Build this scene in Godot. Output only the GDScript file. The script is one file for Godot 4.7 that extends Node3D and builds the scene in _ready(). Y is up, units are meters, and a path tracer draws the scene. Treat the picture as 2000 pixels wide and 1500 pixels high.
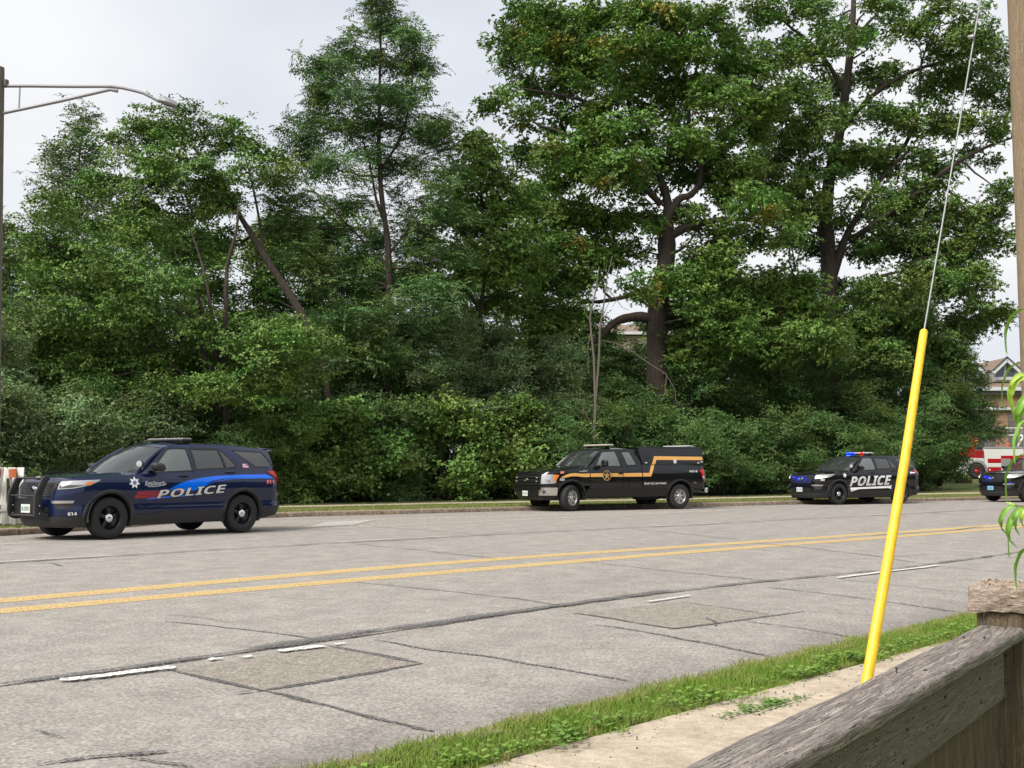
extends Node3D

# ---------------------------------------------------------------- geometry builder
class MB:
	var v := PackedVector3Array()
	var uv := PackedVector2Array()
	var col := PackedColorArray()
	var idx := PackedInt32Array()
	var tint := Color(1, 1, 1)
	func vert(p: Vector3, t := Vector2.ZERO) -> int:
		v.append(p); uv.append(t); col.append(tint)
		return v.size() - 1
	func tri(a: Vector3, b: Vector3, c: Vector3, ua := Vector2.ZERO, ub := Vector2.ZERO, uc := Vector2.ZERO) -> void:
		var n := vert(a, ua); vert(b, ub); vert(c, uc)
		idx.append_array([n, n + 1, n + 2])
	func quad(a: Vector3, b: Vector3, c: Vector3, d: Vector3) -> void:
		var n := vert(a, Vector2(0, 0)); vert(b, Vector2(1, 0)); vert(c, Vector2(1, 1)); vert(d, Vector2(0, 1))
		idx.append_array([n, n + 1, n + 2, n, n + 2, n + 3])
	# rows of points joined into a smooth sheet
	func grid(rows: Array, flip := false) -> void:
		var w: int = rows[0].size()
		var n0 := v.size()
		for j in rows.size():
			for i in w:
				vert(rows[j][i], Vector2(float(i) / maxi(1, w - 1), float(j) / maxi(1, rows.size() - 1)))
		for j in rows.size() - 1:
			for i in w - 1:
				var a := n0 + j * w + i
				if flip:
					idx.append_array([a, a + w, a + w + 1, a, a + w + 1, a + 1])
				else:
					idx.append_array([a, a + 1, a + w + 1, a, a + w + 1, a + w])
	# box with chamfered edges
	func box(c: Vector3, s: Vector3, bevel := 0.0, b := Basis()) -> void:
		var h := s * 0.5
		var e := minf(bevel, minf(h.x, minf(h.y, h.z)) * 0.9)
		var f := func(p: Vector3) -> Vector3: return c + b * p
		var ax := [Vector3(1, 0, 0), Vector3(0, 1, 0), Vector3(0, 0, 1)]
		for k in 3:
			for sg in [-1.0, 1.0]:
				var n: Vector3 = ax[k] * sg
				var u: Vector3 = ax[(k + 1) % 3]
				var w: Vector3 = ax[(k + 2) % 3]
				var o: Vector3 = n * h[k]
				var hu: Vector3 = u * (h[(k + 1) % 3] - e)
				var hw: Vector3 = w * (h[(k + 2) % 3] - e)
				if sg > 0:
					quad(f.call(o - hu - hw), f.call(o - hu + hw), f.call(o + hu + hw), f.call(o + hu - hw))
				else:
					quad(f.call(o - hu - hw), f.call(o + hu - hw), f.call(o + hu + hw), f.call(o - hu + hw))
		if e <= 0.0:
			return
		for k in 3:
			var k1 := (k + 1) % 3
			var k2 := (k + 2) % 3
			for s1 in [-1.0, 1.0]:
				for s2 in [-1.0, 1.0]:
					var l: Vector3 = ax[k] * (h[k] - e)
					var p1: Vector3 = ax[k1] * s1 * h[k1] + ax[k2] * s2 * (h[k2] - e)
					var p2: Vector3 = ax[k1] * s1 * (h[k1] - e) + ax[k2] * s2 * h[k2]
					if s1 * s2 > 0:
						quad(f.call(p1 - l), f.call(p2 - l), f.call(p2 + l), f.call(p1 + l))
					else:
						quad(f.call(p1 - l), f.call(p1 + l), f.call(p2 + l), f.call(p2 - l))
		for sx in [-1.0, 1.0]:
			for sy in [-1.0, 1.0]:
				for sz in [-1.0, 1.0]:
					var px := Vector3(sx * h.x, sy * (h.y - e), sz * (h.z - e))
					var py := Vector3(sx * (h.x - e), sy * h.y, sz * (h.z - e))
					var pz := Vector3(sx * (h.x - e), sy * (h.y - e), sz * h.z)
					if sx * sy * sz > 0:
						tri(f.call(px), f.call(pz), f.call(py))
					else:
						tri(f.call(px), f.call(py), f.call(pz))
	# tapered tube through points
	func tube(pts: Array, rad: Array, seg := 8, cap := true) -> void:
		var n0 := v.size()
		var up := Vector3.UP
		var d0: Vector3 = (pts[1] - pts[0]).normalized()
		var side := d0.cross(up if absf(d0.y) < 0.9 else Vector3.RIGHT).normalized()
		var m := pts.size()
		var along := 0.0
		for k in m:
			var d: Vector3 = (pts[mini(k + 1, m - 1)] - pts[maxi(k - 1, 0)]).normalized()
			side = (side - d * side.dot(d)).normalized()
			var w := d.cross(side)
			if k > 0:
				along += pts[k].distance_to(pts[k - 1])
			for i in seg + 1:
				var a := TAU * i / seg
				vert(pts[k] + (side * cos(a) + w * sin(a)) * rad[k], Vector2(float(i) / seg, along))
		var r := seg + 1
		for k in m - 1:
			for i in seg:
				var a := n0 + k * r + i
				idx.append_array([a, a + 1, a + r + 1, a, a + r + 1, a + r])
		if cap:
			for e in [0, m - 1]:
				var c := vert(pts[e])
				for i in seg:
					var a: int = n0 + e * r + i
					if e == 0:
						idx.append_array([c, a + 1, a])
					else:
						idx.append_array([c, a, a + 1])
	# profile of (radius, along) spun round an axis
	func lathe(profile: Array, c: Vector3, b: Basis, seg := 28) -> void:
		var rows := []
		for p in profile:
			var row := PackedVector3Array()
			for i in seg + 1:
				var a := TAU * i / seg
				row.append(c + b * Vector3(cos(a) * p.x, sin(a) * p.x, p.y))
			rows.append(row)
		grid(rows)
	func add(o: MB, t: Transform3D) -> void:
		var n := v.size()
		for p in o.v:
			v.append(t * p)
		uv.append_array(o.uv); col.append_array(o.col)
		for k in o.idx:
			idx.append(n + k)
	func mesh(material: Material = null, flat := false) -> ArrayMesh:
		var n := PackedVector3Array()
		if flat:
			var v2 := PackedVector3Array(); var u2 := PackedVector2Array(); var c2 := PackedColorArray(); var i2 := PackedInt32Array()
			for k in idx:
				v2.append(v[k]); u2.append(uv[k]); c2.append(col[k]); i2.append(i2.size())
			v = v2; uv = u2; col = c2; idx = i2
		n.resize(v.size())
		for k in range(0, idx.size(), 3):
			var a := v[idx[k]]
			var q := (v[idx[k + 2]] - a).cross(v[idx[k + 1]] - a)
			for j in 3:
				n[idx[k + j]] += q
		for k in n.size():
			n[k] = n[k].normalized() if n[k].length_squared() > 1e-20 else Vector3.UP
		var arr := []
		arr.resize(Mesh.ARRAY_MAX)
		arr[Mesh.ARRAY_VERTEX] = v; arr[Mesh.ARRAY_NORMAL] = n; arr[Mesh.ARRAY_TEX_UV] = uv; arr[Mesh.ARRAY_COLOR] = col; arr[Mesh.ARRAY_INDEX] = idx
		var m := ArrayMesh.new()
		m.add_surface_from_arrays(Mesh.PRIMITIVE_TRIANGLES, arr)
		if material:
			m.surface_set_material(0, material)
		return m

# ---------------------------------------------------------------- scene bookkeeping
var taken := {}
var mat := {}
var rng := RandomNumberGenerator.new()

func numbered(called: String) -> String:
	var n: int = taken.get(called, 0)
	taken[called] = n + 1
	return called if n == 0 else "%s_%03d" % [called, n]

func obj(called: String, mb: MB, material: Material, parent: Node3D = null, flat := false) -> MeshInstance3D:
	return put(called, mb.mesh(material, flat), parent)

func put(called: String, mesh: Mesh, parent: Node3D = null, at := Vector3.ZERO, basis_ := Basis()) -> MeshInstance3D:
	var o := MeshInstance3D.new()
	o.mesh = mesh
	o.transform = Transform3D(basis_, at)
	if parent == null:
		o.name = numbered(called)
		add_child(o)
	else:
		o.name = called
		parent.add_child(o, true)
	return o

func tag(o: Node, label: String, category: String, group := "") -> Node:
	o.set_meta("label", label); o.set_meta("category", category)
	if group:
		o.set_meta("group", group)
	return o

func thing(called: String, label: String, category: String, at := Vector3.ZERO, turn := 0.0, group := "") -> Node3D:
	var o := Node3D.new()
	o.name = numbered(called)
	add_child(o)
	o.position = at
	o.rotation.y = turn
	tag(o, label, category, group)
	return o

func structure(o: Node) -> Node:
	o.set_meta("kind", "structure")
	return o

# ---------------------------------------------------------------- the place: s along the road, t across it, camera frame on the ground
const F := 2400.0
const EYE := 1.30
var pitch := atan(165.0 / 2400.0)
var bearing := atan2(2076.0, 2400.0)

func W(s: float, h: float, t: float) -> Vector3:
	return Vector3(s, h, -t)

# a point from its lateral offset, height and depth as seen from where the photographer stood
func C(x: float, h: float, d: float) -> Vector3:
	return W(d * cos(bearing) + x * sin(bearing), h, d * sin(bearing) - x * cos(bearing))

# surveyed point: sighting angles (as pixels of the 2000 px picture) at a known depth
func P(x: float, y: float, d: float) -> Vector3:
	var r := Vector3((x - 1000.0) / F, -(y - 750.0) / F, 1.0)
	var up := r.y * cos(pitch) + sin(pitch)
	var fw := cos(pitch) - r.y * sin(pitch)
	return C(r.x * d / fw, EYE + up * d / fw, d)

# the same, for a point that lies at height h
func G(x: float, y: float, h := 0.0) -> Vector3:
	var r := Vector3((x - 1000.0) / F, -(y - 750.0) / F, 1.0)
	var up := r.y * cos(pitch) + sin(pitch)
	var k := (h - EYE) / up
	return C(r.x * k, h, (cos(pitch) - r.y * sin(pitch)) * k)

# smooth curve through (s, t) pairs
func along(pts: Array, s: float) -> float:
	var n := pts.size()
	if s <= pts[0].x:
		return pts[0].y + (s - pts[0].x) * (pts[1].y - pts[0].y) / (pts[1].x - pts[0].x)
	if s >= pts[n - 1].x:
		return pts[n - 1].y + (s - pts[n - 1].x) * (pts[n - 1].y - pts[n - 2].y) / (pts[n - 1].x - pts[n - 2].x)
	for i in n - 1:
		if s <= pts[i + 1].x:
			var a: Vector2 = pts[i]
			var b: Vector2 = pts[i + 1]
			var h := b.x - a.x
			var d := (b.y - a.y) / h
			var m0: float = d if i == 0 else (b.y - pts[i - 1].y) / (b.x - pts[i - 1].x)
			var m1: float = d if i == n - 2 else (pts[i + 2].y - a.y) / (pts[i + 2].x - a.x)
			var u := (s - a.x) / h
			var u2 := u * u
			var u3 := u2 * u
			return (2 * u3 - 3 * u2 + 1) * a.y + (u3 - 2 * u2 + u) * h * m0 + (3 * u2 - 2 * u3) * b.y + (u3 - u2) * h * m1
	return 0.0

var FAR_KERB := [Vector2(-80, 22.8), Vector2(0, 22.8), Vector2(8, 22.8), Vector2(11.3, 23.0), Vector2(14, 23.8), Vector2(17, 25.2), Vector2(20.8, 26.1), Vector2(25.3, 25.3), Vector2(29, 24.65), Vector2(35.2, 22.8), Vector2(40, 21.6), Vector2(47, 19.9), Vector2(51, 18.7), Vector2(62, 14.8), Vector2(85, 5.5), Vector2(130, -15)]
var NEAR_KERB := [Vector2(-80, 3.9), Vector2(0, 3.9), Vector2(10, 3.87), Vector2(16, 3.7), Vector2(25, 2.8), Vector2(40, 0.0), Vector2(60, -6.0), Vector2(85, -15.5), Vector2(130, -36)]
var EDGE := [Vector2(-80, 20.5), Vector2(0, 20.5), Vector2(20, 20.5), Vector2(25, 20.36), Vector2(30, 20.1), Vector2(36, 19.9), Vector2(44, 18.7), Vector2(60, 13.7), Vector2(85, 4.5), Vector2(130, -16)]
var JOINT := [Vector2(-80, 16.4), Vector2(0, 16.4), Vector2(10, 16.4), Vector2(15, 16.35), Vector2(19.3, 15.99), Vector2(24.1, 15.45), Vector2(28, 15.1), Vector2(32, 14.7), Vector2(37, 14.35), Vector2(41, 14.0), Vector2(60, 9.2), Vector2(85, 0.0), Vector2(130, -20)]
var YELLOW_TOP := [Vector2(-80, 12.0), Vector2(6, 12.0), Vector2(10, 12.1), Vector2(13, 12.0), Vector2(19.3, 11.3), Vector2(24.7, 10.69), Vector2(29.3, 10.2), Vector2(40, 8.7), Vector2(60, 3.4), Vector2(85, -5.5), Vector2(130, -26)]
var YELLOW_LOW := [Vector2(-80, 10.8), Vector2(5.4, 10.75), Vector2(8.2, 10.7), Vector2(11.3, 10.62), Vector2(17.5, 10.24), Vector2(22.4, 9.75), Vector2(27, 9.4), Vector2(40, 7.7), Vector2(60, 2.4), Vector2(85, -6.5), Vector2(130, -27)]
var DASHES := [Vector2(-80, 7.0), Vector2(4, 6.98), Vector2(8.2, 7.08), Vector2(12, 6.96), Vector2(14.5, 6.67), Vector2(16.3, 6.52), Vector2(19.3, 6.35), Vector2(30, 5.4), Vector2(45, 2.2), Vector2(85, -12)]

func strip(mb: MB, s0: float, s1: float, step: float, low: Callable, high: Callable, y0: float, y1: float) -> void:
	var rows := [PackedVector3Array(), PackedVector3Array()]
	var n := maxi(1, int(ceil((s1 - s0) / step)))
	for i in n + 1:
		var s := lerpf(s0, s1, float(i) / n)
		rows[0].append(W(s, y0, low.call(s)))
		rows[1].append(W(s, y1, high.call(s)))
	mb.grid(rows)

# ---------------------------------------------------------------- computed textures
func noise_bytes(size: int, freq: float, octaves: int, seed_: int, kind := FastNoiseLite.TYPE_SIMPLEX_SMOOTH) -> PackedByteArray:
	var n := FastNoiseLite.new()
	n.noise_type = kind
	n.frequency = freq
	n.seed = seed_
	n.fractal_octaves = octaves
	if octaves < 2:
		n.fractal_type = FastNoiseLite.FRACTAL_NONE
	var im := n.get_seamless_image(size, size)
	im.convert(Image.FORMAT_L8)
	return im.get_data()

# colour texture: a base colour with layers [bytes, amount, tint] added, all in sRGB
func blend_texture(size: int, base: Color, layers: Array, cut: PackedByteArray = PackedByteArray(), level := 0) -> ImageTexture:
	var n := size * size
	var out := PackedByteArray()
	out.resize(n * 4)
	for k in n:
		var r := base.r
		var g := base.g
		var b := base.b
		for l in layers:
			var a: float = (l[0][k] / 255.0 - 0.5) * l[1]
			r += a * l[2].r
			g += a * l[2].g
			b += a * l[2].b
		out[k * 4] = int(clampf(r, 0, 1) * 255)
		out[k * 4 + 1] = int(clampf(g, 0, 1) * 255)
		out[k * 4 + 2] = int(clampf(b, 0, 1) * 255)
		out[k * 4 + 3] = 255 if cut.is_empty() or cut[k] > level else 0
	return ImageTexture.create_from_image(Image.create_from_data(size, size, false, Image.FORMAT_RGBA8, out))

func bump_texture(size: int, bytes: PackedByteArray, strength: float) -> ImageTexture:
	var im := Image.create_from_data(size, size, false, Image.FORMAT_L8, bytes)
	im.convert(Image.FORMAT_RGBA8)
	im.bump_map_to_normal_map(strength)
	return ImageTexture.create_from_image(im)

# grain that runs along u
func wood_texture(base: Color, dark: Color, seed_: int, upright := false) -> Array:
	var n := FastNoiseLite.new()
	n.seed = seed_
	n.frequency = 1.0
	n.fractal_octaves = 3
	var size := 512
	var colour := PackedByteArray()
	colour.resize(size * size * 3)
	var height := PackedByteArray()
	height.resize(size * size)
	for y in size:
		for x in size:
			var wob := n.get_noise_2d(x * 0.006, y * 0.012) * 6.0
			var fine := n.get_noise_2d(x * 0.012 + 40.0, (y + wob) * 0.33)
			var wide := n.get_noise_2d(x * 0.004 + 90.0, (y + wob) * 0.05)
			var split := n.get_noise_2d(x * 0.008 + 300.0, (y + wob) * 0.13)
			var crack := clampf((absf(split) * -1.0 + 0.055) * 24.0, 0.0, 1.0) * clampf(wide * 4.0 + 0.5, 0.0, 1.0)
			var f := clampf(0.5 + fine * 0.85 + wide * 0.55, 0.0, 1.0)
			var c := dark.lerp(base, f) * (1.0 - 0.72 * crack)
			var k := y * size + x
			colour[k * 3] = int(clampf(c.r, 0, 1) * 255)
			colour[k * 3 + 1] = int(clampf(c.g, 0, 1) * 255)
			colour[k * 3 + 2] = int(clampf(c.b, 0, 1) * 255)
			height[k] = int(clampf(0.35 + 0.5 * f - 0.8 * crack, 0, 1) * 255)
	var ci := Image.create_from_data(size, size, false, Image.FORMAT_RGB8, colour)
	if upright:
		var hi := Image.create_from_data(size, size, false, Image.FORMAT_L8, height)
		ci.rotate_90(CLOCKWISE)
		hi.rotate_90(CLOCKWISE)
		height = hi.get_data()
	return [ImageTexture.create_from_image(ci), bump_texture(size, height, 5.0)]

func plain(colour: Color, rough := 0.6, metal := 0.0) -> StandardMaterial3D:
	var m := StandardMaterial3D.new()
	m.albedo_color = colour.linear_to_srgb()
	m.roughness = rough
	m.metallic = metal
	return m

func mapped(tex: Texture2D, scale: Vector3, rough := 0.9, normal: Texture2D = null, depth := 1.0, in_world := true) -> StandardMaterial3D:
	var m := StandardMaterial3D.new()
	m.albedo_texture = tex
	m.roughness = rough
	m.uv1_triplanar = true
	m.uv1_world_triplanar = in_world
	m.uv1_scale = scale
	if normal:
		m.normal_enabled = true
		m.normal_texture = normal
		m.normal_scale = depth
	return m

func leafy(rough := 0.55) -> StandardMaterial3D:
	var m := StandardMaterial3D.new()
	m.vertex_color_use_as_albedo = true
	m.roughness = rough
	m.metallic_specular = 0.35
	m.backlight_enabled = true
	m.backlight = Color(0.26, 0.36, 0.10)
	return m

func make_materials() -> void:
	var fine := noise_bytes(512, 0.16, 2, 11)
	var grit := noise_bytes(512, 0.42, 1, 12, FastNoiseLite.TYPE_VALUE)
	var mid := noise_bytes(512, 0.03, 4, 13)
	var broad := noise_bytes(512, 0.008, 4, 14)
	var warm := Color(1.0, 0.93, 0.84)
	var grey := Color(1, 1, 1)
	var grit_bump := bump_texture(512, grit, 2.0)
	var road_tex := blend_texture(512, Color(0.545, 0.527, 0.503), [[grit, 0.22, warm], [fine, 0.10, warm], [mid, 0.05, warm], [broad, 0.07, grey]])
	mat.road = mapped(road_tex, Vector3.ONE * 0.42, 0.92, grit_bump, 0.5)
	mat.road.vertex_color_use_as_albedo = true
	mat.patch = mapped(blend_texture(512, Color(0.515, 0.49, 0.456), [[grit, 0.24, warm], [fine, 0.14, warm], [mid, 0.10, grey]]), Vector3.ONE * 0.5, 0.95, grit_bump, 0.8)
	mat.shoulder = mapped(blend_texture(512, Color(0.555, 0.53, 0.50), [[grit, 0.34, warm], [fine, 0.22, grey], [mid, 0.24, grey]]), Vector3.ONE * 0.5, 0.95, grit_bump, 0.7)
	var chips := noise_bytes(512, 0.05, 5, 15)
	mat.tar = mapped(blend_texture(512, Color(0.34, 0.335, 0.335), [[grit, 0.3, grey], [mid, 0.3, grey]], chips, 92), Vector3.ONE * 1.3, 0.8)
	mat.tar.transparency = BaseMaterial3D.TRANSPARENCY_ALPHA_SCISSOR
	mat.tar.alpha_scissor_threshold = 0.5
	mat.yellow = mapped(blend_texture(512, Color(0.785, 0.675, 0.45), [[grit, 0.22, grey], [mid, 0.20, Color(0.7, 0.85, 1)]], chips, 100), Vector3(1.3, 1.3, 1.3), 0.8)
	mat.white_line = mapped(blend_texture(512, Color(0.70, 0.69, 0.67), [[grit, 0.2, grey], [mid, 0.22, grey]], chips, 94), Vector3(0.7, 0.7, 0.7), 0.8)
	mat.white_fresh = mapped(blend_texture(512, Color(0.79, 0.79, 0.77), [[grit, 0.16, grey], [mid, 0.14, grey]], chips, 84), Vector3(0.9, 0.9, 0.9), 0.8)
	for k in ["yellow", "white_line", "white_fresh"]:
		mat[k].transparency = BaseMaterial3D.TRANSPARENCY_ALPHA_SCISSOR
		mat[k].alpha_scissor_threshold = 0.5
	mat.kerb = mapped(blend_texture(512, Color(0.52, 0.465, 0.40), [[grit, 0.22, warm], [mid, 0.3, warm], [broad, 0.14, grey]]), Vector3.ONE * 0.6, 0.95, grit_bump, 0.5)
	mat.walk = mapped(blend_texture(512, Color(0.655, 0.607, 0.535), [[grit, 0.09, warm], [fine, 0.05, warm], [mid, 0.11, warm], [broad, 0.1, grey]]), Vector3.ONE * 0.7, 0.95, grit_bump, 0.5)
	mat.soil = mapped(blend_texture(512, Color(0.33, 0.29, 0.2), [[grit, 0.3, warm], [mid, 0.25, warm]]), Vector3.ONE * 1.0, 1.0, grit_bump, 1.0)
	mat.turf = mapped(blend_texture(512, Color(0.40, 0.44, 0.22), [[grit, 0.24, Color(1, 1, 0.6)], [fine, 0.24, Color(1, 0.9, 0.5)], [mid, 0.24, Color(1, 0.8, 0.4)]]), Vector3.ONE * 0.8, 1.0, grit_bump, 1.0)
	mat.litter = mapped(blend_texture(512, Color(0.19, 0.19, 0.11), [[grit, 0.2, warm], [mid, 0.2, Color(0.6, 1, 0.4)]]), Vector3.ONE * 0.7, 1.0)
	var wd := wood_texture(Color(0.655, 0.622, 0.592), Color(0.30, 0.268, 0.25), 31)
	mat.rail = mapped(wd[0], Vector3(0.85, 2.2, 2.2), 0.85, wd[1], 1.3, false)
	var wf := wood_texture(Color(0.475, 0.45, 0.41), Color(0.34, 0.315, 0.285), 37)
	mat.fascia = mapped(wf[0], Vector3(0.8, 1.6, 1.6), 0.85, wf[1], 0.8, false)
	var wp := wood_texture(Color(0.46, 0.41, 0.33), Color(0.29, 0.25, 0.19), 41)
	mat.picket = mapped(wp[0], Vector3(0.7, 2.4, 2.4), 0.9, wp[1], 1.0, false)
	var wc := wood_texture(Color(0.78, 0.735, 0.69), Color(0.42, 0.355, 0.30), 43)
	mat.cap = mapped(wc[0], Vector3(2.5, 5.0, 5.0), 0.95, wc[1], 2.0, false)
	mat.splinter = mapped(wc[0], Vector3(3.0, 9.0, 9.0), 0.95, null, 1.0, false)
	mat.splinter.albedo_color = Color(1.0, 0.99, 0.97)
	var wu := wood_texture(Color(0.59, 0.52, 0.42), Color(0.42, 0.36, 0.29), 47)
	mat.pole = mapped(wu[0], Vector3(0.45, 3.0, 3.0), 0.9, wu[1], 1.0, false)
	mat.grey_pole = mapped(wf[0], Vector3(0.45, 3.0, 3.0), 0.9, wf[1], 1.0, false)
	var wb := wood_texture(Color(0.42, 0.38, 0.345), Color(0.15, 0.13, 0.12), 53, true)
	mat.bark = mapped(wb[0], Vector3(0.8, 0.30, 0.8), 1.0, wb[1], 1.6)
	mat.bark.albedo_color = Color(0.9, 0.88, 0.86)
	mat.grey_bark = plain(Color(0.115, 0.097, 0.08), 0.95)
	mat.leaf = leafy()
	mat.grass = leafy(0.7)
	mat.guard = mapped(blend_texture(512, Color(0.87, 0.70, 0.15), [[mid, 0.10, Color(1, 1, 0.8)], [broad, 0.12, Color(1, 1, 0.6)], [grit, 0.03, grey]]), Vector3(3, 0.6, 3), 0.42, null, 1.0, false)
	mat.wire = plain(Color(0.26, 0.265, 0.27), 0.5, 0.5)
	mat.lamp_metal = plain(Color(0.24, 0.235, 0.25), 0.5, 0.15)
	mat.rust = plain(Color(0.12, 0.055, 0.035), 0.9)

# ---------------------------------------------------------------- camera, sky, sun
func make_view() -> void:
	var cam := Camera3D.new()
	cam.name = "camera"
	add_child(cam)
	cam.position = Vector3(0, EYE, 0)
	cam.rotation = Vector3(pitch, -(PI / 2 - bearing), 0)
	cam.fov = rad_to_deg(2.0 * atan(750.0 / F))
	cam.near = 0.1
	cam.far = 900.0
	var n := FastNoiseLite.new()
	n.seed = 5
	n.frequency = 1.5
	n.fractal_octaves = 4
	var w := 1024
	var h := 512
	var im := Image.create(w, h, false, Image.FORMAT_RGBF)
	for y in h:
		var el := PI * (0.5 - (y + 0.5) / h)
		for x in w:
			var az := TAU * ((x + 0.5) / w - 0.5)
			var d := Vector3(sin(az) * cos(el), sin(el), -cos(az) * cos(el))
			var q := Vector3(d.x, d.y * 2.2, d.z)
			var c := clampf(0.60 + 1.05 * n.get_noise_3dv(q) + 0.35 * n.get_noise_3dv(q * 3.0 + Vector3(7, 3, 1)), 0.0, 1.0)
			var col := Color(0.194, 0.209, 0.234).lerp(Color(0.266, 0.268, 0.273), c)
			im.set_pixel(x, y, col)
	var sm := PanoramaSkyMaterial.new()
	sm.panorama = ImageTexture.create_from_image(im)
	var sky := Sky.new()
	sky.sky_material = sm
	var env := Environment.new()
	env.background_mode = Environment.BG_SKY
	env.sky = sky
	env.tonemap_mode = Environment.TONE_MAPPER_LINEAR
	env.tonemap_exposure = 3.6
	env.sdfgi_enabled = true
	env.ssao_enabled = true
	env.ssil_enabled = true
	var we := WorldEnvironment.new()
	we.environment = env
	add_child(we)
	var sun := DirectionalLight3D.new()
	sun.name = "sun"
	sun.light_energy = 0.5
	sun.light_angular_distance = 32.0
	sun.light_color = Color(1.0, 0.97, 0.93)
	sun.shadow_enabled = true
	add_child(sun)
	# light comes through the cloud from high up on the left, a little behind the photographer
	sun.look_at_from_position(C(-30, 48, -26), C(0, 0, 8))

# ---------------------------------------------------------------- ground, road, pavements
func lawn_height(s: float, k: float) -> float:
	var right := smoothstep(38.0, 60.0, s)
	return 0.13 + maxf(0.0, k - 1.0) * lerpf(0.004, 0.0165, right)

func ribbon(mb: MB, pts: Array, width: float, y: float, jag := 0.35) -> void:
	# a thin sheet along points that lie on the ground
	var fine := []
	for i in pts.size() - 1:
		var n := maxi(2, int(pts[i].distance_to(pts[i + 1]) / 0.18))
		for k in n:
			fine.append(pts[i].lerp(pts[i + 1], float(k) / n))
	fine.append(pts[-1])
	var rows := [PackedVector3Array(), PackedVector3Array()]
	var wander := 0.0
	for i in fine.size():
		var d: Vector3 = fine[mini(i + 1, fine.size() - 1)] - fine[maxi(i - 1, 0)]
		var side := Vector3(-d.z, 0, d.x).normalized()
		wander = wander * 0.8 + rng.randfn(0.0, 0.013)
		var hw := width * 0.5 * (1.0 + rng.randf_range(-jag, jag))
		if i == 0 or i == fine.size() - 1:
			hw *= 0.35
		var c: Vector3 = fine[i] + side * wander
		c.y = y
		rows[0].append(c - side * hw)
		rows[1].append(c + side * hw)
	mb.grid(rows)

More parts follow.
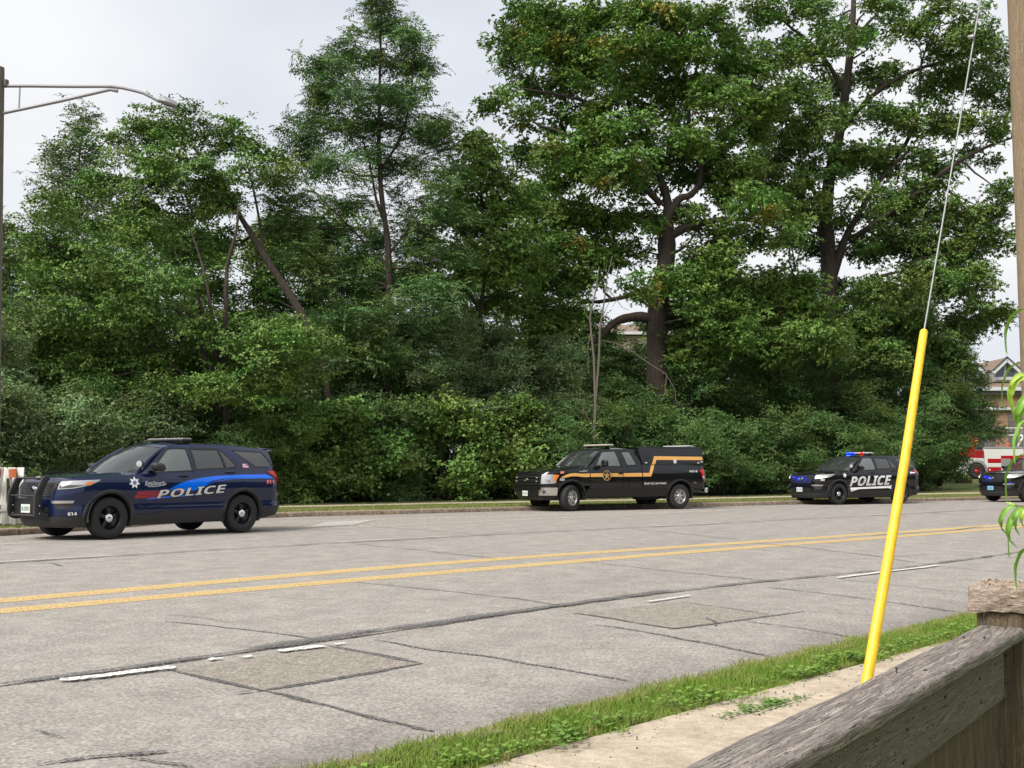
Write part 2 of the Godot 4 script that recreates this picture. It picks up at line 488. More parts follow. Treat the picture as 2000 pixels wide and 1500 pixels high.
func make_ground() -> void:
	rng.seed = 101
	var mb := MB.new()
	mb.grid([PackedVector3Array([Vector3(-420, -0.34, 420), Vector3(420, -0.34, 420)]), PackedVector3Array([Vector3(-420, -0.34, -420), Vector3(420, -0.34, -420)])], true)
	structure(obj("ground", mb, mat.turf))
	# road sheet
	var tone := FastNoiseLite.new()
	tone.frequency = 0.35
	tone.fractal_octaves = 4
	mb = MB.new()
	var rows := []
	var across := 44
	for j in across + 1:
		var row := PackedVector3Array()
		var s := -60.0
		while s < 130.0:
			var a := along(NEAR_KERB, s) + 0.012
			var b := along(FAR_KERB, s) - 0.012
			row.append(W(s, 0.0, lerpf(a, b, float(j) / across)))
			s += 0.4 if s > -2.0 and s < 62.0 else 4.0
		rows.append(row)
	mb.grid(rows)
	for k in mb.v.size():
		var p := mb.v[k]
		var f := 1.0 + 0.10 * tone.get_noise_2d(p.x * 0.25, p.z) + 0.05 * tone.get_noise_2d(p.x * 1.3 + 50, p.z * 1.3)
		var t := -p.z
		# oil and rubber worn into the wheel paths, patchy along the lane
		var lane := (t - along(DASHES, p.x)) / 4.3
		var wear := pow(absf(sin(PI * (lane * 1.0 + 0.15))), 6.0)
		f -= 0.055 * wear * clampf(0.6 + tone.get_noise_2d(p.x * 0.12, p.z * 0.4 + 80), 0, 1)
		# old bitumen skin along the near gutter
		var g := t - along(NEAR_KERB, p.x)
		f -= 0.24 * smoothstep(0.85, 0.35, g + 0.3 * tone.get_noise_2d(p.x, p.z * 2.0)) * smoothstep(0.05, 0.2, g)
		mb.col[k] = Color(f, f * (1.0 - 0.012 * wear), f)
	var road := obj("road", mb, mat.road)
	structure(road)
	# seams and sealed cracks
	var sealed := [
		[0.05, [[315, 1215], [475, 1231], [600, 1247], [640, 1252]]],
		[0.09, [[340, 1309], [420, 1329], [510, 1350]]],
		[0.085, [[500, 1352], [640, 1330], [740, 1314], [826, 1297]]],
		[0.10, [[640, 1262], [740, 1280], [826, 1297]]],
		[0.06, [[510, 1350], [600, 1372], [680, 1390], [780, 1418], [850, 1430]]],
		[0.045, [[735, 1250], [850, 1270], [950, 1282], [1000, 1290], [1120, 1310], [1245, 1331]]],
		[0.045, [[690, 1137], [900, 1157], [1000, 1169], [1110, 1185]]],
		[0.05, [[1118, 1198], [1200, 1209], [1323, 1229]]],
		[0.045, [[1160, 1221], [1300, 1243], [1400, 1262], [1510, 1285]]],
		[0.07, [[1305, 1230], [1380, 1222], [1450, 1212], [1565, 1194]]],
		[0.035, [[1340, 1177], [1420, 1188], [1505, 1201]]],
		[0.04, [[1450, 1213], [1550, 1228], [1672, 1251]]],
		[0.045, [[1136, 1097], [1300, 1115], [1400, 1125], [1520, 1137]]],
		[0.045, [[1500, 1147], [1600, 1158], [1750, 1178], [1900, 1200]]],
		[0.03, [[1640, 1132], [1760, 1145], [1895, 1160]]],
		[0.06, [[1470, 1060], [1560, 1069], [1700, 1085], [1785, 1099]]],
		[0.03, [[1835, 1107], [1920, 1114], [2000, 1124]]],
		[0.05, [[685, 1062], [800, 1073], [975, 1092]]],
		[0.05, [[1230, 1033], [1340, 1044], [1450, 1054]]],
		[0.04, [[720, 1028], [840, 1037], [960, 1047]]],
		[0.05, [[62, 1098], [105, 1101], [122, 1107]]],
		[0.07, [[70, 1497], [200, 1480], [345, 1470]]],
		[0.05, [[250, 1478], [320, 1489], [385, 1502]]],
		[0.03, [[65, 1425], [125, 1443]]],
		[0.08, [[1700, 1047], [1850, 1038], [1918, 1029]]],
		[0.05, [[1725, 1088], [1790, 1085], [1815, 1084]]],
		[0.10, [[1800, 1002], [1880, 1006], [1942, 1008]]],
		[0.05, [[1380, 1207], [1400, 1216], [1405, 1225]]],
		[0.03, [[300, 1200], [380, 1206], [450, 1216]]],
		[0.06, [[455, 1358], [500, 1352]]],
	]
	for c in sealed:
		mb = MB.new()
		var pts := []
		for q in c[1]:
			pts.append(G(q[0], q[1]))
		ribbon(mb, pts, c[0] * 0.66, 0.0045 + 0.0003 * road.get_child_count())
		obj("crack_seal", mb, mat.tar, road)
	for c in [[JOINT, -10.0, 70.0, 0.07, 0.0], [DASHES, -6.0, 40.0, 0.07, 0.20], [DASHES, 5.5, 11.5, 0.09, 0.30]]:
		mb = MB.new()
		var pts := []
		var s: float = c[1]
		while s < c[2]:
			pts.append(W(s, 0, along(c[0], s) + c[4] + 0.05 * sin(s * 0.7)))
			s += 0.8
		ribbon(mb, pts, c[3], 0.0148 if c[4] == 0.0 else (0.0154 if c[4] == 0.3 else 0.016), 0.6)
		obj("lane_seam", mb, mat.tar, road)
	# repaired slab and worn shoulder
	mb = MB.new()
	var corner := [G(340, 1309), G(510, 1350), G(826, 1297), G(640, 1262)]
	for q in 4:
		corner[q].y = 0.0030
	mb.quad(corner[0], corner[1], corner[2], corner[3])
	obj("repair_patch", mb, mat.patch, road)
	mb = MB.new()
	corner = [G(1118, 1198), G(1320, 1229), G(1500, 1203), G(1335, 1176)]
	for q in 4:
		corner[q].y = 0.0030
	mb.quad(corner[0], corner[1], corner[2], corner[3])
	obj("repair_patch", mb, mat.patch, road)
	mb = MB.new()
	strip(mb, -30.0, 33.0, 0.7, func(s): return along(EDGE, s) + 0.1, func(s): return minf(along(FAR_KERB, s) - 0.55, along(EDGE, s) + 2.1 + 1.6 * smoothstep(12.0, 19.0, s) * smoothstep(32.0, 22.0, s)), 0.0024, 0.0024)
	obj("gravelly_shoulder", mb, mat.shoulder, road)
	# painted lines
	for l in [[YELLOW_TOP, -0.40], [YELLOW_LOW, 0.38]]:
		mb = MB.new()
		strip(mb, -20.0, 75.0, 0.5, func(s): return along(l[0], s), func(s): return along(l[0], s) + l[1], 0.0034, 0.0034)
		obj("yellow_line", mb, mat.yellow, road)
	mb = MB.new()
	strip(mb, -20.0, 33.5, 0.5, func(s): return along(EDGE, s) - 0.10, func(s): return along(EDGE, s) + 0.10, 0.0039, 0.0039)
	obj("edge_line", mb, mat.white_line, road)
	mb = MB.new()
	strip(mb, 19.0, 32.0, 0.5, func(s): return lerpf(24.0, 20.35, (s - 19.0) / 13.0) - 0.1, func(s): return lerpf(24.0, 20.35, (s - 19.0) / 13.0) + 0.1, 0.0042, 0.0042)
	obj("edge_line", mb, mat.white_line, road)
	mb = MB.new()
	corner = [G(600, 1031), G(640, 1020), G(735, 1016), G(690, 1026)]
	for q in 4:
		corner[q].y = 0.0131
	mb.quad(corner[0], corner[1], corner[2], corner[3])
	obj("painted_arrow_remnant", mb, mat.white_line, road)
	for d in [[[118, 1333], [342, 1306], 0.11], [[545, 1275.5], [632, 1265.5], 0.11], [[470, 1286.5], [492, 1284], 0.06], [[405, 1292], [432, 1289], 0.06], [[652, 1262], [676, 1259.5], 0.05], [[1634, 1130.5], [1835, 1105.5], 0.085], [[1260, 1177.5], [1352, 1166], 0.05]]:
		mb = MB.new()
		var a := G(d[0][0], d[0][1])
		var b := G(d[1][0], d[1][1])
		ribbon(mb, [a, a.lerp(b, 0.06), a.lerp(b, 0.94), b], d[2], 0.0168, 0.12)
		obj("lane_dash", mb, mat.white_fresh, road)
	for d in [[8.2, 10.0], [14.5, 17.0], [23.0, 25.5], [32.0, 34.5]]:
		mb = MB.new()
		strip(mb, d[0], d[1], 0.5, func(s): return along(JOINT, s) + 0.10, func(s): return along(JOINT, s) + 0.2, 0.0168, 0.0168)
		obj("lane_dash", mb, mat.white_line, road)
	# far kerb in cast lengths
	var kerb := Node3D.new()
	kerb.name = "far_kerb"
	add_child(kerb)
	structure(kerb)
	var s0 := -30.0
	while s0 < 100.0:
		var s1 := s0 + (3.0 if s0 < 62.0 else 12.0)
		mb = MB.new()
		var prof := [[0.0, -0.1], [0.0, 0.09], [0.03, 0.125], [0.06, 0.132], [0.22, 0.135], [0.22, -0.1]]
		var cut := [rng.randf_range(-0.008, 0.008), rng.randf_range(-0.006, 0.006)]
		rows = []
		for i in 7:
			var s: float = lerpf(s0 + 0.012, s1 - 0.012, i / 6.0)
			var row := PackedVector3Array()
			for q in prof:
				row.append(W(s, q[1] + (cut[1] if q[1] > 0 else 0.0), along(FAR_KERB, s) + q[0] + cut[0]))
			rows.append(row)
		mb.grid(rows)
		for e in [0, 6]:
			for q in range(1, prof.size() - 1):
				mb.tri(rows[e][0], rows[e][q], rows[e][q + 1])
		obj("kerb_stone", mb, mat.kerb, kerb)
		s0 = s1
	# near kerb, hidden behind the grass
	mb = MB.new()
	strip(mb, -30, 100, 0.6, func(s): return along(NEAR_KERB, s), func(s): return along(NEAR_KERB, s), -0.05, 0.10)
	strip(mb, -30, 100, 0.6, func(s): return along(NEAR_KERB, s), func(s): return along(NEAR_KERB, s) - 0.15, 0.10, 0.105)
	structure(obj("near_kerb", mb, mat.kerb))
	# verge under the near grass, footway slabs
	mb = MB.new()
	strip(mb, -30, 100, 0.6, func(s): return along(NEAR_KERB, s) - 0.14, func(s): return along(NEAR_KERB, s) - 0.95, 0.095, 0.085)
	structure(obj("near_verge", mb, mat.soil))
	var walk := Node3D.new()
	walk.name = "near_footway"
	add_child(walk)
	structure(walk)
	var ws := -12.6
	while ws < 40.0:
		mb = MB.new()
		var lo: float = along(NEAR_KERB, ws + 0.7) - 2.35
		var hi: float = along(NEAR_KERB, ws + 0.7) - 0.50
		mb.box(W(ws + 0.75, 0.02, (lo + hi) / 2), Vector3(1.472, 0.16, hi - lo), 0.008)
		obj("footway_slab", mb, mat.walk, walk, true)
		ws += 1.5
	mb = MB.new()
	strip(mb, -30, 100, 1.0, func(s): return along(NEAR_KERB, s) - 2.3, func(s): return along(NEAR_KERB, s) - 2.7, 0.06, -0.22)
	strip(mb, -30, 100, 1.0, func(s): return along(NEAR_KERB, s) - 2.7, func(s): return along(NEAR_KERB, s) - 9.0, -0.22, -0.30)
	structure(obj("near_lawn", mb, mat.turf))
	# far verge, footway and rising lawn
	mb = MB.new()
	rows = []
	for k in [0.215, 1.0, 2.0, 3.2, 4.6, 7.0, 12.0, 20.0, 32.0, 50.0, 80.0, 140.0]:
		var row := PackedVector3Array()
		var s := -60.0
		while s <= 130.0:
			row.append(W(s, lawn_height(s, k) - (0.004 if k < 1 else 0.0), along(FAR_KERB, s) + k))
			s += 1.0
		rows.append(row)
	mb.grid(rows)
	structure(obj("far_verge", mb, mat.turf))
	mb = MB.new()
	strip(mb, -40, 100, 0.8, func(s): return along(FAR_KERB, s) + 3.25, func(s): return along(FAR_KERB, s) + 4.5, 0.0, 0.0)
	for k in mb.v.size():
		var p := mb.v[k]
		mb.v[k].y = lawn_height(p.x, -p.z - along(FAR_KERB, p.x)) + 0.014
	structure(obj("far_footway", mb, mat.walk))
	mb = MB.new()
	rows = []
	for k in [5.1, 7.0, 12.0, 20.0, 32.0, 50.0]:
		var row := PackedVector3Array()
		var s := -50.0
		while s <= 56.0:
			row.append(W(s, lawn_height(s, k) + 0.012, along(FAR_KERB, s) + k))
			s += 1.0
		rows.append(row)
	mb.grid(rows)
	structure(obj("leaf_litter", mb, mat.litter))

# ---------------------------------------------------------------- grass
func tuft(blades: int, tall: float, spread: float, seed_: int) -> MB:
	var r := RandomNumberGenerator.new()
	r.seed = seed_
	var mb := MB.new()
	for b in blades:
		var a := r.randf() * TAU
		var o := Vector3(cos(a), 0, sin(a)) * r.randf() * spread
		var lean := Vector3(r.randfn(0, 0.45), 0, r.randfn(0, 0.45))
		var h := tall * r.randf_range(0.55, 1.15)
		var side := Vector3(-sin(a), 0, cos(a)) * tall * 0.045
		var p1 := o + (Vector3.UP + lean * 0.5).normalized() * h * 0.55
		var p2 := o + (Vector3.UP * 0.8 + lean * 1.1).normalized() * h
		var g := r.randf_range(0.75, 1.25)
		mb.tint = Color(g * r.randf_range(0.9, 1.25), g, g * 0.9)
		mb.quad(o - side, o + side, p1 + side * 0.8, p1 - side * 0.8)
		mb.tri(p1 - side * 0.8, p1 + side * 0.8, p2)
	return mb

func scatter(called: String, mesh: Mesh, places: Array, colours: PackedColorArray, parent: Node3D = null) -> MultiMeshInstance3D:
	var mm := MultiMesh.new()
	mm.transform_format = MultiMesh.TRANSFORM_3D
	mm.use_colors = true
	mm.mesh = mesh
	mm.instance_count = places.size()
	for k in places.size():
		mm.set_instance_transform(k, places[k])
		mm.set_instance_color(k, colours[k])
	var o := MultiMeshInstance3D.new()
	o.multimesh = mm
	o.set_meta("kind", "stuff")
	if parent:
		o.name = called
		parent.add_child(o, true)
	else:
		o.name = numbered(called)
		add_child(o)
	return o

func make_grass() -> void:
	rng.seed = 202
	var patchy := FastNoiseLite.new()
	patchy.frequency = 0.9
	var m := tuft(8, 0.055, 0.03, 3).mesh(mat.grass)
	var places := []
	var cols := PackedColorArray()
	for k in 34000:
		var s := -1.0 + 20.0 * pow(rng.randf(), 1.25)
		var g := rng.randf()
		var n := patchy.get_noise_2d(s * 1.2, g * 2.0)
		var inner := 0.50 + 0.12 * patchy.get_noise_1d(s * 2.3) + 0.06 * patchy.get_noise_1d(s * 9.0)
		var t := along(NEAR_KERB, s) - 0.035 - g * (inner - 0.01)
		if g > 0.85 and rng.randf() < 0.5:
			continue
		var sc := rng.randf_range(0.55, 1.05) * (1.0 + 0.5 * n) * (0.75 if g > 0.8 else 1.0)
		places.append(Transform3D(Basis(Vector3.UP, rng.randf() * TAU).scaled(Vector3(sc, sc * rng.randf_range(0.8, 1.2), sc) * 1.1), W(s, 0.085, t)))
		var dry := clampf(0.10 + 0.7 * patchy.get_noise_2d(s * 3.0 + 30, g * 5.0) + (0.35 if g < 0.25 else 0.0) + rng.randfn(0, 0.15), 0, 1)
		cols.append(Color(0.15, 0.265, 0.035).lerp(Color(0.36, 0.33, 0.15), dry))
	tag(scatter("verge_grass", m, places, cols), "strip of short green grass between the near footway and road", "grass")
	var clover := MB.new()
	for b in 9:
		var a := b * 2.4
		var o := Vector3(cos(a), 0, sin(a)) * (0.01 + 0.004 * b)
		var up := Vector3(0, 0.02 + 0.004 * b, 0)
		var d := Vector3(cos(a), 0.25, sin(a)) * 0.03
		var w := Vector3(-sin(a), 0.1, cos(a)) * 0.014
		clover.tri(o + up, o + up + d * 0.6 + w, o + up + d)
		clover.tri(o + up, o + up + d, o + up + d * 0.6 - w)
	places = []
	cols = PackedColorArray()
	for k in 300:
		var s := 2.0 + 12.0 * rng.randf()
		var edge := 0.50 + 0.12 * patchy.get_noise_1d(s * 2.3)
		var t := along(NEAR_KERB, s) - edge + rng.randfn(0.05, 0.05)
		if patchy.get_noise_1d(s * 4.0 + 60) < -0.1:
			continue
		places.append(Transform3D(Basis(Vector3.UP, rng.randf() * TAU).scaled(Vector3.ONE * rng.randf_range(0.6, 1.3)), W(s, 0.095, t)))
		cols.append(Color(0.115, 0.205, 0.035) * rng.randf_range(0.8, 1.3))
	var sprig_spot := G(1500, 1378, 0.1)
	for k in 45:
		places.append(Transform3D(Basis(Vector3.UP, rng.randf() * TAU).scaled(Vector3(1.0, 0.5, 1.0) * rng.randf_range(0.4, 0.9)), sprig_spot + Vector3(rng.randfn(0, 0.17), -0.008, rng.randfn(0, 0.03))))
		cols.append(Color(0.10, 0.19, 0.035) * rng.randf_range(0.8, 1.3))
	tag(scatter("edge_weeds", clover.mesh(mat.grass), places, cols), "low broad-leaved weeds creeping over the near footway edge", "weeds")
	var crumb := MB.new()
	crumb.box(Vector3(0, 0.4, 0), Vector3(1, 0.8, 0.9), 0.25)
	places = []
	cols = PackedColorArray()
	for k in 300:
		var s := rng.randf_range(3.2, 8.0)
		var t := along(NEAR_KERB, s) - 0.54 - absf(rng.randfn(0, 0.16))
		places.append(Transform3D(Basis(Vector3.UP, rng.randf() * TAU).scaled(Vector3.ONE * (0.002 + 0.008 * pow(rng.randf(), 2.5))), W(s, 0.1, t)))
		cols.append(Color(1, 1, 1) * rng.randf_range(0.02, 0.22))
	tag(scatter("loose_crumbs", crumb.mesh(mat.grass, true), places, cols), "dark soil crumbs scattered on the near footway slabs", "crumbs")
	# far verge and lawn: coarser tufts
	m = tuft(7, 0.09, 0.09, 5).mesh(mat.grass)
	places = []
	cols = PackedColorArray()
	for k in 24000:
		var s := rng.randf_range(2.0, 66.0)
		var kk := 0.23 + rng.randf() * 2.98
		if k % 4 == 0:
			kk = rng.randf_range(4.55, 5.6)
		if k % 5 == 0:
			s = rng.randf_range(50.0, 95.0)
			kk = rng.randf_range(4.55, 30.0)
		var sc := rng.randf_range(0.5, 1.1)
		places.append(Transform3D(Basis(Vector3.UP, rng.randf() * TAU).scaled(Vector3(1.5, 0.75, 1.5) * sc), W(s, lawn_height(s, kk) - 0.005, along(FAR_KERB, s) + kk)))
		cols.append(Color(0.145, 0.20, 0.05).lerp(Color(0.30, 0.275, 0.125), clampf(0.25 + patchy.get_noise_2d(s, kk) + rng.randfn(0, 0.2), 0, 1)))
	tag(scatter("far_grass", m, places, cols), "mown grass behind the far kerb and on the rising lawn", "grass")

# ---------------------------------------------------------------- foliage
var sprigs := {}

func leaf(mb: MB, o: Vector3, d: Vector3, n: Vector3, l: float, w: float) -> void:
	var side := d.cross(n).normalized() * w * 0.5
	var up := side.cross(d).normalized()
	var mid := o + d * l * 0.5
	var tip := o + d * l - Vector3(0, l * 0.12, 0)
	mb.tri(o, mid + side + up * w * 0.14, tip)
	mb.tri(o, tip, mid - side + up * w * 0.14)

func make_sprigs() -> void:
	var r := RandomNumberGenerator.new()
	r.seed = 77
	for kind in ["oak", "maple", "hickory", "shrub", "vine", "poplar"]:
		var list := []
		for variant in 3:
			var mb := MB.new()
			var stems: int = {"oak": 4, "maple": 4, "hickory": 4, "shrub": 5, "vine": 4, "poplar": 4}[kind]
			for q in stems:
				var a := TAU * (q + r.randf_range(-0.3, 0.3)) / stems
				var out := Vector3(cos(a), r.randf_range(-0.15, 0.75), sin(a)).normalized()
				var n: int = {"oak": 6, "maple": 6, "hickory": 7, "shrub": 8, "vine": 5, "poplar": 6}[kind]
				var reach: float = {"oak": 0.26, "maple": 0.32, "hickory": 0.34, "shrub": 0.36, "vine": 0.30, "poplar": 0.32}[kind]
				var l0: float = {"oak": 0.155, "maple": 0.11, "hickory": 0.155, "shrub": 0.085, "vine": 0.13, "poplar": 0.085}[kind]
				var w0: float = {"oak": 0.088, "maple": 0.088, "hickory": 0.050, "shrub": 0.052, "vine": 0.115, "poplar": 0.075}[kind]
				for k in n:
					var f := (k + 0.6) / n
					if kind == "oak":
						f = 0.45 + 0.55 * f
					var o := out * reach * f + Vector3(0, -0.10 * f * f, 0)
					var dir := (out * 0.7 + Vector3(r.randfn(0, 0.65), r.randfn(-0.18, 0.35), r.randfn(0, 0.65))).normalized()
					if kind == "hickory":
						var sgn := 1.0 if k % 2 == 0 else -1.0
						dir = (out * 0.75 + out.cross(Vector3.UP).normalized() * sgn * 0.8 + Vector3(0, -0.35, 0)).normalized()
						if k == n - 1:
							dir = (out + Vector3(0, -0.5, 0)).normalized()
					var up := Vector3(r.randfn(0, 0.5), 1.0, r.randfn(0, 0.5)).normalized()
					var g := r.randf_range(0.78, 1.24)
					mb.tint = Color(g * r.randf_range(0.9, 1.15), g, g * r.randf_range(0.85, 1.1))
					var sc := r.randf_range(0.6, 1.3)
					leaf(mb, o, dir, up, l0 * sc, w0 * sc)
			list.append(mb)
		var clumps := []
		for variant in 3:
			var c := MB.new()
			for q in 15:
				var off := Vector3(r.randfn(), r.randfn() * 0.62, r.randfn()) * 0.30
				var b := Basis(Vector3.UP, r.randf() * TAU) * Basis(Vector3.RIGHT, r.randfn(0, 0.45))
				c.add(list[q % 3], Transform3D(b.scaled(Vector3.ONE * r.randf_range(0.75, 1.2)), off))
			clumps.append(c.mesh(mat.leaf))
		sprigs[kind] = clumps

func bend(a: Vector3, b: Vector3, sag: float, n := 4) -> Array:
	var pts := []
	var side := Vector3(rng.randfn(0, 1), rng.randfn(0, 0.4), rng.randfn(0, 1)) * a.distance_to(b) * sag
	for k in n + 1:
		var f := float(k) / n
		pts.append(a.lerp(b, f) + side * sin(PI * f) + Vector3(rng.randfn(0, 0.02), rng.randfn(0, 0.02), rng.randfn(0, 0.02)) * a.distance_to(b) * (0.0 if k == 0 else 1.0))
	return pts

func taper(a: float, b: float, n: int) -> Array:
	var out := []
	for k in n:
		out.append(lerpf(a, b, float(k) / maxi(1, n - 1)))
	return out

# limbs: [[points], thick, thin]; lobes: [centre, radius(, density)] of the leaf masses they carry
func plant(o: Node3D, limbs: Array, lobes: Array, kind: String, colour: Color, bark: Material, dens := 1.0, size := 1.0, flat := 0.85, odd := Color(0.15, 0.21, 0.05), odd_share := 0.06) -> void:
	var base := o.position
	var wood := MB.new()
	var knots := []
	for l in limbs:
		var pts := []
		for p in l[0]:
			pts.append(p - base)
		var fine := []
		for k in pts.size() - 1:
			for q in 3:
				fine.append(pts[k].cubic_interpolate(pts[k + 1], pts[maxi(k - 1, 0)], pts[mini(k + 2, pts.size() - 1)], q / 3.0))
		fine.append(pts[-1])
		var rad := taper(l[1], l[2], fine.size())
		for k in rad.size():
			rad[k] *= 1.0 + 0.07 * sin(k * 2.1 + l[1] * 40.0)
		wood.tube(fine, rad, 10 if l[1] > 0.12 else 6)
		for k in fine.size():
			knots.append([fine[k], rad[k]])
	var places := [[], [], []]
	var cols := [PackedColorArray(), PackedColorArray(), PackedColorArray()]
	for l in lobes:
		var c: Vector3 = l[0] - base
		var r: float = l[1]
		# nearest limb carries a branch to the lobe
		var best := 1e9
		var from := Vector3.ZERO
		var thick := 0.05
		for q in knots:
			var w: float = q[0].distance_to(c) + maxf(0.0, q[0].y - c.y) * 0.8
			if w < best:
				best = w
				from = q[0]
				thick = q[1]
		if knots.size() > 0 and from.distance_to(c) > 0.3:
			var br := bend(from, c, 0.10, 5)
			var r0 := minf(thick * 0.7, 0.03 + 0.018 * from.distance_to(c))
			wood.tube(br, taper(r0, 0.018, br.size()), 5, false)
		var clumps := maxi(5, int(16.0 * dens * r * r * (l[2] if l.size() > 2 else 1.0)))
		for k in clumps:
			var d := Vector3(rng.randfn(), rng.randfn() * 0.9 + 0.12, rng.randfn()).normalized()
			var rr := r * (0.30 + 0.80 * pow(rng.randf(), 0.55))
			var cc := c + Vector3(d.x, d.y * flat, d.z) * rr
			if cc.y < 0.12:
				cc.y = 0.12 + rng.randf() * 0.3
			if k % 3 == 0:
				wood.tube(bend(c.lerp(cc, 0.1), cc, 0.12, 3), taper(0.014, 0.006, 4), 3, false)
			var g := rng.randf_range(0.72, 1.30)
			var tone := colour * g
			tone.r *= rng.randf_range(0.88, 1.18)
			if rng.randf() < odd_share:
				tone = odd * g
			var which := rng.randi() % 3
			var b := Basis(Vector3.UP, rng.randf() * TAU) * Basis(Vector3.RIGHT, rng.randfn(0, 0.3))
			places[which].append(Transform3D(b.scaled(Vector3.ONE * size * rng.randf_range(0.8, 1.15)), cc))
			cols[which].append(tone)
	obj("trunk", wood, bark, o)
	for k in 3:
		scatter("crown", sprigs[kind][k], places[k], cols[k], o)

func px_limb(pts: Array, d: float, thick: float, thin: float, dd := 0.0) -> Array:
	var out := []
	for k in pts.size():
		out.append(P(pts[k][0], pts[k][1], d + dd * k / maxi(1, pts.size() - 1)))
	return [out, thick, thin]

func px_lobes(list: Array, d: float, deep: float) -> Array:
	var out := []
	for q in list:
		var dd: float = d + rng.randf_range(-deep, deep)
		out.append([P(q[0], q[1], dd), q[2] * dd / F, q[3] if q.size() > 3 else 1.0])
	return out

func ground_at(x: float, d: float) -> Vector3:
	var p := C((x - 1000.0) / F * d, 0, d)
	p.y = lawn_height(p.x, -p.z - along(FAR_KERB, p.x))
	return p

const OAK := Color(0.122, 0.218, 0.046)
const OAK2 := Color(0.112, 0.198, 0.048)
const MAPLE := Color(0.126, 0.222, 0.054)
const HICK := Color(0.098, 0.182, 0.058)
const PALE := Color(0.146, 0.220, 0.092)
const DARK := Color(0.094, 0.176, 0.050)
const VINE := Color(0.128, 0.218, 0.050)

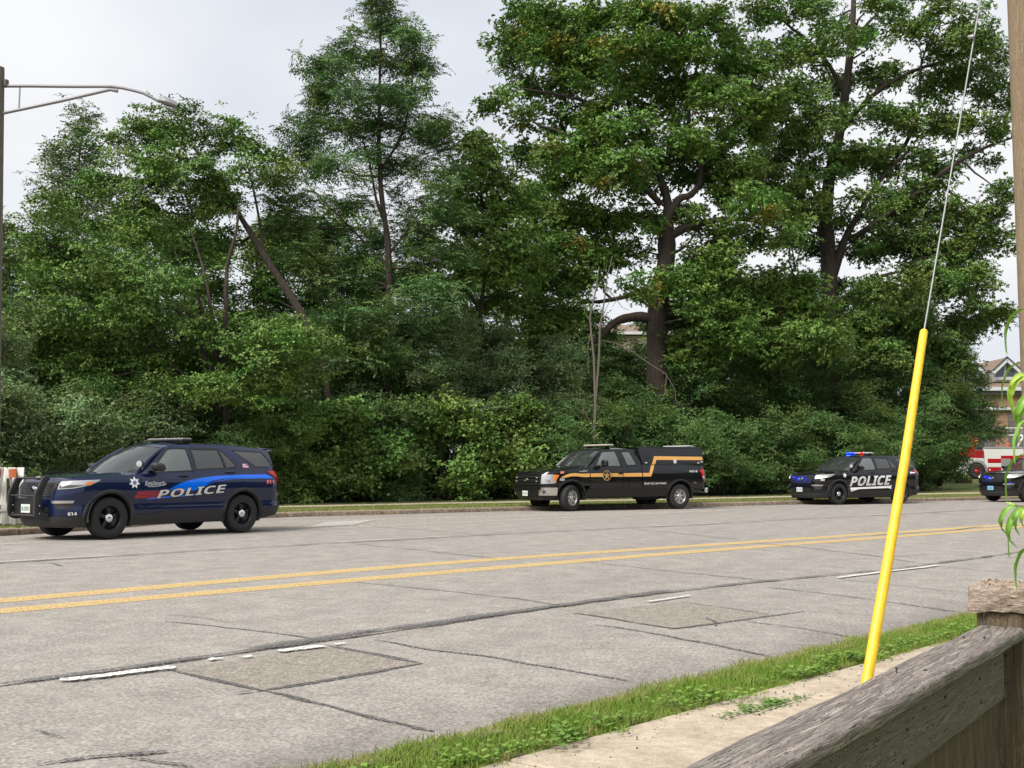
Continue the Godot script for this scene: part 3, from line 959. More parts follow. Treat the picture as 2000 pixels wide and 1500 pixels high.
func make_trees() -> void:
	rng.seed = 303
	# tall narrow tree in the middle
	var d := 46.0
	var t := thing("hickory_tree", "tall narrow dark green tree with a straight trunk left of the big oaks", "tree", ground_at(752, d))
	plant(t, [px_limb([[757, 940], [757, 820], [758, 700], [760, 560], [757, 470], [745, 380], [740, 270], [742, 150], [745, 30]], d, 0.20, 0.03),
		px_limb([[758, 450], [735, 390], [722, 320], [690, 210]], d, 0.07, 0.02, 0.8), px_limb([[745, 330], [790, 250], [808, 130], [812, 50]], d, 0.06, 0.015, -0.6),
		px_limb([[742, 240], [690, 180], [640, 150]], d, 0.05, 0.015, -1.0), px_limb([[757, 500], [830, 400], [880, 300]], d, 0.06, 0.015, 0.5), px_limb([[757, 520], [680, 440], [600, 360]], d, 0.06, 0.015, 0.8)],
		px_lobes([[745, 10, 32], [718, 60, 34], [765, 60, 34], [802, 70, 30], [680, 110, 34], [725, 120, 40], [775, 125, 40], [812, 130, 26], [620, 130, 34], [650, 190, 42], [615, 180, 26], [710, 190, 44], [765, 200, 46], [805, 190, 30],
			[700, 255, 46], [760, 265, 50], [640, 250, 46], [600, 270, 32], [820, 250, 40], [865, 240, 30], [850, 290, 42], [590, 330, 40, 0.8], [650, 330, 48, 0.75], [720, 330, 50, 0.7], [790, 330, 52, 0.8], [860, 350, 44, 0.8], [560, 380, 36, 0.7], [550, 440, 40], [580, 500, 44],
			[620, 400, 46, 0.6], [690, 410, 48, 0.5], [800, 405, 52, 0.7], [860, 420, 46], [570, 450, 44], [640, 480, 52], [720, 470, 46, 0.7], [800, 480, 55], [860, 510, 55], [690, 540, 58], [780, 560, 60], [610, 550, 50], [850, 590, 55], [720, 620, 60], [800, 650, 60], [660, 640, 56], [740, 700, 60], [820, 730, 60], [680, 740, 56], [760, 790, 60], [700, 820, 50], [830, 830, 55]], d, 1.6), "hickory", HICK, mat.bark, 0.62, 1.0, 0.7)
	# leaning tree on the left with a wide light crown
	d = 43.5
	t = thing("leaning_maple_tree", "broad light green tree whose bare brown trunk leans to the left", "tree", ground_at(640, d))
	plant(t, [px_limb([[640, 950], [640, 800], [620, 680], [588, 612], [556, 560], [522, 508], [492, 460], [462, 410], [435, 360], [405, 318], [370, 280]], d, 0.19, 0.05),
		px_limb([[515, 500], [508, 440], [495, 370], [480, 310], [470, 260]], d, 0.06, 0.015, 0.4), px_limb([[590, 610], [565, 598], [538, 585]], d, 0.04, 0.012, -0.3), px_limb([[470, 420], [440, 400], [420, 340]], d, 0.06, 0.02, -0.4), px_limb([[545, 540], [555, 530], [560, 520]], d, 0.03, 0.01, -0.3), px_limb([[508, 505], [490, 495], [470, 480]], d, 0.03, 0.01, -0.3)],
		px_lobes([[255, 250, 34], [300, 250, 44], [350, 245, 46], [400, 265, 46, 0.8], [440, 265, 40, 0.6], [480, 280, 36, 0.5], [520, 310, 34, 0.5], [235, 300, 42], [290, 310, 52], [350, 320, 52], [410, 340, 46], [470, 330, 40, 0.5], [200, 370, 46], [260, 380, 54], [330, 395, 54], [400, 405, 50], [450, 390, 40, 0.6], [160, 430, 50], [220, 450, 56], [290, 465, 56], [360, 470, 50], [540, 340, 30, 0.4], [430, 470, 36, 0.6]], d, 1.5), "maple", MAPLE, mat.bark, 0.78, 0.95)
	d = 38.5
	t = thing("multi_stem_tree", "wide multi-stemmed tree behind the blue police car's windshield and roof", "tree", ground_at(430, d))
	plant(t, [px_limb([[445, 950], [440, 820], [438, 700], [441, 600], [444, 520], [462, 450], [465, 400]], d, 0.13, 0.03), px_limb([[440, 760], [418, 640], [405, 560], [390, 500], [372, 450]], d, 0.08, 0.02, 0.5), px_limb([[435, 740], [390, 590], [360, 530], [340, 490]], d, 0.07, 0.02, -0.4), px_limb([[430, 760], [370, 640], [300, 560], [230, 520]], d, 0.07, 0.02, -0.8), px_limb([[430, 800], [300, 680], [180, 600]], d, 0.06, 0.02, -0.8)],
		px_lobes([[110, 420, 40], [90, 480, 44], [150, 500, 54], [100, 550, 50], [210, 530, 56], [170, 590, 60], [270, 550, 56], [330, 560, 46], [240, 610, 58], [110, 630, 56], [310, 630, 56], [180, 670, 60], [260, 690, 58], [340, 690, 54], [120, 710, 56], [400, 640, 40], [480, 640, 40], [420, 700, 50], [500, 670, 54], [580, 660, 50], [200, 740, 60], [300, 760, 60], [400, 770, 55], [500, 750, 58], [580, 730, 52], [625, 690, 46]], d, 1.6), "maple", MAPLE, mat.bark, 1.0, 0.9)
	d = 52.0
	t = thing("poplar_tree", "narrow pale poplar top rising below the street lamp arm", "tree", ground_at(150, d))
	plant(t, [px_limb([[150, 940], [150, 700], [148, 500], [150, 350], [168, 220]], d, 0.16, 0.02)],
		px_lobes([[168, 215, 18], [158, 250, 24], [140, 290, 34], [175, 300, 26], [110, 320, 26], [150, 340, 36], [105, 370, 34], [180, 370, 34], [140, 400, 40], [80, 420, 28], [200, 420, 36]], d, 0.8), "poplar", PALE, mat.grey_bark, 0.9, 1.0, 1.0)
	d = 50.0
	t = thing("background_tree", "pale green tree at the left edge below the street lamp pole", "tree", ground_at(0, d))
	plant(t, [px_limb([[0, 940], [2, 700], [0, 500]], d, 0.15, 0.03)], px_lobes([[10, 450, 26], [-20, 470, 36], [20, 500, 28], [-10, 540, 40], [30, 560, 34], [-30, 600, 50], [40, 620, 50], [0, 680, 60], [60, 700, 56], [-40, 700, 60], [10, 770, 60], [70, 780, 56]], d, 1.0), "poplar", PALE, mat.grey_bark, 0.8)
	# trees between the narrow tree and the first oak
	d = 50.0
	t = thing("young_oak_tree", "smaller tree filling the dip between narrow tree and first oak", "tree", ground_at(938, d))
	plant(t, [px_limb([[950, 940], [948, 780], [945, 680], [937, 610], [920, 580], [900, 560]], d, 0.13, 0.04), px_limb([[937, 610], [945, 560], [948, 460], [935, 330]], d, 0.10, 0.03, 0.4)],
		px_lobes([[925, 285, 34], [945, 300, 36], [905, 320, 36], [960, 345, 42], [1000, 390, 44], [920, 385, 48], [880, 440, 44], [960, 440, 52], [1010, 470, 50], [910, 500, 52], [970, 530, 54], [880, 560, 44, 0.5], [1000, 590, 44, 0.7], [930, 680, 40, 0.5], [1000, 680, 46, 0.8], [870, 660, 50]], d, 1.3), "oak", OAK, mat.bark, 0.7)
	# first oak
	d = 55.0
	t = thing("oak_tree", "massive oak behind the black pickup with a bare arching lower limb", "tree", ground_at(1285, d))
	plant(t, [px_limb([[1290, 950], [1287, 800], [1284, 700], [1285, 600], [1300, 520], [1302, 460], [1298, 420]], d, 0.56, 0.34), px_limb([[1300, 450], [1305, 400], [1290, 350], [1275, 300], [1240, 240], [1220, 170], [1200, 110]], d, 0.24, 0.05, 0.5), px_limb([[1300, 440], [1325, 390], [1350, 380], [1370, 340], [1345, 240], [1355, 160], [1370, 90]], d, 0.2, 0.04, -0.6),
		px_limb([[1278, 630], [1262, 620], [1230, 620], [1200, 630], [1180, 650], [1160, 668], [1130, 672]], d, 0.28, 0.07, -0.8), px_limb([[1300, 470], [1330, 450], [1370, 435], [1420, 428], [1470, 430], [1512, 442], [1540, 460]], d, 0.20, 0.05, -0.6), px_limb([[1292, 400], [1230, 340], [1150, 290], [1100, 260], [1050, 245]], d, 0.15, 0.05, -0.8), px_limb([[1285, 560], [1220, 580], [1150, 590], [1110, 570]], d, 0.13, 0.05, -0.4), px_limb([[1240, 245], [1150, 200], [1060, 180], [1000, 170]], d, 0.10, 0.03, -0.3), px_limb([[1305, 500], [1340, 480], [1360, 450]], d, 0.08, 0.04, -0.5), px_limb([[1370, 340], [1430, 250], [1440, 160]], d, 0.09, 0.03, 0.5)],
		px_lobes([[985, 65, 36, 0.8], [1030, 40, 38], [1080, 35, 44], [1000, 110, 40, 0.8], [1055, 95, 46], [1110, 80, 50], [1160, 45, 44], [1210, 30, 44], [1170, 110, 52], [1230, 95, 52], [1280, 40, 48], [1330, 35, 46], [1390, 40, 44], [1290, 110, 54], [1350, 110, 54], [1410, 110, 50], [1010, 170, 36, 0.6], [1070, 165, 46, 0.6], [975, 200, 30, 0.9], [1030, 225, 40, 0.7], [1120, 170, 50, 0.8], [1190, 180, 54, 0.8], [1250, 180, 54], [1320, 185, 56], [1390, 190, 54], [1090, 235, 42, 0.6], [1150, 250, 50], [1220, 260, 54], [1300, 265, 56, 0.8], [1380, 270, 56], [1440, 250, 50], [1030, 310, 34], [1090, 320, 46], [1060, 370, 48], [1130, 330, 50], [1190, 350, 52], [1260, 340, 40, 0.6], [1400, 340, 52], [1450, 340, 50], [1350, 320, 46, 0.6], [1120, 420, 56], [1060, 440, 48], [1190, 430, 50], [1240, 420, 36, 0.6], [1410, 390, 40, 0.6], [1090, 500, 56], [1160, 490, 54], [1050, 540, 48], [1230, 490, 44, 0.6], [1130, 560, 46, 0.7], [1370, 500, 40, 0.8], [1340, 560, 52], [1400, 550, 54], [1330, 620, 54], [1400, 620, 56], [1460, 560, 50, 0.8], [1500, 600, 54], [1570, 640, 44], [1450, 660, 56], [1520, 680, 52], [1250, 560, 36, 0.5], [1350, 690, 50], [1040, 610, 40], [1470, 150, 48], [1490, 200, 46], [1480, 400, 46], [1530, 420, 44], [1550, 470, 36, 0.7], [1470, 470, 40, 0.7], [1440, 440, 34, 0.6], [1400, 470, 40, 0.8], [1360, 430, 34, 0.7], [1420, 510, 44], [1240, 330, 50], [1330, 400, 36, 0.7], [1270, 450, 36, 0.5], [1110, 640, 50], [1060, 660, 50], [1540, 560, 50], [1580, 600, 46], [1600, 660, 50], [1310, 330, 44], [1120, 120, 44], [1140, 300, 44], [1000, 500, 44]], d, 2.4), "oak", OAK, mat.bark, 0.66, 1.08, 0.75, Color(0.24, 0.22, 0.045), 0.03)
	# second oak
	d = 61.0
	t = thing("oak_tree", "tall dark-trunked oak behind the black police car at right", "tree", ground_at(1620, d))
	plant(t, [px_limb([[1628, 950], [1624, 800], [1622, 700], [1620, 600], [1618, 500], [1612, 430], [1620, 350], [1640, 260], [1655, 150], [1665, 60], [1668, -40]], d, 0.60, 0.10), px_limb([[1622, 560], [1645, 480], [1670, 430], [1720, 350], [1780, 290]], d, 0.24, 0.06, -0.8), px_limb([[1660, 470], [1760, 400], [1850, 330], [1920, 290], [1975, 270]], d, 0.16, 0.05, -1.2), px_limb([[1628, 600], [1680, 560], [1720, 540], [1760, 530]], d, 0.15, 0.06, -1.0), px_limb([[1640, 260], [1700, 190], [1780, 140], [1870, 110], [1960, 60]], d, 0.15, 0.04, 0.8), px_limb([[1612, 420], [1570, 340], [1520, 300]], d, 0.14, 0.04, -0.8), px_limb([[1650, 180], [1600, 100], [1540, 50], [1500, 10]], d, 0.13, 0.03, 0.5), px_limb([[1720, 350], [1790, 240], [1800, 120], [1840, 30]], d, 0.12, 0.03, 0.5), px_limb([[1620, 660], [1700, 640], [1790, 640]], d, 0.12, 0.04, -0.8), px_limb([[1665, 80], [1720, 20], [1780, -20]], d, 0.10, 0.03, 0.5)],
		px_lobes([[1470, 20, 36, 0.6], [1520, 40, 42, 0.5], [1570, 15, 42, 0.5], [1560, 90, 40, 0.5], [1500, 110, 44], [1620, 40, 42, 0.4], [1700, 20, 42, 0.5], [1760, 20, 42, 0.6], [1830, 10, 42, 0.7], [1880, 30, 36, 0.7], [1710, 80, 44, 0.6], [1790, 70, 44, 0.7], [1850, 90, 46], [1920, 80, 40], [1965, 110, 36], [1590, 110, 44], [1560, 180, 50], [1620, 170, 46, 0.7], [1500, 230, 46], [1690, 150, 46, 0.6], [1750, 150, 46, 0.7], [1830, 160, 50], [1900, 160, 50], [1960, 190, 42], [1600, 240, 54], [1680, 230, 44, 0.7], [1760, 230, 50], [1850, 240, 50], [1920, 250, 46], [1530, 290, 50], [1590, 320, 54], [1560, 390, 50], [1680, 310, 50], [1750, 310, 54], [1820, 330, 50, 0.8], [1900, 310, 42, 0.6], [1690, 390, 46, 0.6], [1760, 390, 54], [1830, 400, 50], [1560, 450, 40, 0.6], [1870, 430, 44], [1930, 410, 44], [1960, 380, 34, 0.8], [1700, 470, 48], [1760, 480, 54], [1830, 490, 52], [1900, 480, 46], [1950, 470, 36], [1700, 570, 46], [1760, 570, 54], [1830, 570, 54], [1900, 560, 50], [1950, 600, 34], [1730, 640, 50], [1800, 640, 54], [1870, 640, 50], [1560, 560, 36], [1680, 640, 46], [1910, 620, 40], [1520, 360, 46], [1480, 310, 40], [1640, 330, 40, 0.7], [1650, 80, 40, 0.5], [1570, 500, 40, 0.8], [1660, 560, 40, 0.7], [1560, 240, 46], [1720, 690, 50], [1790, 700, 50], [1860, 700, 48], [1640, 440, 34, 0.5], [1580, 430, 44], [1730, 430, 46], [1800, 530, 50], [1870, 520, 46], [1610, 30, 40, 0.6]], d, 2.6), "oak", OAK2, mat.bark, 0.56, 1.05, 0.75, Color(0.14, 0.19, 0.04), 0.05)
	# bare twin-stemmed sapling in front of the oak
	d = 47.5
	t = thing("dead_sapling", "thin bare twin-stemmed sapling with broken twigs above the pickup cab", "tree", ground_at(1158, d))
	var mb := MB.new()
	var base := t.position
	for l in [[[[1158, 985], [1160, 860], [1163, 790], [1160, 700], [1152, 620], [1165, 560], [1170, 520]], 0.075, 0.02], [[[1163, 790], [1170, 700], [1172, 640], [1180, 590], [1186, 540], [1196, 500]], 0.055, 0.015], [[[1155, 640], [1148, 680], [1150, 730]], 0.02, 0.008], [[[1184, 560], [1200, 580], [1215, 600], [1228, 606]], 0.02, 0.008], [[[1176, 620], [1190, 590], [1196, 560]], 0.016, 0.006], [[[1205, 585], [1196, 600]], 0.012, 0.006], [[[1225, 680], [1260, 705], [1300, 730], [1318, 760], [1322, 800]], 0.028, 0.008], [[[1302, 735], [1298, 770], [1290, 790]], 0.016, 0.006], [[[1165, 850], [1140, 800], [1130, 770]], 0.02, 0.008], [[[1140, 805], [1115, 790], [1095, 800]], 0.014, 0.006], [[[1228, 680], [1200, 670], [1175, 665]], 0.025, 0.015]]:
		var q := px_limb(l[0], d, l[1], l[2])
		var pts := []
		for p in q[0]:
			pts.append(p - base)
		mb.tube(pts, taper(l[1], l[2], pts.size()), 6)
	obj("trunk", mb, mat.grey_bark, t)
	make_thicket()
	# trees of the near side, out of the picture; the cars mirror them
	rng.seed = 606
	var proto: Node3D = null
	for k in 7:
		var sx := 17.0 + k * 8.5
		var at := W(sx, -0.2, along(NEAR_KERB, sx) - 15.0 - 2.0 * (k % 2))
		if k % 3 == 0:
			proto = thing("roadside_tree", "leafy tree of the near roadside, mirrored in the parked cars", "tree", at, 0.0, "near roadside trees")
			var lobes := []
			for q in 26:
				var a := q * 2.4
				var f := q / 26.0
				lobes.append([at + Vector3(cos(a) * (1.2 + 3.2 * sin(PI * (0.15 + 0.8 * f))), 1.2 + 7.6 * f, sin(a) * (1.2 + 3.2 * sin(PI * (0.15 + 0.8 * f)))), rng.randf_range(1.3, 1.8)])
			plant(proto, [[[at, at + Vector3(0, 4, 0), at + Vector3(0.3, 8, 0)], 0.25, 0.05]], lobes, "maple", MAPLE, mat.bark, 0.6, 1.3)
		else:
			var c: Node3D = proto.duplicate()
			c.name = numbered("roadside_tree")
			add_child(c)
			c.position = at
			c.rotation.y = k * 1.3

func bush(x: float, d: float, high: float, wide: float, kind: String, colour: Color, label: String, dens := 1.0) -> void:
	var base := ground_at(x, d)
	var t := thing("thicket_bush", label, "bush", base, 0.0, "bushes of the roadside thicket")
	var lobes := []
	var limbs := []
	var n := int(5 + wide * high * 0.9)
	for k in n:
		var f := (k + 0.5) / n
		var y := 0.35 + (high - 0.75) * f
		var spread := wide * (0.72 + 0.35 * sin(PI * minf(1.0, f * 1.1))) * (1.0 if f < 0.75 else 0.6)
		var p := base + Vector3(rng.randf_range(-1, 1), 0, rng.randf_range(-1, 1)).normalized() * spread * sqrt(rng.randf()) + Vector3(0, y, 0)
		lobes.append([p, rng.randf_range(0.62, 0.98) * (1.0 if f < 0.8 else 0.75)])
	for k in 4:
		var a := rng.randf() * TAU
		limbs.append([[base, base + Vector3(cos(a) * wide * 0.2, high * 0.4, sin(a) * wide * 0.2), base + Vector3(cos(a) * wide * 0.5, high * 0.8, sin(a) * wide * 0.5)], 0.04, 0.012])
	plant(t, limbs, lobes, kind, colour, mat.bark, 1.0 * dens, 0.95, 0.85)

func make_thicket() -> void:
	rng.seed = 404
	# front row: foot of the thicket along the footway
	var front := [
		[-40, 31.5, 2.6, 1.5, "shrub", PALE, "pale bush at the left edge behind the white barricades"],
		[70, 33.5, 2.5, 1.5, "shrub", PALE, "pale arching bush above the push bumper of the blue police car"],
		[190, 36, 2.7, 1.5, "shrub", DARK, "dark bush directly behind the blue police car's hood"],
		[300, 38, 2.9, 1.5, "shrub", PALE, "greyish bush showing above the blue car's windshield"],
		[420, 39.5, 2.7, 1.5, "shrub", DARK, "dark bush behind the blue car's roof light bar"],
		[540, 41, 2.9, 1.6, "shrub", MAPLE, "bright bush behind the tail of the blue police car"],
		[650, 42.3, 2.8, 1.6, "vine", MAPLE, "broad-leaved bush just right of the blue car's taillight"],
		[760, 43.8, 2.9, 1.6, "shrub", DARK, "dark bush at the foot of the narrow tall tree"],
		[870, 45, 3.2, 1.6, "vine", VINE, "light green vine-covered bush midway between blue car and pickup"],
		[975, 46.5, 3.0, 1.6, "vine", MAPLE, "vine-draped bush just left of the pickup's grille"],
		[1080, 47.8, 2.8, 1.6, "shrub", DARK, "dark bush behind the pickup's windshield"],
		[1190, 49.5, 2.8, 1.6, "shrub", DARK, "dark bush behind the pickup's cab roof"],
		[1300, 51, 2.9, 1.7, "shrub", DARK, "dark bush behind the pickup's bed cap"],
		[1410, 52.5, 2.6, 1.7, "shrub", DARK, "low bush just right of the pickup's tailgate"],
		[1500, 54, 2.8, 1.7, "shrub", DARK, "deep green bush in the gap left of the black police car"],
		[1600, 55.5, 3.0, 1.8, "shrub", DARK, "dark bush behind the black police car's windshield"],
		[1700, 57, 3.0, 1.8, "shrub", DARK, "dark bush behind the black police car's rear doors"],
		[1795, 58.5, 3.0, 1.6, "shrub", DARK, "dark rounded bush at the right end of the thicket"],
	]
	for b in front:
		bush(b[0], b[1], b[2] + 0.9, b[3], b[4], b[5], b[6], 0.9)
	var back := [
		[-10, 36, 6.0, 2.3, "shrub", PALE, "tall pale bush at the far left behind the thicket's front row"],
		[120, 38.5, 6.0, 2.3, "shrub", MAPLE, "tall bush above the blue police car's front bumper"],
		[250, 40.5, 6.0, 2.3, "shrub", PALE, "tall greyish bush above the blue police car's windshield"],
		[390, 42.5, 6.0, 2.3, "shrub", DARK, "tall bush at the feet of the multi-stemmed tree"],
		[520, 44, 6.6, 2.3, "maple", PALE, "tall pale bush under the leaning trunk"],
		[640, 45.5, 6.4, 2.3, "shrub", PALE, "tall bush just left of the narrow tree's trunk"],
		[860, 47.5, 6.6, 2.3, "shrub", PALE, "tall pale bush just right of the narrow tree's trunk"],
		[960, 49.5, 7.2, 2.3, "shrub", PALE, "tall pale rounded bush above the pickup's hood"],
		[1075, 51, 6.8, 2.3, "shrub", PALE, "tall greyish bush left of the bare twin-stemmed sapling"],
		[1210, 53, 5.2, 2.3, "shrub", DARK, "tall bush under the oak's arching lower limb"],
		[1370, 55, 7.2, 2.3, "maple", DARK, "tall dark bush just right of the first oak's trunk"],
		[1490, 57, 7.2, 2.3, "maple", DARK, "tall dark bush midway between the two oak trunks"],
		[1590, 58.5, 6.8, 2.3, "shrub", DARK, "tall dark bush at the foot of the second oak"],
		[1700, 59.5, 7.4, 2.3, "shrub", DARK, "tall bush just right of the second oak's trunk"],
		[1780, 60.5, 7.4, 2.1, "shrub", DARK, "tall bush beside the top of the yellow wire guard"],
	]
	for b in back:
		bush(b[0], b[1], b[2], b[3], b[4], b[5], b[6], 0.8)
	var over := thing("overhanging_tree", "dark tree leaning out over the fire engine at the thicket's right end", "tree", ground_at(1835, 62.0))
	plant(over, [px_limb([[1835, 950], [1838, 860], [1850, 780], [1862, 700]], 62.0, 0.14, 0.03), px_limb([[1842, 830], [1880, 800], [1925, 835]], 62.0, 0.06, 0.015)],
		px_lobes([[1830, 690, 40], [1862, 700, 34], [1850, 740, 42], [1886, 752, 34], [1830, 780, 44], [1870, 795, 42], [1905, 800, 34], [1925, 826, 24], [1945, 850, 15, 0.8], [1890, 838, 34], [1850, 840, 44], [1830, 890, 42], [1868, 876, 30], [1850, 920, 34]], 62.0, 0.8), "shrub", DARK, mat.bark, 1.1, 0.9)
	# a third, taller row closes the view into the wood
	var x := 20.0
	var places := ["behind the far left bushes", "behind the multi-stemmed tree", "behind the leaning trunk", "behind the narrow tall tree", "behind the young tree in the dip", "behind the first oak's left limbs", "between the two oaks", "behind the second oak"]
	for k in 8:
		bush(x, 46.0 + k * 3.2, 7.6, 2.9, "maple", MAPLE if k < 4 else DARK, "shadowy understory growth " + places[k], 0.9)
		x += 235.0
	# further trees that close the gaps low between the trunks
	var far := [[500, 62, 470, "bright green tree far behind the leaning trunk"], [600, 66, 430, "bright tree far behind, left of the narrow tree"], [830, 66, 520, "far tree low behind the narrow tree's right side"], [1040, 70, 520, "far tree low behind the first oak's left limbs"], [1190, 72, 668, "far tree low behind the bare twin-stemmed sapling"], [1400, 74, 540, "far tree seen low right of the first oak's trunk"], [1540, 75, 560, "far tree seen between the two oak trunks"], [1690, 76, 580, "far tree low right of the second oak's trunk"], [300, 60, 420, "far tree behind the multi-stemmed tree"], [110, 60, 470, "far tree behind the poplar at the left"]]
	for q in far:
		var d: float = q[1]
		var t := thing("background_tree", q[3], "tree", ground_at(q[0], d), 0.0, "trees far behind the thicket")
		var lobes := []
		var y: float = q[2] + 40.0
		while y < 880.0:
			var w := 70.0 + 40.0 * smoothstep(q[2], q[2] + 120.0, y)
			for k in 3:
				lobes.append([q[0] + w * (k - 1) + rng.randf_range(-25, 25), y + rng.randf_range(-22, 22), rng.randf_range(44, 60)])
			y += 64.0
		plant(t, [px_limb([[q[0], 930], [q[0] + 6, 700], [q[0], q[2] + 20]], d, 0.16, 0.03)], px_lobes(lobes, d, 1.5), "maple", MAPLE if q[0] < 900 else OAK2, mat.bark, 0.45, 1.25)

# ---------------------------------------------------------------- near fence
func lumpy(size: Vector3, n: int, amount: float, freq: float, seed_: int) -> MB:
	# a block whose faces are weathered into lumps
	var f := FastNoiseLite.new()
	f.seed = seed_
	f.frequency = freq
	f.fractal_octaves = 4
	var mb := MB.new()
	var ax := [Vector3(1, 0, 0), Vector3(0, 1, 0), Vector3(0, 0, 1)]
	for k in 3:
		for sg in [-1.0, 1.0]:
			var rows := []
			for j in n + 1:
				var row := PackedVector3Array()
				for i in n + 1:
					var q: Vector3 = ax[k] * sg + ax[(k + 1) % 3] * (2.0 * i / n - 1.0) + ax[(k + 2) % 3] * (2.0 * j / n - 1.0)
					var round_ := q.normalized() * 1.25
					var p: Vector3 = q.lerp(round_, 0.16) * size * 0.5
					var w := f.get_noise_3dv(p * Vector3(1, 1.6, 1)) * amount
					var split := absf(f.get_noise_2d(atan2(p.z, p.x) * 0.05, 3.0)) if q.y > -0.3 else 1.0
					var lift := maxf(0.0, q.y) * amount * 0.9 * f.get_noise_3dv(p * 1.7 + Vector3(4, 1, 7))
					row.append(p + q.normalized() * (w - amount * 0.8 * smoothstep(0.06, 0.0, split)) + Vector3(0, lift, 0))
				rows.append(row)
			mb.grid(rows, sg < 0)
	return mb

func make_fence() -> void:
	rng.seed = 505
	var d := 3.98
	var o := Node3D.new()
	o.name = numbered("wooden_fence")
	add_child(o)
	tag(o, "weathered grey board fence with a flat cap rail in the near right corner", "fence")
	var r := C(1, 0, 0)
	var f := C(0, 0, 1)
	var u := (r * 0.646 + f).normalized()
	var z := u.cross(Vector3.UP)
	o.transform = Transform3D(Basis(u, Vector3.UP, z), C(0.646 * d - 0.93, -0.26, d))
	var top := 0.79 + 0.26
	var wob := FastNoiseLite.new()
	wob.frequency = 1.6
	# cap rail: a plank with slightly wandering, worn edges
	var mb := MB.new()
	var rows := []
	var prof := [Vector2(-0.140, -0.038), Vector2(-0.143, -0.030), Vector2(-0.143, -0.010), Vector2(-0.137, -0.002), Vector2(-0.128, 0.0), Vector2(-0.095, 0.0), Vector2(-0.07, -0.001), Vector2(-0.04, 0.0), Vector2(-0.012, 0.0), Vector2(-0.003, -0.004), Vector2(0.0, -0.012), Vector2(0.0, -0.030), Vector2(-0.004, -0.038), Vector2(-0.07, -0.038), Vector2(-0.140, -0.038)]
	for i in 261:
		var x := -5.2 + i * 0.02
		var row := PackedVector3Array()
		for k in prof.size():
			var q: Vector2 = prof[k]
			var n := wob.get_noise_3d(x * 5.0, q.x * 40.0, q.y * 60.0)
			var m := wob.get_noise_2d(x * 0.7, 10.0 if q.x > -0.07 else 40.0)
			row.append(Vector3(x, top + q.y + n * 0.0022 + 0.004 * wob.get_noise_1d(x * 0.5 + 3.0), q.x + m * 0.006 + n * 0.002))
		rows.append(row)
	mb.grid(rows)
	for e in [0, 260]:
		for k in range(1, prof.size() - 2):
			mb.tri(rows[e][0], rows[e][k], rows[e][k + 1])
	var rail := obj("cap_rail", mb, mat.rail, o)
	# facing board
	mb = MB.new()
	rows = []
	prof = [Vector2(-0.090, 0.733), Vector2(-0.056, 0.735), Vector2(-0.051, 0.730), Vector2(-0.050, 0.66), Vector2(-0.051, 0.58), Vector2(-0.056, 0.570), Vector2(-0.090, 0.570)]
	for i in 105:
		var x := -5.2 + i * 0.0493
		var row := PackedVector3Array()
		for q in prof:
			row.append(Vector3(x, q.y + 0.26 + 0.003 * wob.get_noise_2d(x * 2.0, q.y * 9.0), q.x + 0.0025 * wob.get_noise_2d(x * 1.4 + 20, q.y * 6.0)))
		rows.append(row)
	mb.grid(rows, true)
	for k in range(1, prof.size() - 1):
		mb.tri(rows[-1][0], rows[-1][k + 1], rows[-1][k])
	var face := obj("facing_board", mb, mat.fascia, o)
	# pickets
	var nail_mesh := MB.new()
	nail_mesh.lathe([Vector2(0.0, 0.003), Vector2(0.0045, 0.002), Vector2(0.0045, 0.0), Vector2(0.0015, -0.002), Vector2(0.0015, -0.02)], Vector3.ZERO, Basis(), 8)
	var nm := nail_mesh.mesh(plain(Color(0.05, 0.035, 0.03), 0.7, 0.3))
	for q in [[-0.30, -0.06], [-0.34, -0.11], [-1.02, -0.05], [-1.10, -0.10], [-0.04, -0.05], [-0.045, -0.10]]:
		var up := 0.012 if q[0] == -1.10 else 0.0012
		put("nail", nm, rail, Vector3(q[0], top + up, q[1]), Basis(Vector3.RIGHT, -PI / 2))
	for q in [[-0.035, 0.71], [-0.03, 0.62], [-0.42, 0.69], [-0.41, 0.62], [-0.83, 0.70], [-1.20, 0.68], [-1.24, 0.61]]:
		put("nail", nm, face, Vector3(q[0], q[1] + 0.255, -0.0495))
	var x := -5.2
	var variants := []
	for k in 4:
		mb = MB.new()
		mb.box(Vector3.ZERO, Vector3(0.98, 0.132 - 0.004 * k, 0.02), 0.004)
		variants.append(mb.mesh(mat.picket, true))
	var n := 0
	while x < -0.10:
		put("picket", variants[n % 4], o, Vector3(x + 0.07, 0.49, -0.104 + rng.randf_range(-0.004, 0.004)), Basis(Vector3.BACK, PI / 2 + rng.randfn(0, 0.006)))
		x += 0.14
		n += 1
	mb = MB.new()
	mb.box(Vector3(-2.6, 0.35, -0.138), Vector3(5.2, 0.09, 0.04), 0.004)
	obj("back_rail", mb, mat.fascia, o, true)
	# post with split, weathered head
	mb = MB.new()
	mb.box(Vector3.ZERO, Vector3(1.25, 0.145, 0.145), 0.007)
	var post := put("post", mb.mesh(mat.picket, true), o, Vector3(0.0745, 0.4735, -0.0745), Basis(Vector3.BACK, PI / 2))
	var head := lumpy(Vector3(0.205, 0.078, 0.21), 30, 0.017, 8.0, 9)
	put("post_head", head.mesh(mat.cap), o, Vector3(0.08, top + 0.082, -0.07), Basis(Vector3.UP, 0.06))
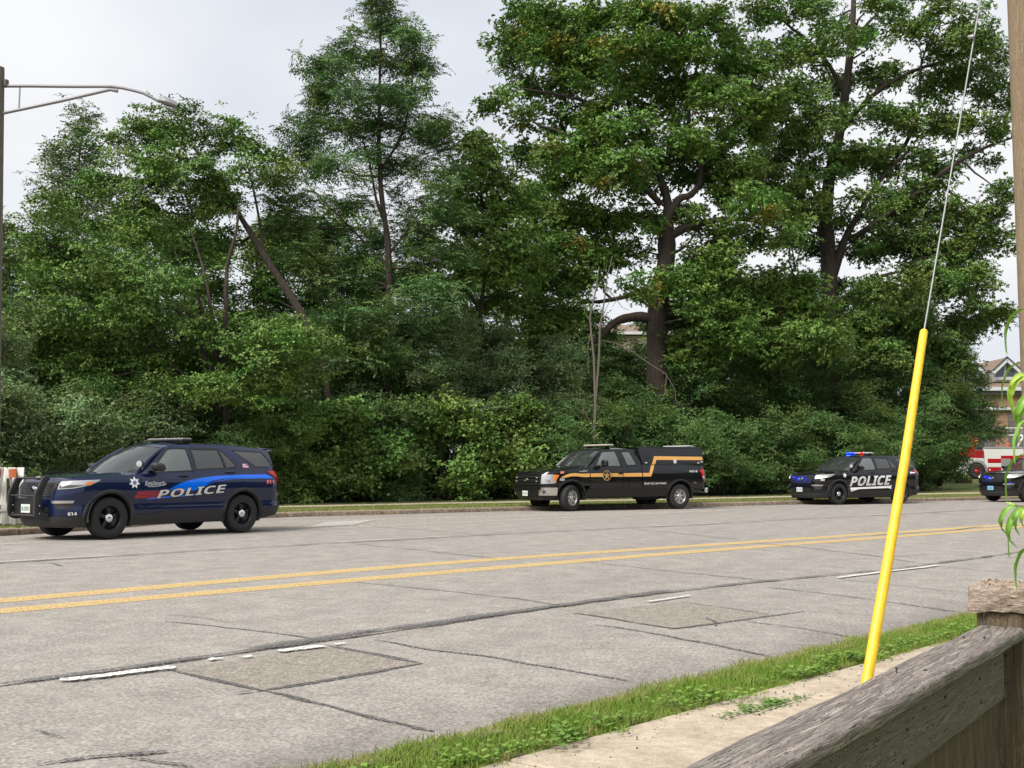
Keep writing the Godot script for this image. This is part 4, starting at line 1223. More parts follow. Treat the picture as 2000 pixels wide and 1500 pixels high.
	# ragged pale splinters standing up from the head
	for k in 11:
		var a := k * 2.4
		var rr := 0.012 + 0.007 * k
		var chunk := lumpy(Vector3(rng.randf_range(0.035, 0.07), rng.randf_range(0.025, 0.045), rng.randf_range(0.02, 0.04)), 8, 0.010, 30.0, 20 + k)
		put("splinter", chunk.mesh(mat.splinter, true), o, Vector3(0.08 + cos(a) * rr, top + 0.112 + 0.008 * (1.0 - rr / 0.09), -0.07 + sin(a) * rr), Basis(Vector3.UP, -a) * Basis(Vector3.BACK, rng.randf_range(-0.4, 0.5)))
	mb = MB.new()
	mb.box(Vector3.ZERO, Vector3(0.9, 0.12, 0.02), 0.004)
	var pk := mb.mesh(mat.picket, true)
	for k in 6:
		put("picket", pk, o, Vector3(0.225 + k * 0.14, 0.46, -0.092), Basis(Vector3.BACK, PI / 2))

# ---------------------------------------------------------------- poles, wires, lamp
func make_poles() -> void:
	var d := 9.4
	var a := P(1970, 0, d)
	var b := P(1996, 700, d)
	var r := C(1, 0, 0)
	var t := thing("utility_pole", "weathered brown wooden utility pole at the right edge", "pole", Vector3.ZERO)
	var base := b + r * 0.165
	base.y = 0.02
	t.position = base
	var mb := MB.new()
	var pts := []
	var rad := []
	for k in 13:
		var h := -0.2 + k * 0.85
		var f := (h - b.y) / (a.y - b.y)
		rad.append(lerpf(0.165, 0.152, f))
		var c: Vector3 = b.lerp(a, f) + r * float(rad[-1])
		c.y = h
		pts.append(c - base)
	# local x must run up the pole so that the grain does
	var m := MB.new()
	var turned := []
	for p in pts:
		turned.append(Vector3(p.y, -p.x, p.z))
	m.tube(turned, rad, 20)
	put("shaft", m.mesh(mat.pole), t, Vector3.ZERO, Basis(Vector3.BACK, PI / 2))
	# guy wire with its yellow guard
	var g := thing("guy_wire_guard", "bright yellow plastic guard tube around a steel guy wire", "wire guard", P(1693, 1330, 6.8))
	var o := g.position
	mb = MB.new()
	var top := P(1805, 645, 7.7)
	var foot := o - (top - o) * 0.02
	var ax := (top - foot).normalized()
	var bend_ := r * 0.012
	mb.tube([foot - o, foot.lerp(top, 0.3) - o + bend_ * 0.6, foot.lerp(top, 0.6) - o + bend_, foot.lerp(top, 0.97) - o, top - ax * 0.012 - o, top - o], [0.0305, 0.0298, 0.0282, 0.0252, 0.0248, 0.018], 18)
	obj("guard_tube", mb, mat.guard, g)
	mb = MB.new()
	var far := P(1915, 0, 8.55)
	var end := top + (far - top) * 1.9
	var wp := []
	for k in 9:
		wp.append(top.lerp(end, k / 8.0) - ax * (0.15 if k == 0 else 0.0) - o)
	mb.tube(wp, taper(0.0062, 0.0062, 9), 6)
	obj("steel_wire", mb, mat.wire, g)
	mb = MB.new()
	mb.lathe([Vector2(0.0, -0.02), Vector2(0.016, -0.02), Vector2(0.016, 0.02), Vector2(0.0, 0.02)], P(1897, 72, 8.42) - o, Basis(), 8)
	obj("wire_clamp", mb, mat.wire, g)
	# street lamp on the far side
	d = 25.0
	var lamp := thing("street_lamp", "grey truss-arm street lamp on a wooden pole at the left edge", "street lamp", ground_at(-6, d))
	o = lamp.position
	a = P(8, 132, d)
	b = P(2, 640, d)
	pts = []
	rad = []
	for k in 9:
		var h := o.y + (a.y - o.y) * k / 8.0
		var f := (h - b.y) / (a.y - b.y)
		var c := b.lerp(a, f) - r * 0.15
		c.y = h
		c -= o
		pts.append(Vector3(c.y, -c.x, c.z))
		rad.append(0.15)
	m = MB.new()
	m.tube(pts, rad, 16)
	put("pole", m.mesh(mat.grey_pole), lamp, Vector3.ZERO, Basis(Vector3.BACK, PI / 2))
	mb = MB.new()
	var arm := []
	for q in [[6, 168], [60, 168], [140, 169], [218, 169], [240, 172], [262, 177], [280, 182], [296, 190], [312, 199]]:
		arm.append(P(q[0], q[1], d) - o)
	mb.tube(arm, taper(0.036, 0.030, 9), 8)
	obj("arm", mb, mat.lamp_metal, lamp)
	mb = MB.new()
	mb.tube([P(6, 221, d) - o, P(120, 197, d) - o, P(215, 175, d) - o, P(230, 178, d) - o], [0.036, 0.036, 0.036, 0.038], 8)
	mb.tube([P(39, 168, d) - o, P(37, 212, d) - o], [0.017, 0.017], 6)
	obj("brace", mb, mat.lamp_metal, lamp)
	mb = MB.new()
	mb.box(P(11, 163, d) - o, Vector3(0.10, 0.16, 0.12), 0.02)
	obj("bracket", mb, plain(Color(0.08, 0.08, 0.085), 0.6), lamp, true)
	mb = MB.new()
	var hx := (P(348, 211, d) - P(308, 199, d)).normalized()
	var hb := Basis(hx, hx.cross(Vector3.UP).normalized().cross(hx) * 1.0, hx.cross(Vector3.UP).normalized())
	var hc := P(328, 202, d) - o
	var rows := []
	for k in 10:
		var f := k / 9.0
		var row := PackedVector3Array()
		var w := 0.04 + 0.12 * sin(PI * pow(f, 0.8) * 0.92)
		for i in 13:
			var an := TAU * i / 12.0
			var p := Vector3((f - 0.5) * 0.44, sin(an) * w * (0.75 if sin(an) > 0 else 0.35), cos(an) * w)
			row.append(hc + hb * p)
		rows.append(row)
	mb.grid(rows)
	obj("lamp_head", mb, mat.lamp_metal, lamp)
	mb = MB.new()
	mb.lathe([Vector2(0.0, 0.06), Vector2(0.04, 0.055), Vector2(0.042, -0.03), Vector2(0.0, -0.03)], P(320, 194, d) - o, Basis(Vector3.RIGHT, -PI / 2), 12)
	obj("photocell", mb, plain(Color(0.35, 0.36, 0.36), 0.5), lamp)
	mb = MB.new()
	mb.box(P(330, 211, d) - o, Vector3(0.2, 0.03, 0.16), 0.012, hb)
	obj("lens", mb, plain(Color(0.5, 0.5, 0.5), 0.2), lamp, true)

# ---------------------------------------------------------------- barricades and chain-link fence at the left
func make_left_side() -> void:
	var white := plain(Color(0.72, 0.70, 0.66), 0.6)
	var orange := plain(Color(0.62, 0.16, 0.06), 0.6)
	var grey := plain(Color(0.30, 0.30, 0.29), 0.7)
	var labels := ["white folding barricade with an orange-striped top board beside the blue car", "outer white folding barricade cut off by the left edge", "white folding barricade nearest the push bumper, without stripe showing"]
	var spots := [[10.0, 25.6, 0.0], [-22.0, 25.3, 0.1], [27.0, 26.0, -0.12]]
	for k in 3:
		var t := thing("barricade", labels[k], "barricade", ground_at(spots[k][0], spots[k][1]), -(PI / 2 - bearing) + spots[k][2], "white barricades on the far verge")
		for side in [-1.0, 1.0]:
			var b := Basis(Vector3.RIGHT, -side * 0.16)
			for x in [-0.2, 0.02, 0.22]:
				var mb := MB.new()
				mb.box(b * Vector3(x + 0.05 * side, 0.6, 0.02 * side) + Vector3(0, 0.0, side * 0.19), Vector3(0.085, 1.20, 0.03), 0.008, b * Basis(Vector3.BACK, 0.07 * (1.0 if k != 1 else -0.6)))
				obj("leg", mb, white, t, true)
			var mb2 := MB.new()
			mb2.box(b * Vector3(0, 0.36, 0.05 * side) + Vector3(0, 0, side * 0.19), Vector3(0.56, 0.17, 0.022), 0.006, b)
			obj("lower_board", mb2, white, t, true)
		if k != 2:
			for q in 4:
				var mb := MB.new()
				mb.box(Vector3(-0.24 + q * 0.15, 1.06, 0.055), Vector3(0.146, 0.20, 0.024), 0.004, Basis(Vector3.BACK, 0.05))
				obj("stripe_panel", mb, orange if q % 2 == 1 else white, t, true)
		var mb3 := MB.new()
		mb3.box(Vector3(0.05, 0.37, 0.277), Vector3(0.07, 0.10, 0.004), 0.001)
		obj("sticker", mb3, grey, t, true)
	# black chain-link fence behind
	var black := plain(Color(0.015, 0.016, 0.016), 0.5)
	var f := thing("chain_link_fence", "low black chain-link fence behind the blue car's push bumper", "fence", ground_at(-30, 28.0))
	var o := f.position
	var pts := []
	for k in 8:
		pts.append(P(-60 + k * 42, 923.5 - k * 0.3, 27.7 + k * 0.9) - o)
	var mb := MB.new()
	mb.tube(pts, taper(0.022, 0.022, 8), 6)
	obj("top_rail", mb, black, f)
	mb = MB.new()
	for k in 8:
		mb = MB.new()
		mb.tube([pts[k], Vector3(pts[k].x, 0.0, pts[k].z)], [0.025, 0.025], 6)
		obj("post", mb, black, f)
	mb = MB.new()
	for k in 7:
		var a: Vector3 = pts[k]
		var b: Vector3 = pts[k + 1]
		var n := 22
		for q in n:
			for sg in [0.0, 1.0]:
				var x0 := (q + 0.5) / n
				var x1 := clampf(x0 + (0.5 if sg > 0 else -0.5), 0.0, 1.0)
				var hh := absf(x1 - x0) / 0.5
				var p := a.lerp(b, x0)
				var p2 := a.lerp(b, x1)
				p2.y = p2.y * (1.0 - hh) + 0.03
				mb.tube([p, p2], [0.004, 0.004], 3, false)
	obj("wire_mesh", mb, black, f)

# ---------------------------------------------------------------- fruit-tree leaves close to the camera
func lance_leaf(mb: MB, pts: Array, wide: float, n: Vector3) -> void:
	var fine := []
	for k in pts.size() - 1:
		for q in 4:
			fine.append(pts[k].cubic_interpolate(pts[k + 1], pts[maxi(k - 1, 0)], pts[mini(k + 2, pts.size() - 1)], q / 4.0))
	fine.append(pts[-1])
	var rows := [PackedVector3Array(), PackedVector3Array(), PackedVector3Array(), PackedVector3Array(), PackedVector3Array()]
	for k in fine.size():
		var f := float(k) / (fine.size() - 1)
		var d: Vector3 = (fine[mini(k + 1, fine.size() - 1)] - fine[maxi(k - 1, 0)]).normalized()
		var side := d.cross(n).normalized()
		var up := side.cross(d)
		var w := wide * 0.5 * (pow(sin(PI * pow(f, 0.75)), 0.8) + 0.03)
		var curl := 0.35 * w + 0.0012 * sin(k * 1.9)
		rows[0].append(fine[k] - side * w + up * curl)
		rows[1].append(fine[k] - side * w * 0.5 + up * curl * 0.35)
		rows[2].append(fine[k] - up * 0.0012)
		rows[3].append(fine[k] + side * w * 0.5 + up * curl * 0.35)
		rows[4].append(fine[k] + side * w + up * curl)
	mb.grid(rows)

func make_fruit_tree() -> void:
	var d := 3.0
	var t := thing("peach_tree", "long curved light green leaves of a fruit tree reaching in at right", "tree", C(1.55, -0.26, 3.0))
	var o := t.position
	var wood := plain(Color(0.16, 0.11, 0.06), 0.85)
	var mb := MB.new()
	mb.tube([Vector3(0, 0, 0), Vector3(0.01, 0.8, 0.0), Vector3(-0.01, 1.5, 0.02), Vector3(0.02, 2.2, 0)], [0.03, 0.025, 0.018, 0.008], 8)
	mb.tube([Vector3(0, 1.3, 0), (P(2060, 820, d) - o), (P(2006, 738, d) - o)], [0.012, 0.008, 0.004], 6)
	mb.tube([Vector3(0, 1.1, 0), (P(2080, 1010, d) - o), (P(2010, 992, d) - o), (P(1982, 988, d) - o)], [0.012, 0.008, 0.005, 0.003], 6)
	obj("trunk", mb, wood, t)
	var m := StandardMaterial3D.new()
	m.albedo_color = Color(0.15, 0.30, 0.045).linear_to_srgb()
	m.roughness = 0.42
	m.backlight_enabled = true
	m.backlight = Color(0.30, 0.42, 0.08)
	var m2: StandardMaterial3D = m.duplicate()
	m2.albedo_color = Color(0.34, 0.48, 0.07).linear_to_srgb()
	var toward := -C(0, 0, 1)
	var view_up := (toward + Vector3(0, 0.9, 0)).normalized()
	var list := [
		[[[2006, 738, 0], [1990, 742, 0.0], [1978, 756, 0.01], [1972, 775, 0.02], [1977, 800, 0.03], [1981, 822, 0.04]], 0.026, m2],
		[[[2008, 735, 0.02], [1999, 732, 0.01], [1988, 735, 0.0], [1975, 748, 0.0], [1970, 762, 0.02]], 0.018, m2],
		[[[2020, 752, 0], [2004, 776, -0.01], [1993, 792, -0.01], [1984, 812, 0.0], [1984, 835, 0.02]], 0.028, m],
		[[[1990, 988, 0], [1975, 990, 0.0], [1962, 1000, 0.005], [1954, 1018, 0.01], [1957, 1034, 0.02], [1967, 1044, 0.03]], 0.019, m],
		[[[1994, 990, 0.01], [1982, 1003, 0.0], [1972, 1020, -0.005], [1968, 1042, 0.0], [1974, 1058, 0.01], [1988, 1070, 0.02]], 0.021, m],
		[[[2000, 988, 0.0], [1988, 997, -0.01], [1981, 1012, -0.01], [1983, 1032, 0.0], [1992, 1046, 0.01]], 0.021, m],
		[[[2004, 990, 0.03], [1996, 1002, 0.03], [1994, 1016, 0.03], [1999, 1030, 0.04]], 0.016, m2],
		[[[1985, 990, 0.02], [1977, 986, 0.03], [1970, 982, 0.04], [1963, 981, 0.05]], 0.010, m2],
	]
	for l in list:
		var pts := []
		for q in l[0]:
			pts.append(P(q[0], q[1], d + q[2]) - o)
		mb = MB.new()
		lance_leaf(mb, pts, l[1] * 0.68, view_up)
		obj("leaf", mb, l[2], t)
	# the rest of the crown stands outside the picture
	for k in 40:
		var a := k * 2.4
		var c := Vector3(0.35 + 0.25 * cos(a), 1.3 + 0.02 * k, -0.1 + 0.3 * sin(a))
		mb = MB.new()
		lance_leaf(mb, [c, c + Vector3(0.03 * cos(a), -0.02, 0.03 * sin(a)), c + Vector3(0.05 * cos(a), -0.07, 0.05 * sin(a)), c + Vector3(0.05 * cos(a), -0.13, 0.05 * sin(a))], 0.024, Vector3(cos(a), 0.7, sin(a)))
		obj("leaf", mb, m, t)

# ---------------------------------------------------------------- houses and drain in the distance
func make_distance() -> void:
	var yaw := -(PI / 2 - bearing)
	var brick_bytes := noise_bytes(256, 0.08, 3, 61)
	var fine := noise_bytes(256, 0.4, 1, 62, FastNoiseLite.TYPE_VALUE)
	var brick := mapped(blend_texture(256, Color(0.53, 0.42, 0.35), [[fine, 0.2, Color(1, 0.8, 0.7)], [brick_bytes, 0.2, Color(1, 0.8, 0.7)]]), Vector3.ONE * 0.4, 0.9)
	var roof := mapped(blend_texture(256, Color(0.46, 0.39, 0.345), [[fine, 0.16, Color(1, 0.9, 0.8)], [brick_bytes, 0.14, Color(1, 1, 1)]]), Vector3.ONE * 0.3, 0.95)
	var trim := plain(Color(0.46, 0.48, 0.50), 0.6)
	var siding := plain(Color(0.33, 0.33, 0.33), 0.7)
	var dark_trim := plain(Color(0.06, 0.065, 0.07), 0.6)
	var glass := plain(Color(0.03, 0.04, 0.05), 0.05)
	glass.metallic_specular = 0.9
	var shade := plain(Color(0.10, 0.09, 0.085), 0.8)  # dark colour stands for the shade inside the garage openings
	var d := 105.0
	var px := d / F
	var h := thing("brick_house", "brick building with brown roof and two gabled dormers at far right", "house", C(46.0, 0.6, d), yaw)
	var o := h.position
	# local frame: x right, y up, z towards the camera
	var X := func(x: float) -> float: return (x - 1000.0) * px - 46.0
	var Y := func(y: float) -> float: return EYE + (915.0 - y) * px - 0.6
	var mb := MB.new()
	var x0: float = X.call(1850)
	var x1: float = X.call(2230)
	mb.box(Vector3((x0 + x1) / 2, (Y.call(771) + 0.0) / 2, -5.0), Vector3(x1 - x0, Y.call(771), 10.0), 0.0)
	obj("wall", mb, brick, h, true)
	# each brick is too small to pick apart at this distance; ledges and openings are built
	mb = MB.new()
	mb.box(Vector3((x0 + x1) / 2, Y.call(799), 0.10), Vector3(x1 - x0, 0.22, 0.5), 0.02)
	obj("ledge", mb, trim, h, true)
	for k in 4:
		mb = MB.new()
		mb.box(Vector3(x0 + 2.6 + k * 4.0, Y.call(845), 0.02), Vector3(2.8, Y.call(805) - Y.call(884), 0.12), 0.0)
		var dr := obj("garage_opening", mb, shade, h, true)
		for q in 3:
			mb = MB.new()
			mb.box(Vector3(x0 + 2.6 + k * 4.0, Y.call(845) - 1.0 + q * 1.0, 0.09), Vector3(2.7, 0.06, 0.04), 0.0)
			obj("door_rib", mb, plain(Color(0.17, 0.155, 0.15), 0.8), dr, true)
	mb = MB.new()
	mb.box(Vector3((x0 + x1) / 2, Y.call(767.5), 0.15), Vector3(x1 - x0 + 0.8, Y.call(764) - Y.call(771), 0.5), 0.0)
	obj("soffit", mb, dark_trim, h, true)
	mb = MB.new()
	mb.box(Vector3((x0 + x1) / 2, Y.call(760.5), 0.45), Vector3(x1 - x0 + 1.0, Y.call(757) - Y.call(764), 0.35), 0.02)
	obj("eave_board", mb, trim, h, true)
	mb = MB.new()
	var ye: float = Y.call(757)
	var ym: float = Y.call(742)
	var yr: float = Y.call(698)
	mb.quad(Vector3(x0 - 0.5, ye, 0.6), Vector3(x0 - 0.5, ym, -1.4), Vector3(x1 + 0.5, ym, -1.4), Vector3(x1 + 0.5, ye, 0.6))
	mb.quad(Vector3(x0 - 0.5, ym, -1.4), Vector3(x0 - 0.5, yr, -5.5), Vector3(x1 + 0.5, yr, -5.5), Vector3(x1 + 0.5, ym, -1.4))
	mb.quad(Vector3(x0 - 0.5, yr, -5.5), Vector3(x0 - 0.5, ye, -11.0), Vector3(x1 + 0.5, ye, -11.0), Vector3(x1 + 0.5, yr, -5.5))
	obj("roof", mb, roof, h, true)
	for g in [[1944.0, 1972.0, 2000.0], [1870.0, 1899.0, 1928.0], [2060.0, 2090.0, 2120.0]]:
		var l: float = X.call(g[0])
		var c: float = X.call(g[1])
		var r: float = X.call(g[2])
		var yt: float = Y.call(700)
		var yb: float = Y.call(723)
		mb = MB.new()
		# front wall of the dormer
		mb.box(Vector3((l + r) / 2, (Y.call(744) + yb) / 2, -1.5), Vector3(r - l - 0.25, yb - Y.call(744), 1.6), 0.0)
		mb.tri(Vector3(l + 0.1, yb, -0.7), Vector3(c, yt - 0.1, -0.7), Vector3(r - 0.1, yb, -0.7))
		var dormer := obj("dormer", mb, siding, h, true)
		for sg in [-1.0, 1.0]:
			var e: float = l if sg < 0 else r
			mb = MB.new()
			mb.quad(Vector3(e, yb, -0.2), Vector3(c, yt + 0.12, -0.2), Vector3(c, yt + 0.12, -6.0), Vector3(e, yb, -6.0))
			obj("dormer_roof", mb, roof, dormer, true)
			mb = MB.new()
			var q0 := Vector3(e, yb - 0.05, -0.18)
			var q1 := Vector3(c, yt + 0.08, -0.18)
			mb.box((q0 + q1) / 2 - Vector3(0, 0.17, 0), Vector3(q0.distance_to(q1), 0.30, 0.14), 0.01, Basis(Vector3.BACK, atan2((q1.y - q0.y) * -sg, absf(q1.x - q0.x))))
			obj("barge_board", mb, trim, dormer, true)
			mb = MB.new()
			mb.box((q0 + q1) / 2 + Vector3(0, 0.06, 0.0), Vector3(q0.distance_to(q1) + 0.1, 0.14, 0.2), 0.01, Basis(Vector3.BACK, atan2((q1.y - q0.y) * -sg, absf(q1.x - q0.x))))
			obj("roof_edge", mb, dark_trim, dormer, true)
			mb = MB.new()
			var wx0: float = c + sg * 0.16
			var wx1: float = c + sg * 0.75
			var wb: float = Y.call(735)
			var wt: float = Y.call(714)
			var slope: float = (yt - yb) / (c - l)
			mb.quad(Vector3(wx0, wb, -0.66), Vector3(wx0, wt, -0.66), Vector3(wx1, wt - slope * 0.62, -0.66), Vector3(wx1, wb, -0.66))
			obj("window_pane", mb, glass, dormer, true)
		mb = MB.new()
		mb.box(Vector3(c, Y.call(725), -0.66), Vector3(0.2, Y.call(712) - Y.call(742), 0.12), 0.01)
		mb.box(Vector3(c, Y.call(738), -0.65), Vector3((r - l) * 0.72, 0.26, 0.1), 0.01)
		obj("window_frame", mb, trim, dormer, true)
	mb = MB.new()
	mb.box(Vector3(X.call(1880), Y.call(692), -5.0), Vector3(1.4, 1.3, 1.0), 0.02)
	obj("chimney", mb, plain(Color(0.35, 0.29, 0.24), 0.9), h, true)
	# second roof seen through the gap under the oak limb
	d = 98.0
	px = d / F
	var h2 := thing("brown_roofed_house", "brown roof corner glimpsed under the first oak's arching limb", "house", C(10.6, 0.6, d), yaw)
	var y2 := func(y: float) -> float: return EYE + (915.0 - y) * px - 0.6
	mb = MB.new()
	mb.box(Vector3(0, (y2.call(655)) / 2, -4.0), Vector3(10.4, y2.call(655), 8.0), 0.0)
	obj("wall", mb, plain(Color(0.42, 0.36, 0.27), 0.8), h2, true)
	mb = MB.new()
	var e0 := Vector3(-5.6, y2.call(650), 0.6)
	var e1 := Vector3(5.6, y2.call(650), 0.6)
	mb.quad(e0, Vector3(-4.0, y2.call(622), -4.0), Vector3(4.0, y2.call(622), -4.0), e1)
	mb.quad(Vector3(-4.0, y2.call(622), -4.0), Vector3(-5.6, y2.call(650), -8.6), Vector3(5.6, y2.call(650), -8.6), Vector3(4.0, y2.call(622), -4.0))
	mb.tri(e0, Vector3(-5.6, y2.call(650), -8.6), Vector3(-4.0, y2.call(622), -4.0))
	mb.tri(e1, Vector3(4.0, y2.call(622), -4.0), Vector3(5.6, y2.call(650), -8.6))
	obj("roof", mb, roof, h2, true)
	mb = MB.new()
	mb.box(Vector3(0, y2.call(651.5), 0.62), Vector3(11.2, 0.22, 0.12), 0.01)
	obj("eave_board", mb, trim, h2, true)
	for k in 3:
		mb = MB.new()
		mb.box(Vector3(-3.2 + k * 3.2, y2.call(690), 0.02), Vector3(1.3, 1.6, 0.08), 0.0)
		obj("window", mb, glass, h2, true)
	# rusty drain grate in the lawn
	var sp := ground_at(1880, 74.0)
	var g2 := thing("drain_grate", "rusty rectangular drain inlet in the lawn below the fire engine", "drain", sp, yaw)
	mb = MB.new()
	mb.box(Vector3(0, 0.10, 0), Vector3(0.82, 0.22, 0.5), 0.02)
	obj("frame", mb, mat.rust, g2, true)
	for k in 7:
		mb = MB.new()
		mb.box(Vector3(-0.33 + k * 0.11, 0.225, 0), Vector3(0.05, 0.03, 0.42), 0.005)
		obj("bar", mb, plain(Color(0.18, 0.09, 0.06), 0.9), g2, true)

# ---------------------------------------------------------------- vehicles
# local frame: front towards -x, driver's side +z, wheels on y = 0
var V := {}
var fonts := {}

func paint(c: Color, rough := 0.45) -> StandardMaterial3D:
	var m := plain(c, rough)
	m.clearcoat_enabled = true
	m.clearcoat = 1.0
	m.clearcoat_roughness = 0.03
	m.metallic_specular = 0.18
	return m

func pane(c: Color, alpha: float) -> StandardMaterial3D:
	var m := StandardMaterial3D.new()
	var s := c.linear_to_srgb()
	m.albedo_color = Color(s.r, s.g, s.b, alpha)
	m.transparency = BaseMaterial3D.TRANSPARENCY_ALPHA
	m.roughness = 0.02
	m.metallic_specular = 0.6
	return m

func glow(c: Color, energy: float) -> StandardMaterial3D:
	var m := plain(c * 0.6, 0.3)
	m.emission_enabled = true
	m.emission = c
	m.emission_energy_multiplier = energy
	return m

func make_vehicle_materials() -> void:
	mat.navy = paint(Color(0.0045, 0.0105, 0.044))
	mat.black_paint = paint(Color(0.006, 0.006, 0.0075))
	mat.clad = plain(Color(0.022, 0.022, 0.024), 0.62)
	mat.rubber = plain(Color(0.018, 0.018, 0.019), 0.85)
	mat.void = plain(Color(0.018, 0.018, 0.018), 0.9)
	mat.trim = plain(Color(0.006, 0.006, 0.007), 0.35)
	mat.seat = plain(Color(0.02, 0.02, 0.022), 0.9)
	mat.black_wheel = plain(Color(0.010, 0.010, 0.011), 0.35)
	mat.chrome = plain(Color(0.72, 0.72, 0.73), 0.12, 1.0)
	mat.satin = plain(Color(0.48, 0.47, 0.45), 0.35, 0.85)
	mat.silver = plain(Color(0.64, 0.635, 0.63), 0.4, 0.15)
	mat.glass_sheen = pane(Color(0.17, 0.20, 0.195), 0.62)  # pale tint painted in for the sky and trees the panes reflect
	mat.glass_tint = pane(Color(0.055, 0.058, 0.06), 0.86)
	mat.windscreen_clear = pane(Color(0.06, 0.07, 0.07), 0.45)
	mat.windscreen_clear.metallic_specular = 0.9
	mat.lens = plain(Color(0.42, 0.43, 0.45), 0.08, 0.25)
	mat.lens.metallic_specular = 0.8
	mat.lamp_dark = plain(Color(0.06, 0.06, 0.065), 0.15)
	mat.amber = plain(Color(0.75, 0.22, 0.05), 0.2)
	mat.tail = paint(Color(0.52, 0.012, 0.014), 0.15)
	mat.tail_dark = paint(Color(0.20, 0.008, 0.012), 0.15)
	mat.white_vinyl = plain(Color(0.74, 0.74, 0.76), 0.35)
	mat.blue_vinyl = paint(Color(0.0, 0.15, 0.85), 0.3)
	mat.red_vinyl = paint(Color(0.50, 0.015, 0.03), 0.3)
	mat.gold_vinyl = plain(Color(0.68, 0.36, 0.10), 0.4)
	mat.ink = plain(Color(0.008, 0.008, 0.012), 0.5)
	mat.grille = plain(Color(0.010, 0.010, 0.011), 0.5)
	mat.plate = plain(Color(0.55, 0.60, 0.57), 0.5)
	mat.plate_blue = plain(Color(0.20, 0.42, 0.60), 0.5)
	mat.blue_lamp = glow(Color(0.02, 0.10, 1.0), 2.0)
	mat.red_lamp = glow(Color(1.0, 0.02, 0.03), 1.3)
	mat.clear_lamp = plain(Color(0.42, 0.43, 0.44), 0.15)
	mat.white_lamp = glow(Color(1.0, 0.97, 0.80), 0.5)
	for q in [["sans", "Droid Sans", false, 700], ["serif", "Droid Serif", true, 400], ["serif_bold", "Droid Serif", true, 700]]:
		var f := SystemFont.new()
		f.font_names = PackedStringArray([q[1]])
		f.font_italic = q[2]
		f.font_weight = q[3]
		fonts[q[0]] = f

# outline of the body at height y, unrolled: u is x along the side, then runs on round the corners
func shell(u: float, y: float, off := 0.0, sg := 1.0) -> Vector3:
	var wide: float = along(V.w, y) * (1.0 - 0.028 * smoothstep(V.xcf + 0.9, V.xcf, u) - 0.04 * smoothstep(V.xcr - 0.9, V.xcr, u))
	var x := u
	var z := wide
	var n := Vector3(0, 0, 1)
	if u < V.xcf:
		var s: float = V.xcf - u
		var a: float = minf(s / V.lcf, 1.0) * PI / 2
		var nose: float = along(V.xf, y)
		x = V.xcf + (nose - V.xcf) * sin(a)
		z = wide - V.rzf * (1.0 - cos(a))
		n = Vector3(-sin(a), 0, cos(a))
		if s > V.lcf:
			var f: float = clampf(1.0 - (s - V.lcf) / V.lff, 0.0, 1.0)
			z = (wide - V.rzf) * f
			x -= V.bow * (1.0 - f * f)
	elif u > V.xcr:
		var s: float = u - V.xcr
		var a: float = minf(s / V.lcr, 1.0) * PI / 2
		var tail_: float = along(V.xr, y)
		x = V.xcr + (tail_ - V.xcr) * sin(a)
		z = wide - V.rzr * (1.0 - cos(a))
		n = Vector3(sin(a), 0, cos(a))
		if s > V.lcr:
			z = (wide - V.rzr) * clampf(1.0 - (s - V.lcr) / V.lfr, 0.0, 1.0)
	return Vector3(x + n.x * off, y, (z + n.z * off) * sg)

func top_of(u: float) -> float:
	return along(V.top, u)

func rail_of(x: float) -> float:
	return along(V.rail, x)

# leaning upper side with the windows
func upper(x: float, y: float, off := 0.0, sg := 1.0) -> Vector3:
	var y0 := top_of(x)
	var y1 := rail_of(x)
	var f := clampf((y - y0) / maxf(0.02, y1 - y0), -0.2, 1.1)
	var z0: float = shell(x, y0).z - 0.012
	var z1: float = V.roof_half - 0.05 * smoothstep(V.xcr - 1.0, V.xcr, x)
	return Vector3(x, y, (lerpf(z0, z1, f) + 0.03 * sin(PI * clampf(f, 0, 1)) + off) * sg)

func arch_low(u: float, base: float) -> float:
	for ax in [V.fa, V.ra]:
		var d: float = absf(u - ax)
		if d < V.arch:
			return maxf(base, V.hub + sqrt(V.arch * V.arch - d * d))
	return base

func stations(u0: float, u1: float) -> Array:
	var out := []
	var n := maxi(2, int(ceil((u1 - u0) / 0.045)))
	for k in n + 1:
		out.append(lerpf(u0, u1, float(k) / n))
	for ax in [V.fa, V.ra]:
		for q in [0.9, 0.95, 0.975, 0.99, 0.997, 1.0, 1.003]:
			for s in [-1.0, 1.0]:
				var u: float = ax + s * q * V.arch
				if u > u0 + 0.002 and u < u1 - 0.002:
					out.append(u)
	out.sort()
	return out

func side_panel(mb: MB, u0: float, u1: float, low: Callable, high: Callable, off: float, sg: float, n := 16) -> void:
	var rows := []
	for j in n + 1:
		rows.append(PackedVector3Array())
	for u in stations(u0, u1):
		var a: float = low.call(u)
		var b: float = maxf(high.call(u), a + 0.003)
		for j in n + 1:
			rows[j].append(shell(u, lerpf(a, b, float(j) / n), off, sg))
	mb.grid(rows, sg > 0)

# flat artwork laid on a curved face
func lay(mb: MB, tris: Array, f: Callable, longest := 0.1) -> void:
	var todo := tris.duplicate()
	while todo.size() > 0:
		var t: Array = todo.pop_back()
		var e := [t[0].distance_to(t[1]), t[1].distance_to(t[2]), t[2].distance_to(t[0])]
		var k := 0
		if e[1] > e[k]: k = 1
		if e[2] > e[k]: k = 2
		if e[k] > longest:
			var m: Vector2 = (t[k] + t[(k + 1) % 3]) * 0.5
			todo.append([t[k], m, t[(k + 2) % 3]])
			todo.append([m, t[(k + 1) % 3], t[(k + 2) % 3]])
		else:
			mb.tri(f.call(t[0]), f.call(t[1]), f.call(t[2]))

